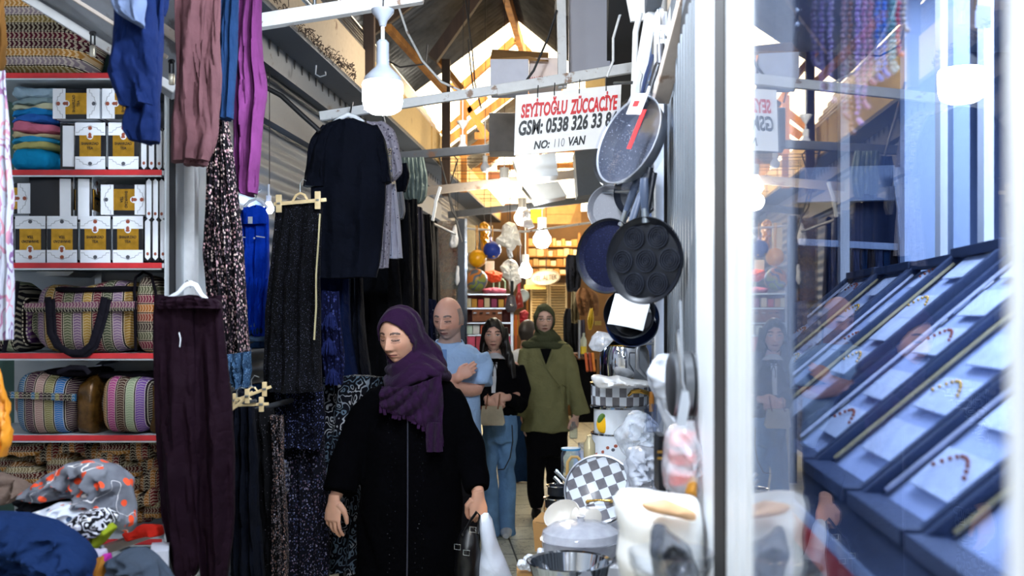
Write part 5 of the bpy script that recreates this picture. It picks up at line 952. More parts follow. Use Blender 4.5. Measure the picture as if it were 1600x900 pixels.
for i, (a, b) in enumerate(trays):
    nm = ('nearest', 'second nearest', 'third', 'fourth', 'fifth', 'sixth', 'seventh', 'eighth', 'farthest')[i]
    up = .02 if i == 5 else 0; t = thing('jewellery_tray', nm+' slate framed jewellery tray slanting up behind the shop glass', 'tray', TP((a+b)/2, 0), 'jewellery trays behind the glass')
    def q(Y, s, l=0): return TP(Y, s, l+up)
    for y in (a+.010, b-.010): obj('side_rail', G().beam(q(y, 0, .010), q(y, 1, .010), .019, .026, .003), m_tray, t, False)
    for s_ in (.0, 1.0): obj('end_rail', G().beam(q(a, s_, .015), q(b, s_, .010), .055, .026, .003), m_tray, t, False)
    obj('bed', G().prism([q(a, 0, -.01), q(b, 0, -.01), q(b, 1, -.01), q(a, 1, -.01)], (0, 0, -.01)), m_bed, t, False)
    obj('gilt_lining', G().beam(q(b-.026, .05, .004), q(b-.026, .95, .004), .004, .008), m_pgold if i % 2 else m_line, t, False)
    for k in range(5):
        s_ = .12+.18*k+r.uniform(-.03, .03); y = a+.06+r.uniform(0, .03); w = min(.2, b-a-.12)
        c_ = obj('display_card', G().prism([q(y, s_, .004), q(y+w, s_, .004), q(y+w, s_+.12, .006), q(y, s_+.12, .006)], (0, 0, -.003)), m_card2, t, False)
        if k % 2 == i % 2:
            pts = [q(y+w*(.15+.7*u), s_+.06+.045*math.sin(PI*u), .010) for u in [j/9 for j in range(10)]]; g = G()
            for p in pts: g.ball(p, .004, 8, 5)
            obj('bead_string', g, m_gild if i % 2 else m_face, c_)
# strings of beads hanging at the top of the window
cols = [('#5a4a7a', 'dusky violet'), ('#6c5a96', 'violet'), ('#8d7bb0', 'lilac'), ('#a07b8e', 'dusty rose'), ('#8a5a5a', 'brown red'), ('#a98ad0', 'pale purple'), ('#b77aa8', 'pink purple'), ('#c07a98', 'rose'), ('#2f7fe0', 'bright blue'), ('#1f6fd0', 'deep blue'), ('#3f8c94', 'teal'), ('#5aa0a0', 'sea green'), ('#c83a5c', 'cherry red'), ('#c9b9a8', 'sand')]
bx0 = [1272, 1284, 1298, 1318, 1328, 1340, 1350, 1360, 1371, 1381, 1391, 1396, 1403, 1412]; ends = [95, 140, 150, 175, 200, 185, 160, 122, 116, 110, 105, 100, 78, 40]
for i, ((c, nm), x, e) in enumerate(zip(cols, bx0, ends)):
    g = G(); Yb = 1.75+.03*(i % 3); y = -55
    while y < e: g.ball(P(x+1.2*math.sin(y*.2), y, Yb), (.0048, .0048, .0044), 8, 6); y += 8.6
    for k in range(1, 6): g.ball(P(x+k*1.2, e+k*3-k*k*.3, Yb), .0045, 8, 6)
    one('bead_necklace', g, plain('beads_'+c[1:], c, .2, spec=.7, bump=0), nm+' bead necklace hanging at the top of the shop window', 'necklace', 'bead necklaces in the shop window')
one('necklace_rail', G().tube([P(1230, -45, 1.78), P(1440, -45, 1.78)], .006), m_frame, 'thin white rail the bead necklaces hang from', 'rail')
for k, x in enumerate((1232, 1245, 1222)):
    g = G(); y = -50
    while y < 60: g.ball(P(x, y, 2.2), (.005, .005, .005), 8, 6); y += 22
    one('bead_necklace', g, plain('pearls%d' % k, '#cfd3dc', .2, bump=0), ('middle', 'right', 'left')[k]+' sparse pearl string at the left of the window top', 'necklace', 'pearl strings in the shop window')
# columns and cabinets inside
for x, w, Y, m, l in ((1318, .040, 4.35, m_frame, 'thin white post between the bead necklaces'), (1440, .135, 3.5, m_pale, 'broad pale blue column behind the trays'), (1476, .045, 3.2, m_frame, 'white strip at the right of the broad pale column'), (1498, .05, 3.05, m_pale, 'lavender post under the mirrored bulb'), (1540, .028, 2.85, m_frame, 'thin white post near the right edge of the window')):
    c = P(x, 300, Y); one('shop_column', G().box((c.x, Y, 1.38), (w, .04, 2.76)), m, l, 'column', smooth=False)
cab = thing('wall_cabinet', 'pale framed cabinet with dark hanging goods at the back of the shop', 'cabinet', P(1340, 440, 4.4))
obj('header', G().prism([P(1250, 262, 4.4), P(1398, 258, 4.4), P(1402, 312, 4.4), P(1246, 316, 4.4)], (0, .06, 0)), m_pale, cab, False)
obj('side_curtain', hang(G(), [(262, 1394, 1426), (330, 1402, 1428), (445, 1410, 1434)], 4.3, .05, .01, 5, 3), m_pale, cab); obj('backboard', G().prism([P(1250, 316, 4.5), P(1402, 312, 4.5), P(1410, 470, 4.5), P(1250, 470, 4.5)], (0, .03, 0)), m_shopd, cab, False)
obj('rail', G().beam(P(1246, 378, 4.36), P(1402, 386, 4.36), .02, .03), m_pale, cab, False)
for k in range(9): obj('hanging_cloth', hang(G(), [(388, 1296+k*12, 1306+k*12), (470, 1294+k*12, 1309+k*12)], 4.38, .04, .006, 3, k), (m_shopd, m_den, m_char)[k % 3], cab)
one('price_card', G().box(P(1536, 26, 2.0), (.032, .003, .045)), m_card2, 'small white card hanging at the upper right of the window', 'card', smooth=False)
one('glass_shelf_stack', G().prism([P(1185, 480, 4.0), P(1260, 470, 4.0), P(1262, 520, 4.0), P(1185, 530, 4.0)], (0, .2, 0)), m_shopd, 'dark case deep in the shop left of the cabinet', 'case', smooth=False)
# ================================================================ people
def skin_mat():
    n = NT('skin'); a = n.new('ShaderNodeVertexColor', layer_name='tone'); n.bump(n.noise(n.co(), 160, 2), .08, .001)
    n.b.inputs['Subsurface Weight'].default_value = .08; n.b.inputs['Subsurface Radius'].default_value = (.01, .004, .002); return n.set(a.outputs[0], .5, 0, .35)
m_skin = skin_mat()
def sm(a, b, x):
    t = np.clip((x-a)/(b-a), 0, 1); return t*t*(3-2*t)
def head_verts(nu=96, nv=84, nose=1.0, wide=1.0, jaw=1.0, lower=1.0):
    """a head 0.23 m high, centre of mass at the origin, the face looking towards -y"""
    t = PI*np.clip(np.arange(nv+1)/nv, .012, .988)[:, None]; a = 2*PI*np.arange(nu)[None, :]/nu
    x = .075*wide*np.sin(t)*np.cos(a); y = .095*np.sin(t)*np.sin(a)+.004; z = -.115*np.cos(t)+0*a
    low = np.clip((-.012-z)/.10, 0, 1); x = x*(1-.30*low**1.4/jaw); back = y > 0; y = np.where(back, y*(1-.45*low), y*(1-.05*low))
    y = np.where(back, y*1.05, y)
    E_ = lambda cx, cz, sx, sz, m=True: np.exp(-((np.abs(x) if m else x)-cx)**2/(2*sx*sx)-(z-cz)**2/(2*sz*sz))
    fr = sm(-.01, -.05, y)
    nz = np.where(z > -.037, np.interp(z, [-.037, .000, .022], [.0245, .009, 0]), .0245*np.exp(-((z+.037)/.007)**2))*nose
    nw = np.interp(z, [-.045, -.03, .01], [.0125, .0095, .006])
    d = nz*np.exp(-(x/nw)**2/1.3)+.007*E_(.012, -.040, .005, .005)
    d += -.0095*E_(.032, .004, .014, .010)+.0045*E_(.032, .001, .010, .0055)+.0045*E_(.030, .020, .018, .0055)
    d += .004*E_(.042, -.028, .016, .016)+.0065*E_(0, -.0615, .016, .0034)+.0075*E_(0, -.0715, .014, .0042)-.004*E_(0, -.0665, .022, .0016)
    d += -.003*E_(0, -.0825, .016, .005)+.009*E_(0, -.101, .017, .012)-.003*E_(.026, -.052, .006, .012)-.004*E_(.055, -.055, .012, .02)
    y = y-d*fr
    return np.stack([x, y, z], -1)
def head_color(L, skin, lip, brow, eye='open', stub=0, hair=None, browh=.024, age=0):
    """colour of skin at points L (local to the head): eyes, brows, lips and stubble as they are on the person"""
    x, y, z = L[:, 0], L[:, 1], L[:, 2]; ax = np.abs(x); col = np.tile(np.array(C(skin)), (len(L), 1)); f = (y < -.045)
    def put(m, c, k=1.0):
        m = np.clip(m, 0, 1)*k; col[:] = col*(1-m[:, None])+np.array(C(c))[None]*m[:, None]
    put(np.exp(-((ax-.045)/.018)**2-((z+.030)/.017)**2)*f, '#c0705c', .22); put(np.exp(-(x/.012)**2-((z+.037)/.010)**2)*f, '#c0705c', .25)
    if stub: put(sm(-.036, -.058, z)*(y < .03)*(z > -.14)*(1-np.exp(-(x/.02)**2-((z+.066)/.006)**2)), '#8d8681', stub)
    arch = browh+.004*np.sin(np.clip((ax-.012)/.036, 0, 1)*PI)
    put((np.abs(z-arch) < .0043)*(ax > .012)*(ax < .050)*f, brow, .95)
    lz = .0055*np.clip(1-((x)/.024)**2, 0, 1)
    put((np.abs(z+.0668) < lz+.0012)*(ax < .024)*f, lip, .85); put((np.abs(z+.0668) < .0019)*(ax < .024)*f, '#40201c', .9)
    e = ((ax-.032)/.0145)**2
    if eye == 'open':
        put(((e+((z-.0015)/.0058)**2) < 1)*f, '#cfc8c2'); put(((ax-.032)**2+(z-.0018)**2 < .0052**2)*f, '#20120c'); put((np.abs(z-(.0015+.0058*np.sqrt(np.clip(1-e, 0, 1)))) < .0025)*(e < 1.2)*f, '#140c0b', 1.0)
    else:
        put(((e+((z-.0015)/.0060)**2) < 1)*f, '#6d4436', .55); put((np.abs(z-(.0-.0035*np.sqrt(np.clip(1-e, 0, 1)))) < .0026)*(e < 1.15)*f, '#140c0a', 1.0)
    put((((ax-.032)/.018)**2+((z+.010)/.006)**2 < 1)*f, '#8a5a48', .28+.3*age); put((((ax-.0075)/.0035)**2+((z+.0455)/.0022)**2 < 1)*f, '#3a1a14', .7)
    if age: put(np.exp(-((ax-.026-.25*(-.045-z))/.0022)**2)*(z < -.040)*(z > -.072)*f, '#9d6a56', .4); put((np.exp(-((ax-.006)/.0016)**2))*(z > .020)*(z < .032)*f, '#9d6a56', .35)
    if hair:
        hm = (z > -.03-.03*(y > .02))*(z < .055)*(y > -.022)*(ax > .045*(y < .03)); put(hm*1.0, hair, .8)
    return col
class Fig:
    def __init__(s, name, label, base, group=None):
        s.g = G(); s.t = thing('person', label, 'person', base, group); s.hands = []
    def head(s, c, yaw, pitch, scale=1.0, ears=True, **k):
        s.hc = V(c); s.hm = Matrix.Rotation(yaw, 3, 'Z') @ Matrix.Rotation(pitch, 3, 'X'); s.hs = scale
        v = head_verts(**k); vs = [[s.hc+s.hm @ V(p)*scale for p in row] for row in v]; s.g.rings(vs)
        for e in ((-1, 1) if ears else ()): s.g.ball(s.hc+s.hm @ (V((e*.077*k.get('wide', 1), .012, -.008))*scale), (.007*scale, .018*scale, .031*scale), 14, 10, s.hm)
        return s
    def neck(s, base, r=.055): s.g.tube([s.hc+s.hm @ (V((0, .018, -.03))*s.hs), s.hc+s.hm @ (V((0, .022, -.09))*s.hs), V(base)], [r*.92, r*.92, r*1.15], 24)
    def limb(s, pts, rs, n=18):
        P_ = [V(p) for p in pts]; q = []; r = []
        for i in range(len(P_)-1):
            for k in range(5): u = k/5; q.append(P_[i].lerp(P_[i+1], u)); r.append(rs[i]*(1-u)+rs[i+1]*u)
        q.append(P_[-1]); r.append(rs[-1])
        for _ in range(2): q = [q[0]]+[(q[i-1]+q[i]*2+q[i+1])/4 for i in range(1, len(q)-1)]+[q[-1]]
        s.g.tube(q, r, n); s.g.ball(q[0], r[0]); s.g.ball(q[-1], r[-1]); return s
    def torso(s, hip, chest, neck, w=1.0, d=1.0):
        hip, chest, neck = V(hip), V(chest), V(neck); m = hip.lerp(chest, .5)
        s.g.tube([hip-V((0, 0, .10)), hip, m, chest, chest.lerp(neck, .6), neck], [(.10*w, .09*d), (.155*w, .11*d), (.13*w, .095*d), (.155*w, .105*d), (.13*w, .085*d), (.055, .055)], 28, up=(1, 0, 0)); return s
    def hand(s, wrist, f, n, th, sc=1.0, curl=(25, 30, 20), spread=.06, tcurl=.3):
        """wrist position, finger direction f, palm faces n, thumb side th"""
        f = V(f).normalized(); n = V(n); n = (n-f*n.dot(f)).normalized(); th_ = V(th); t = (th_-f*th_.dot(f)-n*th_.dot(n)).normalized(); w = V(wrist); S_ = sc
        s.g.tube([w-f*.02*S_, w+f*.015*S_, w+f*.05*S_, w+f*.088*S_, w+f*.096*S_], [(.026*S_, .019*S_), (.030*S_, .017*S_), (.040*S_, .0165*S_), (.041*S_, .0135*S_), (.034*S_, .008*S_)], 22, up=t)
        for k, (o, L, r, b) in enumerate(((.030, .074, .0088, .088), (.0100, .083, .0090, .092), (-.0100, .077, .0087, .088), (-.0290, .060, .0078, .080))):
            p = w+f*b*S_+t*o*S_; d = (f+t*(spread*(1.5-k)*.6)).normalized(); q = [p-f*.022*S_, p]; a = 0; rr = [r*S_, r*S_*1.04]
            for j, (fr_, cu) in enumerate(zip((.45, .31, .24), curl)):
                a += R(cu+3*k); dd = d*math.cos(a)+n*math.sin(a); q.append(q[-1]+dd*L*fr_*S_*.5); q.append(q[-1]+dd*L*fr_*S_*.5); rr += [r*S_*(.95-.07*j), r*S_*(.98-.09*j)]
            s.g.tube(q, rr, 12); s.g.ball(q[-1], r*S_*.84, 12, 8)
        p = w+f*.018*S_+t*.024*S_; d = (f*.72+t*.62+n*.30).normalized(); q = [p, p+d*.038*S_]; d2 = (f*.9+t*(.35-tcurl)+n*.35).normalized(); q += [q[-1]+d2*.018*S_, q[-1]+d2*.032*S_]; d3 = (f*.95+t*(.1-tcurl)+n*.4).normalized(); q += [q[-1]+d3*.014*S_, q[-1]+d3*.024*S_]
        s.g.tube(q, [x*S_ for x in (.016, .0135, .0110, .0112, .0100, .0085)], 12); s.g.ball(q[-1], .0085*S_, 12, 8); return s
    def finish(s, voxel, skin, **k):
        me = remesh(s.g, voxel, 1); o = bpy.data.objects.new('body', me); COL.objects.link(o); o.parent = s.t; b = ORG[s.t.name]; ORG[o.name] = V(b)
        n = len(me.vertices); co = np.empty(n*3); me.vertices.foreach_get('co', co); co = co.reshape(-1, 3)
        L = (co-np.array(s.hc)) @ np.array(s.hm)/s.hs; col = head_color(L, skin, **k); far = (np.abs(L[:, 2]) > .15) | (np.abs(L[:, 0]) > .1); col[far] = C(skin)
        nz = np.array([mnoise.noise(V(p)*40) for p in co[::1]])*.06; col = np.clip(col*(1+nz[:, None]), 0, 1)
        at = me.color_attributes.new('tone', 'FLOAT_COLOR', 'POINT'); at.data.foreach_set('color', np.concatenate([col, np.ones((n, 1))], 1).ravel())
        me.vertices.foreach_set('co', (co-np.array(b)).ravel()); me.materials.append(m_skin); me.polygons.foreach_set('use_smooth', [True]*len(me.polygons)); me.update(); return o
def remesh(g, voxel, it=1, fac=.5):
    me = bpy.data.meshes.new('body'); me.from_pydata([tuple(v) for v in g.v], [], g.f); bm = bmesh.new(); bm.from_mesh(me); bmesh.ops.recalc_face_normals(bm, faces=bm.faces); bm.to_mesh(me); bm.free()
    o = bpy.data.objects.new('tmp', me); COL.objects.link(o); a = o.modifiers.new('r', 'REMESH'); a.mode = 'VOXEL'; a.voxel_size = voxel; a.use_smooth_shade = True
    if it: b = o.modifiers.new('s', 'SMOOTH'); b.iterations = it; b.factor = fac
    bpy.context.view_layer.update(); out = bpy.data.meshes.new_from_object(o.evaluated_get(bpy.context.evaluated_depsgraph_get())); bpy.data.objects.remove(o); bpy.data.meshes.remove(me); return out
def cloth(name, g, mat, parent, voxel=.010, it=3, disp=None):
    """garment pieces grown into one continuous cloth, with folds from disp(x, y, z)"""
    me = remesh(g, voxel, it, .6); n = len(me.vertices); co = np.empty(n*3); me.vertices.foreach_get('co', co); co = co.reshape(-1, 3)
    if disp is not None:
        nr = np.empty(n*3); me.vertices.foreach_get('normal', nr); nr = nr.reshape(-1, 3); co = co+nr*disp(co)[:, None]
    me.vertices.foreach_set('co', (co-np.array(ORG[parent.name])).ravel()); me.materials.append(mat); me.polygons.foreach_set('use_smooth', [True]*len(me.polygons)); me.update()
    o = bpy.data.objects.new(name, me); COL.objects.link(o); o.parent = parent; ORG[o.name] = V(ORG[parent.name]); return o
def folds(seed=0, vert=.006, kx=30, diag=.004, cz=None):
    def f(co):
        x, y, z = co[:, 0], co[:, 1], co[:, 2]; r = np.array([mnoise.noise(V((p[0]*5+seed, p[1]*5, p[2]*2.2))) for p in co])
        return vert*np.sin(kx*x+6*r+1.5*z+seed)+diag*np.sin(18*z+22*x*(1 if seed % 2 else -1)+9*r)+.006*r
    return f
def body_tube(rows, Y, n=40):      # rows: (y, x left, x right, depth) -> closed trunk of a garment
    rs = []
    for r in rows:
        c = P((r[1]+r[2])/2, r[0], Y); w = (r[2]-r[1])/2/F*Y; rs.append([V((c.x+w*math.cos(2*PI*j/n), Y+r[3]*math.sin(2*PI*j/n), c.z)) for j in range(n)])
    return rs
def hood(f, k, open_x, open_z, cz=-.012, th=.006, back=1.0, drop=0):
    """a head covering: a shell around the head, open over the face"""
    v = head_verts(132, 110, nose=0)*k; g = G(); nv, nu = v.shape[0], v.shape[1]; vs = []; keep = {}
    for i in range(nv):
        for j in range(nu):
            p = v[i, j].copy(); p[1] = p[1]*1.0+(.010 if p[1] > 0 else -.006); 
            if p[1] > 0: p[1] *= 1.08*back
            if p[2] < -.05: p[0] *= 1+.25*min(1, (-.05-p[2])/.06)
            if drop and p[2] < -.02: p[2] -= drop*(-.02-p[2])
            p *= 1+.006*math.sin(24*math.atan2(p[0], p[2]+.05)+8*p[1]*10)*(1 if p[1] > -.04 else .4)
            vs.append(V(p))
    fs = []
    for i in range(nv-1):
        for j in range(nu):
            q = (i*nu+j, i*nu+(j+1) % nu, (i+1)*nu+(j+1) % nu, (i+1)*nu+j); m = sum((vs[a] for a in q), V())/4
            if m.y < -.015 and (m.x/open_x)**2+((m.z-cz)/open_z)**2 < 1: continue
            fs.append(q)
    base = len(g.v); N = len(vs); out = [p for p in vs]; inn = [p*(1-th/.11) for p in vs]; W_ = lambda p: f.hc+f.hm @ (p*f.hs)
    ed = {}
    for q in fs:
        for a in range(4):
            e = (q[a], q[(a+1) % 4]); ed[e] = 1
    side = [(b, a, a+N, b+N) for (a, b) in ed if (b, a) not in ed]
    g.add([W_(p) for p in out+inn], fs+[tuple(N+a for a in reversed(q)) for q in fs]+side); return g
def wrap(g, c, rx, ry, z0, z1, r, turns=1, ph=0, tilt=(0, 0), seed=0, n=40, flat=.6):
    pts = []; rr = []
    for k in range(n+1):
        u = k/n; a = ph+2*PI*turns*u; q = V((rx*math.cos(a), ry*math.sin(a), z0+(z1-z0)*u+tilt[0]*math.cos(a)+tilt[1]*math.sin(a)))+V(c)
        pts.append(q+V((0, 0, .006*mnoise.noise(q*9+V((seed, 0, 0)))))); rr.append((r*(1+.25*mnoise.noise(q*12+V((0, seed, 0)))), r*flat))
    return g.tube(pts, rr, 14, up=(0, 0, 1))
# ---- the woman in the purple scarf
Yw = 4.5
w = Fig('person', 'woman in a long black robe and purple headscarf walking in front, holding bags', P(640, 490, Yw)-V((0, 0, CZ)))
w.head(P(624, 526, 4.40), R(-27), R(9), 1.05, False, nose=1.15, wide=1.04, jaw=1.15); w.neck(P(645, 590, 4.52))
w.torso(P(642, 745, Yw), P(645, 640, Yw), P(645, 590, Yw+.01), .9, .9)
w.limb([P(604, 626, Yw), P(556, 690, Yw), P(526, 772, 4.38)], [.036, .032, .028]); w.limb([P(692, 626, Yw), P(731, 690, Yw+.02), P(747, 770, 4.38)], [.036, .032, .028])
for sx, dy in ((614, -.10), (668, .10)): w.limb([P(sx, 760, Yw), P(sx-2, 890, Yw+dy), P(sx, 1018, Yw+dy*1.6)], [.075, .055, .036]); w.g.tube([P(sx, 1014, Yw+dy*1.6+.03), P(sx, 1025, Yw+dy*1.6-.05), P(sx, 1030, Yw+dy*1.6-.17)], [.036, .036, .022], 14)
w.hand(P(522, 780, 4.36), (-.06, -.10, -1), (.35, .75, 0), (.85, -.45, 0), 1.02, (14, 22, 16), .10, .15)
w.hand(P(747, 774, 4.36), (.02, -.05, -1), (-.15, .95, 0), (-.95, -.25, 0), 1.0, (50, 62, 40), .02, .35)
w.finish(.0027, '#cd9a80', lip='#a8645e', brow='#3a2620', eye='down', age=1)
m_robe = fabric('black_robe_fabric', '#040406', 1.0, 0, .2, spec=.03)
g = G(); rs = body_tube([(578, 630, 674, .05), (586, 612, 690, .08), (600, 592, 706, .11), (622, 577, 718, .13), (650, 570, 722, .15), (690, 566, 722, .165), (750, 563, 722, .175), (820, 560, 720, .175), (900, 557, 722, .18), (980, 552, 728, .19), (1026, 548, 734, .20)], Yw); g.rings(rs)
for pts, rr in (([(598, 618, 0), (572, 652, -.01), (552, 695, -.02), (538, 735, -.08), (531, 770, -.12)], [.060, .074, .073, .076, .078]), ([(698, 618, 0), (716, 652, 0), (731, 695, 0), (740, 735, -.06), (747, 766, -.12)], [.060, .072, .068, .060, .052])):
    g.tube([P(a, b, Yw+d) for a, b, d in pts], rr, 24)
cl_ = cloth('robe', g, m_robe, w.t, .009, 4, folds(1, .006, 26, .004))
obj('zip', G().tube([P(637, 650, Yw-.172), P(637, 720, Yw-.185), P(637, 800, Yw-.19), P(636, 900, Yw-.195), P(636, 1000, Yw-.20)], .003, 8), plain('zip_grey', '#3a3a46', .4), w.t)
g = G(); r = random.Random(4)
for k in range(34):
    for x in (612, 655): g.ball(P(x+r.uniform(-7, 7), 655+k*7.5+r.uniform(-2, 2), Yw-.172-.0004*k), .0022, 6, 4)
obj('beadwork', g, plain('black_bead', '#20222e', .2), w.t)['kind'] = 'stuff'
m_hij = fabric('purple_scarf_fabric', '#270b2e', .9, .05, .15, spec=.2)
g = hood(w, 1.13, .080, .097, -.018, .008, 1.08)
cN = P(648, 588, Yw-.02)
for k in range(7):       # overlapping turns from under the chin to the shoulders
    u = k/6; wrap(g, cN+V((-.022+.030*u, -.012-.020*u, .060-.115*u)), .078+.050*u, .082+.040*u, 0, 0, .030, 1, .4*k, (.020+.045*u, -.030-.030*u), k, flat=.85)
g.tube([cN+V((-.02, 0, .07)), cN+V((0, -.01, .0)), cN+V((.01, -.02, -.05))], [.085, .115, .125], 26)
g.tube([w.hc+w.hm @ V((0, .045, -.03)), P(660, 560, Yw+.03), P(664, 588, Yw+.03)], [.092, .098, .11], 26)
def hf(co):
    x, y, z = co[:, 0], co[:, 1], co[:, 2]; r = np.array([mnoise.noise(V((p[0]*6, p[1]*6, p[2]*6))) for p in co]); return .0125*(np.abs(np.sin(78*(z+.42*np.abs(x+.40))+3.5*r))-.5)*sm(1.42, 1.33, z)+.0028*np.sin(95*(y+.4*z)+5*r)*sm(1.33, 1.42, z)
hj = cloth('headscarf', g, m_hij, w.t, .0055, 2, hf)
g = G(); Yd = Yw-.20
def drape(u, v):       # the loose end across the chest
    xa = 596+(690-596)*u; top = 604-22*u+10*math.sin(3*u); bot = 632+58*u**1.3+4*math.sin(9*u); y = top+(bot-top)*v
    p = P(xa+6*v*(u-.5), y, Yd+.035*(abs(u-.45)*2)**2); p.y += .015*math.sin(22*u+10*v)+.005*math.sin(47*u-6*v)-.012*math.sin(PI*v); return p
g.sheet(drape, 46, 24, .005)
r = random.Random(2)
for k in range(20):
    u = (k+.5)/20; a = drape(u, 1); g.sheet(lambda s_, t_, a=a, u=u, L=r.uniform(.018, .036): a+V(((s_-.5)*.013+.006*t_*math.sin(k), .003*math.sin(6*t_+k), -L*t_+.004)), 3, 6, .003)
g.sheet(lambda u, v: P(664+24*u+4*v, 660+46*v, Yd-.01)+V((0, .010*math.sin(12*u+3*v), 0)), 14, 12, .005)
obj('scarf_end', g, m_hij, w.t)
# her bags
hb = thing('handbag', 'black handbag with silver buckles in the hand of the woman in black', 'handbag', P(730, 900, 4.22)); m_leather = plain('black_leather', '#0a0a0d', .35, spec=.5)
obj('bag_body', puff(G(), [(714, 845), (722, 826), (734, 820), (747, 832), (751, 862), (750, 905), (744, 935), (712, 935), (710, 890)], 4.24, .06, .05, 3, .004, 8), m_leather, hb)
obj('strap', G().tube([P(722, 836, 4.19), P(736, 812, 4.27), P(745, 800, 4.29), P(750, 806, 4.26), P(746, 835, 4.20)], [(.008, .004)]*5, 10), m_leather, hb)
for x, y in ((739, 828), (729, 864), (715, 855)): obj('buckle', G().tube([P(x-5, y-5, 4.175), P(x+5, y-4, 4.17), P(x+4, y+4, 4.17), P(x-5, y+3, 4.175), P(x-5, y-5, 4.175)], .0025, 8), m_chrome, hb)
wb = thing('plastic_bag', 'white plastic carrier bag hanging beside the black handbag', 'plastic bag', P(770, 910, 4.22)); m_cbag = plastic_film('carrier_bag', '#dfe6f4', 1.0, .4)
obj('bag_body', puff(G(), [(746, 806), (756, 800), (768, 802), (774, 812), (773, 832), (781, 856), (792, 880), (802, 905), (800, 940), (744, 940), (746, 890), (752, 856), (750, 826)], 4.25, .05, .045, 6, .006, 7), m_cbag, wb)
# ---- the bald man
Ym = 5.62
m = Fig('person', 'bald man in a light blue polo shirt with folded arms behind the purple scarf', P(702, 490, Ym)-V((0, 0, CZ)))
m.head(P(700, 498, Ym-.05), R(-20), R(10), 1.04, nose=1.1, wide=1.02, jaw=1.35); m.neck(P(702, 540, Ym+.02), .060); m.torso(P(702, 735, Ym), P(702, 610, Ym), P(702, 548, Ym), .92, .95)
m.limb([P(741, 562, Ym), P(748, 612, Ym-.03), P(690, 602, Ym-.26)], [.045, .042, .034]); m.limb([P(662, 562, Ym), P(660, 610, Ym-.06), P(716, 590, Ym-.22)], [.045, .042, .028])
m.hand(P(716, 590, Ym-.22), (.85, .05, .55), (.1, 1, 0), (-.3, 0, 1), .82, (20, 25, 20)); m.hand(P(690, 602, Ym-.26), (-1, .25, 0), (0, 1, 0), (0, 0, 1), .98, (30, 40, 20))
for sx in (682, 724): m.limb([P(sx, 750, Ym), P(sx, 840, Ym), P(sx, 918, Ym)], [.09, .062, .04])
m.finish(.0042, '#c99682', lip='#8d5550', brow='#4a4240', eye='down', stub=.55, hair='#77716c', age=1)
m_polo = fabric('light_blue_jersey', '#8fa9cb', .85, 0, .06)
g = G(); g.rings(body_tube([(535, 684, 720, .060), (539, 670, 735, .08), (545, 658, 746, .10), (556, 651, 752, .12), (580, 650, 752, .13), (620, 652, 750, .14), (660, 651, 751, .145), (690, 652, 752, .14)], Ym))
for sx, ex, d in ((744, 752, 0), (660, 655, 0)): g.tube([P(sx, 556, Ym), P(ex, 580, Ym-.01), P(ex-1, 602, Ym-.03)], [.068, .070, .068], 22)
cloth('polo_shirt', g, m_polo, m.t, .010, 3, folds(2, .003, 22, .006))
g = G(); g.sheet(lambda u, v: P(702+(20+5*v)*math.sin((u-.5)*5.0), 533+9*v+5*math.cos((u-.5)*5), Ym-.085*math.cos((u-.5)*5.0)-.012*v), 30, 4, .005); obj('collar', g, m_polo, m.t)
obj('placket', G().prism([P(690, 546, Ym-.115), P(698, 546, Ym-.115), P(698, 586, Ym-.15), P(692, 586, Ym-.15)], (0, .01, 0)), fabric('blue_placket', '#6582ad'), m.t, False)
g = G(); g.rings(body_tube([(684, 654, 748, .13), (740, 654, 748, .14), (770, 656, 746, .13)], Ym))
for sx in (681, 724): g.tube([P(sx, 760, Ym), P(sx, 840, Ym), P(sx, 922, Ym)], [.095, .085, .075], 22)
cloth('trousers', g, fabric('dark_grey_trousers', '#27262a'), m.t, .012, 3, folds(5, .006, 18, .006))
m_shoe = plain('dark_shoe', '#15130f', .4); m_shoew = plain('white_shoe', '#c9ccd2', .5)
def shoes(f, xs, y, Y, mt, ln=.25):
    for x, dy in xs:
        a = P(x, y, Y+dy); a.z = .0; obj('shoe', G().tube([a+V((0, .07, .045)), a+V((0, .03, .045)), a+V((0, -.06, .035)), a+V((0, -.13, .028)), a+V((0, -.165, .022))], [(.030, .040), (.036, .045), (.042, .034), (.038, .027), (.022, .018)], 16, up=(1, 0, 0)), mt, f.t)
shoes(m, ((682, 0), (724, 0)), 920, Ym, m_shoe); shoes(w, ((614, -.16), (668, .16)), 1030, Yw, m_shoe)
# ---- the girl with the long hair
Yg = 7.07
q = Fig('person', 'long haired young woman in black cardigan and blue jeans holding a beige bag', P(778, 490, Yg)-V((0, 0, CZ)))
q.head(P(771, 523, Yg-.05), R(0), R(2), .98, False, nose=.9, wide=.96, jaw=1.0); q.neck(P(774, 560, Yg), .045); q.torso(P(779, 655, Yg), P(778, 595, Yg), P(775, 560, Yg), .80, .8)
q.limb([P(757, 573, Yg), P(752, 608, Yg+.02), P(764, 628, Yg-.22)], [.032, .030, .024]); q.limb([P(804, 572, Yg), P(814, 618, Yg), P(790, 622, Yg-.22)], [.032, .030, .024])
q.hand(P(762, 628, Yg-.22), (.8, -.3, -.15), (.1, .9, -.4), (0, -.3, 1), .9, (35, 45, 30)); q.hand(P(792, 621, Yg-.22), (-1, -.2, -.1), (.1, .8, -.5), (0, -.3, 1), .9, (35, 45, 30))
for sx, dy in ((765, -.06), (791, .06)): q.limb([P(sx, 668, Yg), P(sx, 750, Yg+dy), P(sx, 826, Yg+dy)], [.05, .045, .034])
q.finish(.0042, '#d3a593', lip='#a35a58', brow='#2a1c18', eye='open')
m_cardi = fabric('black_cardigan_knit', '#08080b', .95, 0, .2, 200); m_jeans = fabric('blue_jeans', '#6d93be', .85, 0, .2)
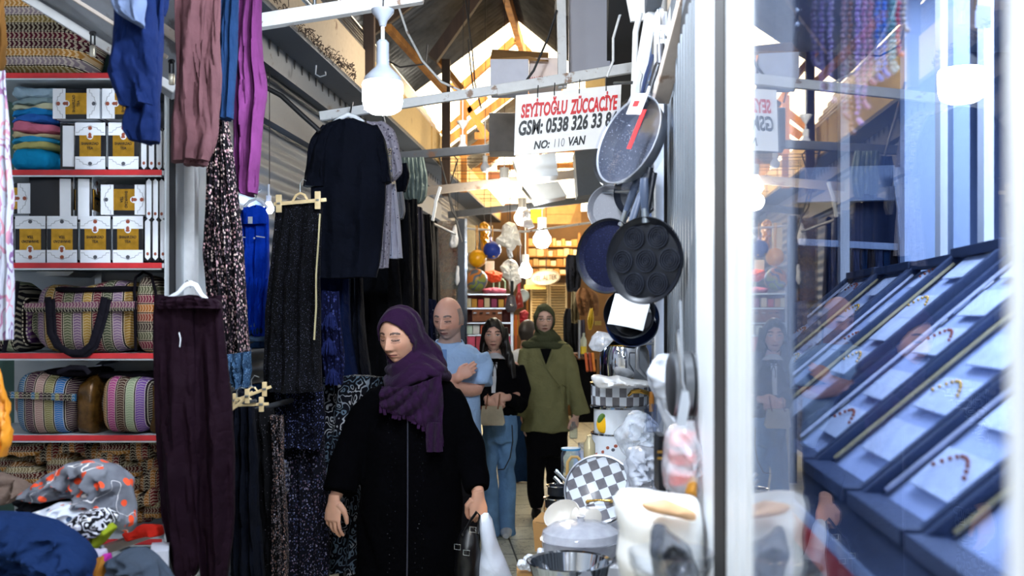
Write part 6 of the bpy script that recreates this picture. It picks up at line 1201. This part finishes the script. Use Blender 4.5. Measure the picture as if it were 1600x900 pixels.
g = G(); g.rings(body_tube([(558, 766, 786, .04), (562, 757, 800, .07), (572, 750, 812, .085), (600, 750, 811, .10), (640, 752, 812, .11), (650, 755, 809, .10)], Yg))
g.tube([P(756, 573, Yg), P(750, 606, Yg+.01), P(758, 626, Yg-.15)], [.056, .060, .050], 20); g.tube([P(806, 573, Yg), P(817, 610, Yg), P(813, 632, Yg-.06), P(796, 624, Yg-.18)], [.056, .064, .060, .045], 20)
cloth('cardigan', g, m_cardi, q.t, .010, 3, folds(3, .004, 24, .004))
g = G(); g.rings(body_tube([(640, 756, 808, .10), (662, 754, 808, .12), (690, 752, 806, .12)], Yg))
for sx, dy in ((765, -.06), (792, .06)): g.tube([P(sx, 680, Yg), P(sx-1, 740, Yg+dy), P(sx-1, 800, Yg+dy), P(sx-2, 836, Yg+dy)], [.070, .062, .068, .076], 22)
cloth('jeans', g, m_jeans, q.t, .011, 3, folds(7, .004, 30, .006))
shoes(q, ((765, -.06), (791, .06)), 836, Yg, m_shoew)
mw = fabric('white_blouse', '#c6c9d0', .8)
g = G(); g.sheet(lambda u, v: P(773+(9+9*v)*math.sin((u-.5)*5.4), 555+8*v-3*math.cos((u-.5)*5.4), Yg-(.045+.055*v)*math.cos((u-.5)*5.4)-.012), 30, 6, .005); obj('collar', g, mw, q.t)
obj('shirt_front', G().prism([P(768, 566, Yg-.108), P(777, 566, Yg-.108), P(774, 614, Yg-.122), P(768, 614, Yg-.122)], (0, .01, 0)), mw, q.t, False)
g = G()
for s_ in (-1, 1): g.tube([P(773, 567, Yg-.12), P(773+s_*6, 563, Yg-.13), P(773+s_*7, 569, Yg-.13), P(773, 568, Yg-.12)], .004, 8); g.tube([P(773, 568, Yg-.12), P(773+s_*3, 578, Yg-.125), P(773+s_*3, 588, Yg-.125)], .0035, 8)
obj('bow', g, m_cardi, q.t)
m_hairb = plain('black_brown_hair', '#0d0807', .45, var=.3, sc=60, bump=.4)
g = hood(q, 1.08, .066, .098, -.034, .010, 1.0)
for s_, x0, xe in ((-1, 755, 754), (1, 791, 803)): g.tube([P(x0+s_*-3, 512, Yg-.02), P(x0, 540, Yg-.03), P((x0+xe)/2, 565, Yg-.06), P(xe, 592 if s_ > 0 else 580, Yg-.09)], [(.022, .045), (.028, .05), (.034, .035), (.016, .012)], 16, up=(1, 0, 0))
g.tube([P(772, 520, Yg+.06), P(775, 560, Yg+.09), P(777, 590, Yg+.11)], [(.08, .05), (.085, .045), (.06, .03)], 18, up=(1, 0, 0))
def hairf(co): x, y, z = co[:, 0], co[:, 1], co[:, 2]; return .0022*np.sin(190*x+50*y+5*np.sin(12*z))
cloth('hair', g, m_hairb, q.t, .006, 2, hairf)
bg_ = thing('handbag', 'small beige handbag held low by the long haired young woman', 'handbag', P(770, 665, Yg-.3)); m_bei = plain('beige_leather', '#b9ad95', .5)
obj('bag_body', G().prism([P(753, 636, Yg-.34), P(784, 636, Yg-.34), P(789, 661, Yg-.34), P(786, 665, Yg-.34), P(754, 665, Yg-.34), P(750, 661, Yg-.34)], (0, .09, 0)), m_bei, bg_, False)
for x in (759, 778): obj('strap', G().tube([P(x, 639, Yg-.345), P(x+2, 625, Yg-.31), P(x+3, 616, Yg-.27)], .005), plain('tan_leather', '#7a4d34', .5) if x == 759 else bpy.data.materials['tan_leather'], bg_)
one('strap_cord', G().tube([P(800, 664, Yg-.14), P(801, 690, Yg-.15), P(797, 715, Yg-.15), P(788, 733, Yg-.16), P(778, 734, Yg-.17)], .004), m_leather, 'thin black cord looping over the jeans of the young woman', 'cord')
# ---- the woman in olive
Yh = 7.86
h = Fig('person', 'woman in olive headscarf, glasses and green wrap tunic walking at the back', P(852, 490, Yh)-V((0, 0, CZ)))
h.head(P(850.5, 500, Yh-.05), R(2), R(-1), 1.02, False, nose=.95, wide=.97, jaw=1.0); h.neck(P(852, 536, Yh), .047); h.torso(P(853, 655, Yh), P(853, 580, Yh), P(852, 540, Yh), .82, .8)
h.limb([P(829, 557, Yh), P(818, 610, Yh+.02), P(818, 655, Yh)], [.034, .032, .025]); h.limb([P(878, 557, Yh), P(896, 605, Yh+.03), P(900, 650, Yh-.05)], [.034, .032, .026])
h.hand(P(900, 650, Yh-.05), (-.1, -.2, -1), (-.6, .5, 0), (-.5, -.8, 0), .95, (45, 55, 35)); h.hand(P(818, 655, Yh), (0, 0, -1), (1, 0, 0), (0, -1, 0), .9, (15, 20, 15))
for sx, dy in ((838, -.14), (868, .12)): h.limb([P(sx, 680, Yh+.02), P(sx, 740, Yh+dy*.6+.01), P(sx+2, 792, Yh+dy)], [.042, .038, .032])
h.finish(.0042, '#dcb3a2', lip='#9a4a4c', brow='#57423a', eye='open')
m_ol = fabric('olive_green_linen', '#7d7c58', .9, 0, .12); m_olh = fabric('dark_olive_scarf', '#454936', .85, 0, .1)
g = G(); g.rings(body_tube([(526, 840, 864, .05), (532, 827, 882, .08), (543, 816, 893, .10), (580, 817, 889, .115), (620, 817, 886, .12), (650, 815, 888, .13), (673, 813, 891, .135)], Yh))
g.tube([P(824, 547, Yh), P(815, 605, Yh), P(812, 650, Yh-.02)], [.062, .062, .068], 20); g.tube([P(884, 547, Yh), P(898, 605, Yh), P(908, 648, Yh-.02)], [.062, .066, .072], 20)
cloth('wrap_tunic', g, m_ol, h.t, .010, 3, folds(4, .004, 22, .005))
obj('waist_tie', G().tube([P(872, 604, Yh-.14), P(878, 600, Yh-.13), P(884, 604, Yh-.10)], .006).tube([P(876, 603, Yh-.14), P(879, 615, Yh-.15), P(880, 628, Yh-.15), P(881, 640, Yh-.15)], .005), m_ol, h.t)
obj('wrap_edge', G().tube([P(842, 553, Yh-.112), P(852, 572, Yh-.130), P(864, 590, Yh-.138), P(876, 604, Yh-.14)], .0045).tube([P(864, 552, Yh-.112), P(859, 562, Yh-.125), P(853, 572, Yh-.132)], .0045), m_ol, h.t)
obj('undershirt', G().prism([P(844, 545, Yh-.108), P(862, 545, Yh-.108), P(853, 570, Yh-.128)], (0, .01, 0)), m_blk, h.t, False)
g = G(); g.rings(body_tube([(660, 820, 886, .11), (690, 819, 887, .12), (712, 822, 884, .11)], Yh))
for sx, dy in ((837, -.14), (867, .12)): g.tube([P(sx, 700, Yh), P(sx, 745, Yh+dy*.6), P(sx, 778, Yh+dy), P(sx+1, 795, Yh+dy)], [.078, .068, .060, .052], 22)
cloth('trousers', g, m_blk, h.t, .012, 3, folds(9, .005, 18, .005)); shoes(h, ((838, -.14), (868, .12)), 800, Yh, m_shoe)
g = hood(h, 1.12, .067, .094, -.020, .008, 1.05); cN = P(852, 534, Yh)
wrap(g, cN+V((0, -.01, .05)), .075, .08, 0, 0, .034, 1, 0, (.0, -.02), 1); wrap(g, cN+V((0, -.01, .01)), .10, .09, 0, 0, .034, 1, 0, (.012, -.02), 2); wrap(g, cN+V((.0, .0, -.025)), .17, .10, 0, 0, .028, 1, 0, (-.01, .0), 4); g.ball(cN+V((0, 0, -.01)), (.15, .10, .05))
cloth('headscarf', g, m_olh, h.t, .0065, 2, lambda co: .003*np.sin(70*co[:, 2]+30*co[:, 0]))
g = G()
for e in (-1, 1):
    pts = [h.hc+h.hm @ (V((e*.031+.019*math.cos(a), -.107, .002+.016*math.sin(a)))) for a in [2*PI*k/16 for k in range(17)]]; g.tube(pts, .0012, 6); g.tube([h.hc+h.hm @ V((e*.050, -.107, .006)), h.hc+h.hm @ V((e*.072, -.06, .006))], .0012, 6)
g.tube([h.hc+h.hm @ V((-.012, -.108, .004)), h.hc+h.hm @ V((.012, -.108, .004))], .0012, 6); obj('glasses', g, plain('thin_metal_frame', '#6d6258', .3, .8), h.t)
one('water_bottle', G().lathe([(0, 0), (.03, 0), (.032, .04), (.03, .09), (.014, .115), (.014, .13), (0, .13)], P(896, 685, Yh-.12), 20), glass('bottle_glass', (.75, .85, .95)), 'clear bottle in the hand of the woman in olive', 'bottle')
# ---- someone half hidden behind her
Yb = 9.3
b_ = Fig('person', 'person with short dark hair and white top half hidden between the two women', P(824, 490, Yb)-V((0, 0, CZ)))
b_.head(P(825, 519, Yb), R(150), R(8), .95); b_.neck(P(822, 545, Yb), .05); b_.torso(P(818, 640, Yb), P(818, 585, Yb), P(820, 548, Yb), .8, .8); b_.limb([P(797, 556, Yb), P(794, 600, Yb), P(797, 640, Yb)], [.045, .036, .026]); b_.limb([P(840, 556, Yb), P(844, 600, Yb), P(842, 640, Yb)], [.045, .036, .026])
for sx in (806, 829): b_.limb([P(sx, 645, Yb), P(sx, 700, Yb), P(sx, 750, Yb)], [.06, .045, .035])
b_.finish(.008, '#b98a74', lip='#9a5a50', brow='#2a1c18')
g = G(); g.rings(body_tube([(545, 808, 832, .07), (551, 797, 840, .10), (580, 795, 843, .12), (630, 796, 842, .12)], Yb)); g.tube([P(797, 556, Yb), P(794, 590, Yb)], .07, 18); g.tube([P(841, 556, Yb), P(845, 590, Yb)], .07, 18); cloth('white_top', g, mw, b_.t, .014, 3)
g = G()
for sx in (806, 829): g.tube([P(sx, 625, Yb), P(sx, 700, Yb), P(sx, 752, Yb)], [.10, .085, .075], 18)
cloth('trousers', g, m_den, b_.t, .014, 3); g = hood(b_, 1.07, .05, .07, -.05, .01, 1.0); cloth('hair', g, plain('grey_brown_hair', '#2a2523', .5), b_.t, .009, 2)
# ================================================================ far stalls
def shelfset(x0, x1, ys, Y, dep, m, label, name='shelf_unit', parts=True):
    t = thing(name, label, 'shelf', P((x0+x1)/2, H0, Y)-V((0, 0, CZ)))
    for y in ys: obj('shelf', G().prism([P(x0, y, Y), P(x1, y, Y), P(x1, y+2, Y), P(x0, y+2, Y)], (0, dep, 0)), m, t, False)
    for x in (x0, x1):
        a = P(x, ys[0]-20, Y); a2 = V((a.x, a.y, 0)); obj('upright', G().beam(a, a2, .03, .03), m, t, False)
    return t
def bxx_(x0, x1, y0, y1, Y, dep, m, label, name='carton', cat='box', group=None): return one(name, G().prism([P(x0, y1, Y), P(x1, y1, Y), P(x1, y0, Y), P(x0, y0, Y)], (0, dep, 0)), m, label, cat, group, smooth=False)
def C_(name, c, rough=.6): return bpy.data.materials.get(name) or plain(name, c, rough)
# booth with glass at the left, its dark blue post
m_navyp = plain('navy_post_paint', '#101c30', .4)
pt = thing('booth_post', 'dark blue post with a chrome strip at the corner of the far left stall', 'post', LF(9.6, -1.22, 0)); a = P(721, 342, 9.6)
obj('post', G().box((a.x, 9.6, a.z/2), (.065, .065, a.z)), m_navyp, pt, False); obj('chrome_strip', G().box((a.x+.045, 9.58, a.z/2), (.022, .03, a.z)), m_chrome, pt, False)
one('plastic_sheet', G().prism([P(683, 620, 9.9), P(716, 620, 9.7), P(716, 345, 9.7), P(683, 345, 9.9)], (0, .01, 0)), plastic_film('hazy_pane', '#b5a79a', .45, .1), 'hazy plastic sheet of the far left booth behind the bald man', 'sheet', smooth=False)
bxx_(684, 716, 350, 425, 10.4, .05, swirl('mottled_goods', '#8b8078', '#5d6270', '#9a5a48', 8, width=.3), 'mottled brown goods behind the hazy pane', 'mottled_goods', 'goods'); bxx_(684, 716, 425, 470, 10.4, .05, C_('teal_board', '#3f6672'), 'teal board behind the hazy pane below the mottled goods', 'board', 'board')
bxx_(688, 711, 452, 472, 10.1, .15, m_card, 'small brown carton above the bald head', 'carton')
one('white_bag', puff(G(), [(708, 352), (713, 350), (716, 372), (714, 386), (706, 388), (701, 384), (704, 368)], 9.4, .05, .04, 2, .02), m_paper, 'white cloth bag hanging left of the dark blue post', 'bag'); one('white_bag', puff(G(), [(713, 415), (717, 415), (718, 440), (714, 448), (711, 440)], 9.4, .03, .03, 4, .01), m_paper, 'small white bag low beside the dark blue post', 'bag')
# toys
m_yel = plain('yellow_ball', '#d99a0c', .35); m_blu = flecks('blue_ball_spots', '#283a8c', ['#d9a520', '#b8c4e0'], 16, .22, .3, dens=.9); m_glo = swirl('globe_print', '#5d6674', '#b8743a', '#7d8a4a', 7, .3, .28)
for x, y, r_, mm, l, c in ((746, 404, 14, m_yel, 'bright yellow ball hanging at the toy stall', 'ball'), (769, 391, 14, m_blu, 'blue ball with yellow spots beside the yellow ball', 'ball'), (744, 438, 18, m_glo, 'grey and orange globe ball under the yellow ball', 'ball')):
    t = thing('toy_ball', l, c, P(x, y+r_, 9.9)); obj('ball', G().ball(P(x, y, 9.9), r_/F*9.9, 28, 18), mm, t); obj('net_cord', G().tube([P(x, y-r_, 9.9), P(x+1, y-r_-14, 9.9), P(x, 352, 9.9)], .004), m_yel, t)
one('yellow_net', puff(G(), [(750, 350), (758, 345), (764, 352), (763, 380), (761, 402), (756, 402), (752, 385)], 10.1, .06, .05, 2, .03, 16), m_yel, 'yellow netting bundle above the hanging balls', 'net')
one('purple_toy', puff(G(), [(760, 372), (768, 370), (772, 384), (764, 392), (758, 386)], 10.2, .04, .04, 3, .01), C_('lilac_toy', '#6a6aa8'), 'small lilac toy among the hanging balls', 'toy'); one('orange_toy', puff(G(), [(757, 424), (772, 422), (786, 428), (782, 440), (768, 442), (758, 436)], 10.4, .05, .04, 4, .02), C_('orange_toy', '#d9552c'), 'orange toy lying behind the globe ball', 'toy')
one('pink_toy', puff(G(), [(752, 452), (772, 449), (792, 452), (790, 459), (756, 459)], 10.2, .05, .04, 5, .01), C_('pink_toy', '#d06a86'), 'pink toy on top of the glass counter', 'toy')
rkk = thing('toy_rack', 'small mint green wire rack behind the orange toy', 'rack', P(776, 452, 10.5))
for x in (771, 780): obj('side', G().tube([P(x, 452, 10.5), P(x, 440, 10.5), P(x+5, 436, 10.5), P(x+9, 440, 10.5), P(x+9, 452, 10.5)], .008, 8), C_('mint_toy', '#9cc0a4'), rkk)
bxx_(758, 772, 408, 424, 10.5, .08, C_('cream_toy_box', '#cfc9b6'), 'cream toy box behind the yellow ball', 'toy_box'); bxx_(728, 742, 352, 395, 11.2, .1, C_('sand_board', '#8f7f5e'), 'sandy panel behind the yellow ball', 'panel', 'panel')
sc_ = shelfset(728, 800, (459, 481, 504, 523), 10.0, .35, metal('white_rail', '#c4c8cc', .3), 'white railed counter of the toy stall left of the young woman'); m_brn = C_('brown_case', '#7d4a2e')
bxx_(729, 800, 460, 640, 10.4, .05, C_('counter_back_red', '#4f1d1a'), 'dark red back of the toy counter', 'red_board', 'board')
bxx_(738, 784, 484, 502, 10.02, .2, m_brn, 'brown toy case on the counter shelf', 'toy_case', 'case')
for k, x in enumerate((742, 752, 762, 772, 781)): one('toy_catch', G().box(P(x, 489, 9.99), (.035, .01, .012)), m_dark if k % 2 else m_chrome, ('first', 'second', 'third', 'fourth', 'fifth')[k]+' little toy from the left on the brown toy case', 'toy', smooth=False)
for k, (x, c, n_) in enumerate(((732, '#c9c2a6', 'cream'), (741, '#b8862e', 'mustard'), (751, '#b53a3a', 'red'), (761, '#d2c2a0', 'sand'), (772, '#8f2f5c', 'plum'), (783, '#cfa040', 'golden'), (793, '#b04a2c', 'rust'))): bxx_(x-4, x+4, 466+k % 3, 480, 10.05, .12, C_('toy_pack_'+c[1:], c), n_+' toy pack in the row on the top counter shelf', 'toy_pack', 'package', 'toy packs on the counter')
for k, (x, c, n_) in enumerate(((733, '#b8d0c8', 'pale mint'), (744, '#d0d4d8', 'white'), (756, '#c25a40', 'terracotta'), (768, '#cfd8d4', 'pale grey'), (782, '#bdb03a', 'lemon'))): bxx_(x-5, x+5, 508, 522, 10.05, .12, C_('low_pack_'+c[1:], c), n_+' toy pack on the low counter shelf behind the long haired woman', 'toy_pack', 'package', 'toy packs on the low shelf')
for k in range(5): bxx_(730+k*14, 742+k*14, 526, 545+k % 2*3, 10.0, .2, C_('pinkpack%d' % (k % 2), ('#c04a6c', '#a83a50')[k % 2]), 'pink or crimson package on the lowest counter shelf', 'package', 'package', 'pink packages on the lowest shelf')
# white bags and hanging toys in the middle
for k, (pts, Y, l) in enumerate([([(786, 352), (795, 346), (806, 350), (812, 372), (815, 386), (806, 382), (800, 394), (792, 388), (780, 382), (774, 374), (783, 366)], 9.6, 'big glowing white bag hanging in the middle under the far bar'), ([(792, 388), (800, 388), (801, 402), (796, 406), (792, 400)], 9.6, 'tiny white tip dangling below the big white bag'), ([(786, 410), (796, 404), (806, 408), (812, 425), (814, 440), (806, 446), (802, 460), (797, 458), (794, 440), (786, 432), (781, 418)], 9.9, 'second white bag hanging above the grey toy guitar'), ([(818, 344), (830, 342), (836, 354), (826, 358), (818, 354)], 10, 'small white and blue bag beside the lit bulb'), ([(816, 330), (824, 326), (830, 334), (824, 344), (816, 342)], 10.2, 'white rag below the farthest cross bar')]): one('white_bag', puff(G(), pts, Y, .07, .05, k+2, .03), m_bagw if k in (0, 2) else m_paper, l, 'bag')
gt = thing('toy_guitar', 'grey toy guitar hanging right of the toy counter', 'toy', P(798, 478, 9.8)); obj('guitar_body', puff(G(), [(791, 470), (793, 462), (798, 459), (804, 462), (806, 470), (808, 480), (804, 488), (793, 488), (789, 480)], 9.8, .03, .03, 1, .002), C_('grey_guitar', '#4c4a52', .3), gt); obj('sound_hole', G().ball(P(799, 477, 9.765), (.02, .008, .012), 12, 8), m_chrome, gt); obj('neck', G().box(P(800, 450, 9.8), (.03, .02, .14)), m_dark, gt, False)
gt = thing('toy_guitar', 'red toy guitar hanging behind the grey one', 'toy', P(810, 470, 10)); obj('guitar_body', puff(G(), [(805, 466), (808, 456), (814, 457), (817, 468), (818, 480), (806, 484)], 10.0, .03, .03, 1, .002), C_('red_guitar', '#8e2a20', .3), gt); obj('neck', G().box(P(811, 448, 10), (.03, .02, .12)), m_red, gt, False)
one('wall_clock', G().lathe([(0, 0), (.062, 0), (.066, .012), (.058, .02), (.054, .012), (0, .012)], P(817, 462, 10.2), 30, frame((0, -1, 0), (1, 0, 0))), C_('clock_grey', '#a9b8b4', .3), 'round grey clock right of the toy guitars', 'clock')
one('red_ribbon', puff(G(), [(812, 488), (820, 484), (826, 490), (824, 505), (818, 512), (813, 504)], 10.2, .04, .03, 2, .02), C_('ribbon_red', '#b02a34'), 'red ribbon bunch right of the toy counter', 'ribbon')
for k, x in enumerate((801, 806, 811)): bxx_(x-2, x+2, 492, 721, 10.6, .05, (m_brn, C_('orange_stick', '#c2622c'), m_wood)[k], ('left', 'middle', 'right')[k]+' of three upright brown rolls right of the counter', 'roll', 'roll')
bxx_(794, 813, 500, 524, 10.8, .1, C_('amber_pack', '#c2921e'), 'amber package behind the shoulder of the young woman', 'package', 'package')
bxx_(797, 806, 664, 690, 10, .12, C_('pink_sack', '#c98a94'), 'pink sack on the floor beside the young woman', 'sack', 'sack'); bxx_(797, 805, 694, 716, 9.4, .1, C_('orange_sack', '#c9752c'), 'orange pack on the floor beyond the jeans', 'pack', 'package')
one('black_shoe', G().tube([P(792, 746, 9.4), P(800, 744, 9.4), P(805, 748, 9.4)], [.03, .035, .02], 12), m_shoe, 'black shoe of a passer-by beyond the jeans', 'shoe')
# louvre doors, oval sign, far shelves
lv = thing('louvre_door', 'cream louvred folding doors behind the woman in olive', 'door', P(857, H0, 13.6)-V((0, 0, CZ))); m_lou = plain('cream_louvre', '#cbb487', .55, var=.05)
for x0, x1 in ((829, 857), (858, 886)):
    obj('leaf_frame', G().prism([P(x0, 442, 13.6), P(x0+3, 442, 13.6), P(x0+3, 670, 13.6), P(x0, 670, 13.6)], (0, .05, 0)).prism([P(x1-3, 442, 13.6), P(x1, 442, 13.6), P(x1, 670, 13.6), P(x1-3, 670, 13.6)], (0, .05, 0)), m_lou, lv, False)
    g = G()
    for k in range(52): g.prism([P(x0+2, 446+k*4.2, 13.58), P(x1-2, 446+k*4.2, 13.58), P(x1-2, 448.9+k*4.2, 13.62), P(x0+2, 448.9+k*4.2, 13.62)], (0, .012, .004))
    obj('louvres', g, m_lou, lv, False)
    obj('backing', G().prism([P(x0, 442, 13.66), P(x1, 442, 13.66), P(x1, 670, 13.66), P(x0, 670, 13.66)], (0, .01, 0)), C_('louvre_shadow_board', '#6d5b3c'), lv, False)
ov = thing('oval_sign', 'oval cream sign with brown lettering above the louvred doors', 'sign', P(852, 446, 12.6)); Mo = frame((0, -1, .0), (1, 0, .10)) @ Matrix.Diagonal((1, .52, 1))
obj('board', G().lathe([(0, 0), (.185, 0), (.19, .008), (.185, .016), (0, .016)], P(852, 434, 12.6), 48, Mo), plain('sign_cream', '#d2b98c', .5), ov); g = G(); text_mesh(g, 'VEL-ALTEK', .30, .065, P(852, 434, 12.575), (1, 0, .10), (0, 0, 1), .004); obj('lettering', g, C_('sign_brown', '#5a3a24'), ov, False)
obj('border', G().tube([P(852, 434, 12.58)+Mo @ V((.176*math.cos(a), .176*math.sin(a), 0)) for a in [2*PI*k/40 for k in range(41)]], .003, 6), bpy.data.materials['sign_brown'], ov)
bxx_(819, 853, 445, 452, 12.7, .03, C_('yellow_strip', '#d9b04a'), 'yellow strip sign under the oval sign', 'sign_strip', 'sign'); bxx_(822, 838, 436, 446, 12.9, .03, m_lou, 'cream board left of the oval sign', 'board', 'board')
fs_ = shelfset(824, 905, (384, 400, 415, 428), 14.6, .4, m_wood, 'far wooden shelves full of pale cartons above the louvred doors'); r = random.Random(7)
cc = ['#c9a870', '#d6c090', '#b88a4c', '#e0d2ac', '#a8793e']; k = 0
for ys in ((384, 372), (400, 388), (415, 403), (428, 417)):
    x = 826
    while x < 902:
        w_ = r.uniform(5, 13); bxx_(x, x+w_-1, ys[1]+r.uniform(0, 5), ys[0], 14.62, .25, C_('far_carton%d' % (k % 5), cc[k % 5]), 'pale carton among many on the far wooden shelves', 'carton', 'box', 'cartons on the far wooden shelves'); x += w_; k += 1
struct('trim_40', G().prism([P(700, 700, 15.4), P(975, 700, 15.4), P(975, 330, 15.4), P(700, 330, 15.4)], (0, .05, 0)), plain('far_wall_brown', '#6a5238', .8, var=.3, sc=3))
# clothes at the far right
def fgar(name, rows, Y, m, l, c='garment', **k): return gar(name, rows, Y, m, l, c, 'clothes at the far right', fold=.02, th=.12, **k)
fgar('jacket', [(398, 887, 905), (405, 884, 909), (440, 884, 908), (456, 886, 906)], 11.5, m_blk, 'black jacket hanging high right of the oval sign')
fgar('jacket', [(450, 906, 920), (460, 900, 932), (480, 902, 936), (494, 906, 934)], 10.5, fabric('brown_jacket', '#6a4c34'), 'brown jacket hanging left of the crepe pan'); fgar('jacket', [(456, 893, 905), (480, 892, 906), (505, 893, 906)], 11, fabric('khaki_jacket', '#4d4430'), 'khaki jacket between black jacket and brown one')
fgar('coat', [(482, 884, 900), (500, 880, 904), (560, 882, 904), (600, 884, 902)], 11.2, m_blk, 'long black coat standing low beside the woman in olive'); fgar('coat', [(500, 902, 914), (560, 902, 916), (640, 900, 916)], 12, m_char, 'charcoal coat deep at the far right')
fgar('garland', [(482, 922, 926), (500, 918, 928), (515, 920, 924)], 9.5, C_('yellow_cloth', '#c9ab30'), 'small yellow cloth left of the hanging pans', 'cloth')
one('bottle', G().lathe([(0, 0), (.03, 0), (.03, .13), (.012, .17), (.012, .2), (0, .2)], P(912, 552, 9.8), 16), C_('pale_bottle', '#b9c4b8', .2), 'pale bottle standing on the dark stall far right', 'bottle'); one('yellow_jar', G().lathe([(0, 0), (.035, 0), (.035, .08), (0, .08)], P(911, 554, 9.75), 16), C_('yellow_jar', '#d9c03a', .3), 'small yellow jar in front of the pale bottle', 'jar')
bxx_(896, 932, 562, 660, 9.8, .4, m_blk, 'dark draped stall at the far right beside the pots', 'draped_stall', 'stall'); one('shelf_pole', G().tube([P(905, 500, 9.7), P(905, 560, 9.7)], .012), m_steel, 'steel pole standing on the dark draped stall', 'pole')
for k, (x, c) in enumerate(((915, '#b8562c'), (921, '#8a3a28'), (926, '#c9752c'))): one('orange_roll', G().tube([P(x, 552, 9.6), P(x+3, 580, 9.5)], .014), C_('roll_'+c[1:], c), ('left', 'middle', 'right')[k]+' of three orange rolls on the far draped stall', 'roll')
bxx_(890, 925, 553, 562, 9.7, .4, swirl('mixed_goods', '#3a2c24', '#8a5a3a', '#6d6a60', 14), 'low mixed goods on top of the far draped stall', 'goods', 'goods')
one('gold_plaque', G().box(P(934, 505, 4.2), (.03, .01, .018), .1), m_gild, 'tiny gilded plaque left of the pan with the paper card', 'plaque', smooth=False)
# more dark garments and posters that close the left side up to the booth
for i, (rw, Y, l) in enumerate([([(345, 676, 684), (480, 676, 688), (640, 672, 690)], 8.2, 'last black garment of the left rail before the booth'), ([(350, 650, 672), (480, 648, 680), (660, 640, 684)], 7.8, 'long black robe behind the bald man'), ([(400, 600, 640), (600, 590, 650), (800, 585, 650)], 6.7, 'long black robe low behind the woman in purple')]): gar('long_dress', rw, Y, m_blk, l, 'garment', 'dark clothes of the left rail', th=.2, fold=.03, seed=i+70)
# golden clutter under the far roof
for k, (x0, x1, y0, y1, Y, c, l) in enumerate([(844, 908, 318, 350, 13, '#b3864a', 'long golden board under the far roof right of the lit bulb'), (828, 846, 326, 348, 12.8, '#d2b82c', 'yellow board hanging right of the white bulb'), (788, 806, 318, 330, 12.4, '#8a5c34', 'brown package wedged under the far bar'), (762, 782, 268, 282, 11.5, '#7d4a2c', 'brown package wedged beside the unlit bulb'), (738, 760, 262, 296, 13.2, '#b48a4c', 'golden board under the far roof left'), (700, 735, 300, 322, 13.4, '#c09a58', 'pale golden board at the left under the far roof')]): bxx_(x0, x1, y0, y1, Y, .06, C_('clutter_'+c[1:], c), l, 'board', 'board')

# wires that hold what hangs under the roof
def hold(o, ztop=None, r=.0022):
    lo = V(ORG[o.name]); ms = [o] if o.type == 'MESH' else []
    for c_ in list(o.children): ms.append(c_); ms += list(c_.children)
    mx = None
    for m_ in ms:
        for v in m_.data.vertices:
            p = v.co+ORG[m_.name] if m_.name in ORG else v.co+lo
            if mx is None or p.z > mx.z: mx = p.copy()
    y = mx.y; rid = 4.6-.80*abs(mx.x-(SL*y-.86)); z = ztop or rid
    if ztop and y > 9.3: one('span_wire', G().tube([LF(y, -1.6, z), LF(y, .3, z)], .003, 6), m_wire, 'thin dark wire spanning the far aisle above the hanging goods', 'wire', 'span wires over the far aisle')
    obj('hanging_wire', G().tube([mx-V((0, 0, .01)), V((mx.x, mx.y, max(z, mx.z+.02)))], r, 6), m_wire, o)
for o in list(bpy.data.objects):
    if o.parent is None and o.name.split('.')[0] in ('duct_panel', 'board', 'sign_strip', 'white_bag', 'toy_guitar', 'wall_clock', 'oval_sign', 'hanging_bulb', 'yellow_net', 'purple_toy', 'package', 'ceiling_board', 'red_ribbon', 'price_card', 'carton_never'):
        if o.name.split('.')[0] in ('package',) and o.get('group'): continue
        zz = None
        if ORG[o.name].z < 2.2: zz = 3.04
        hold(o, zz)
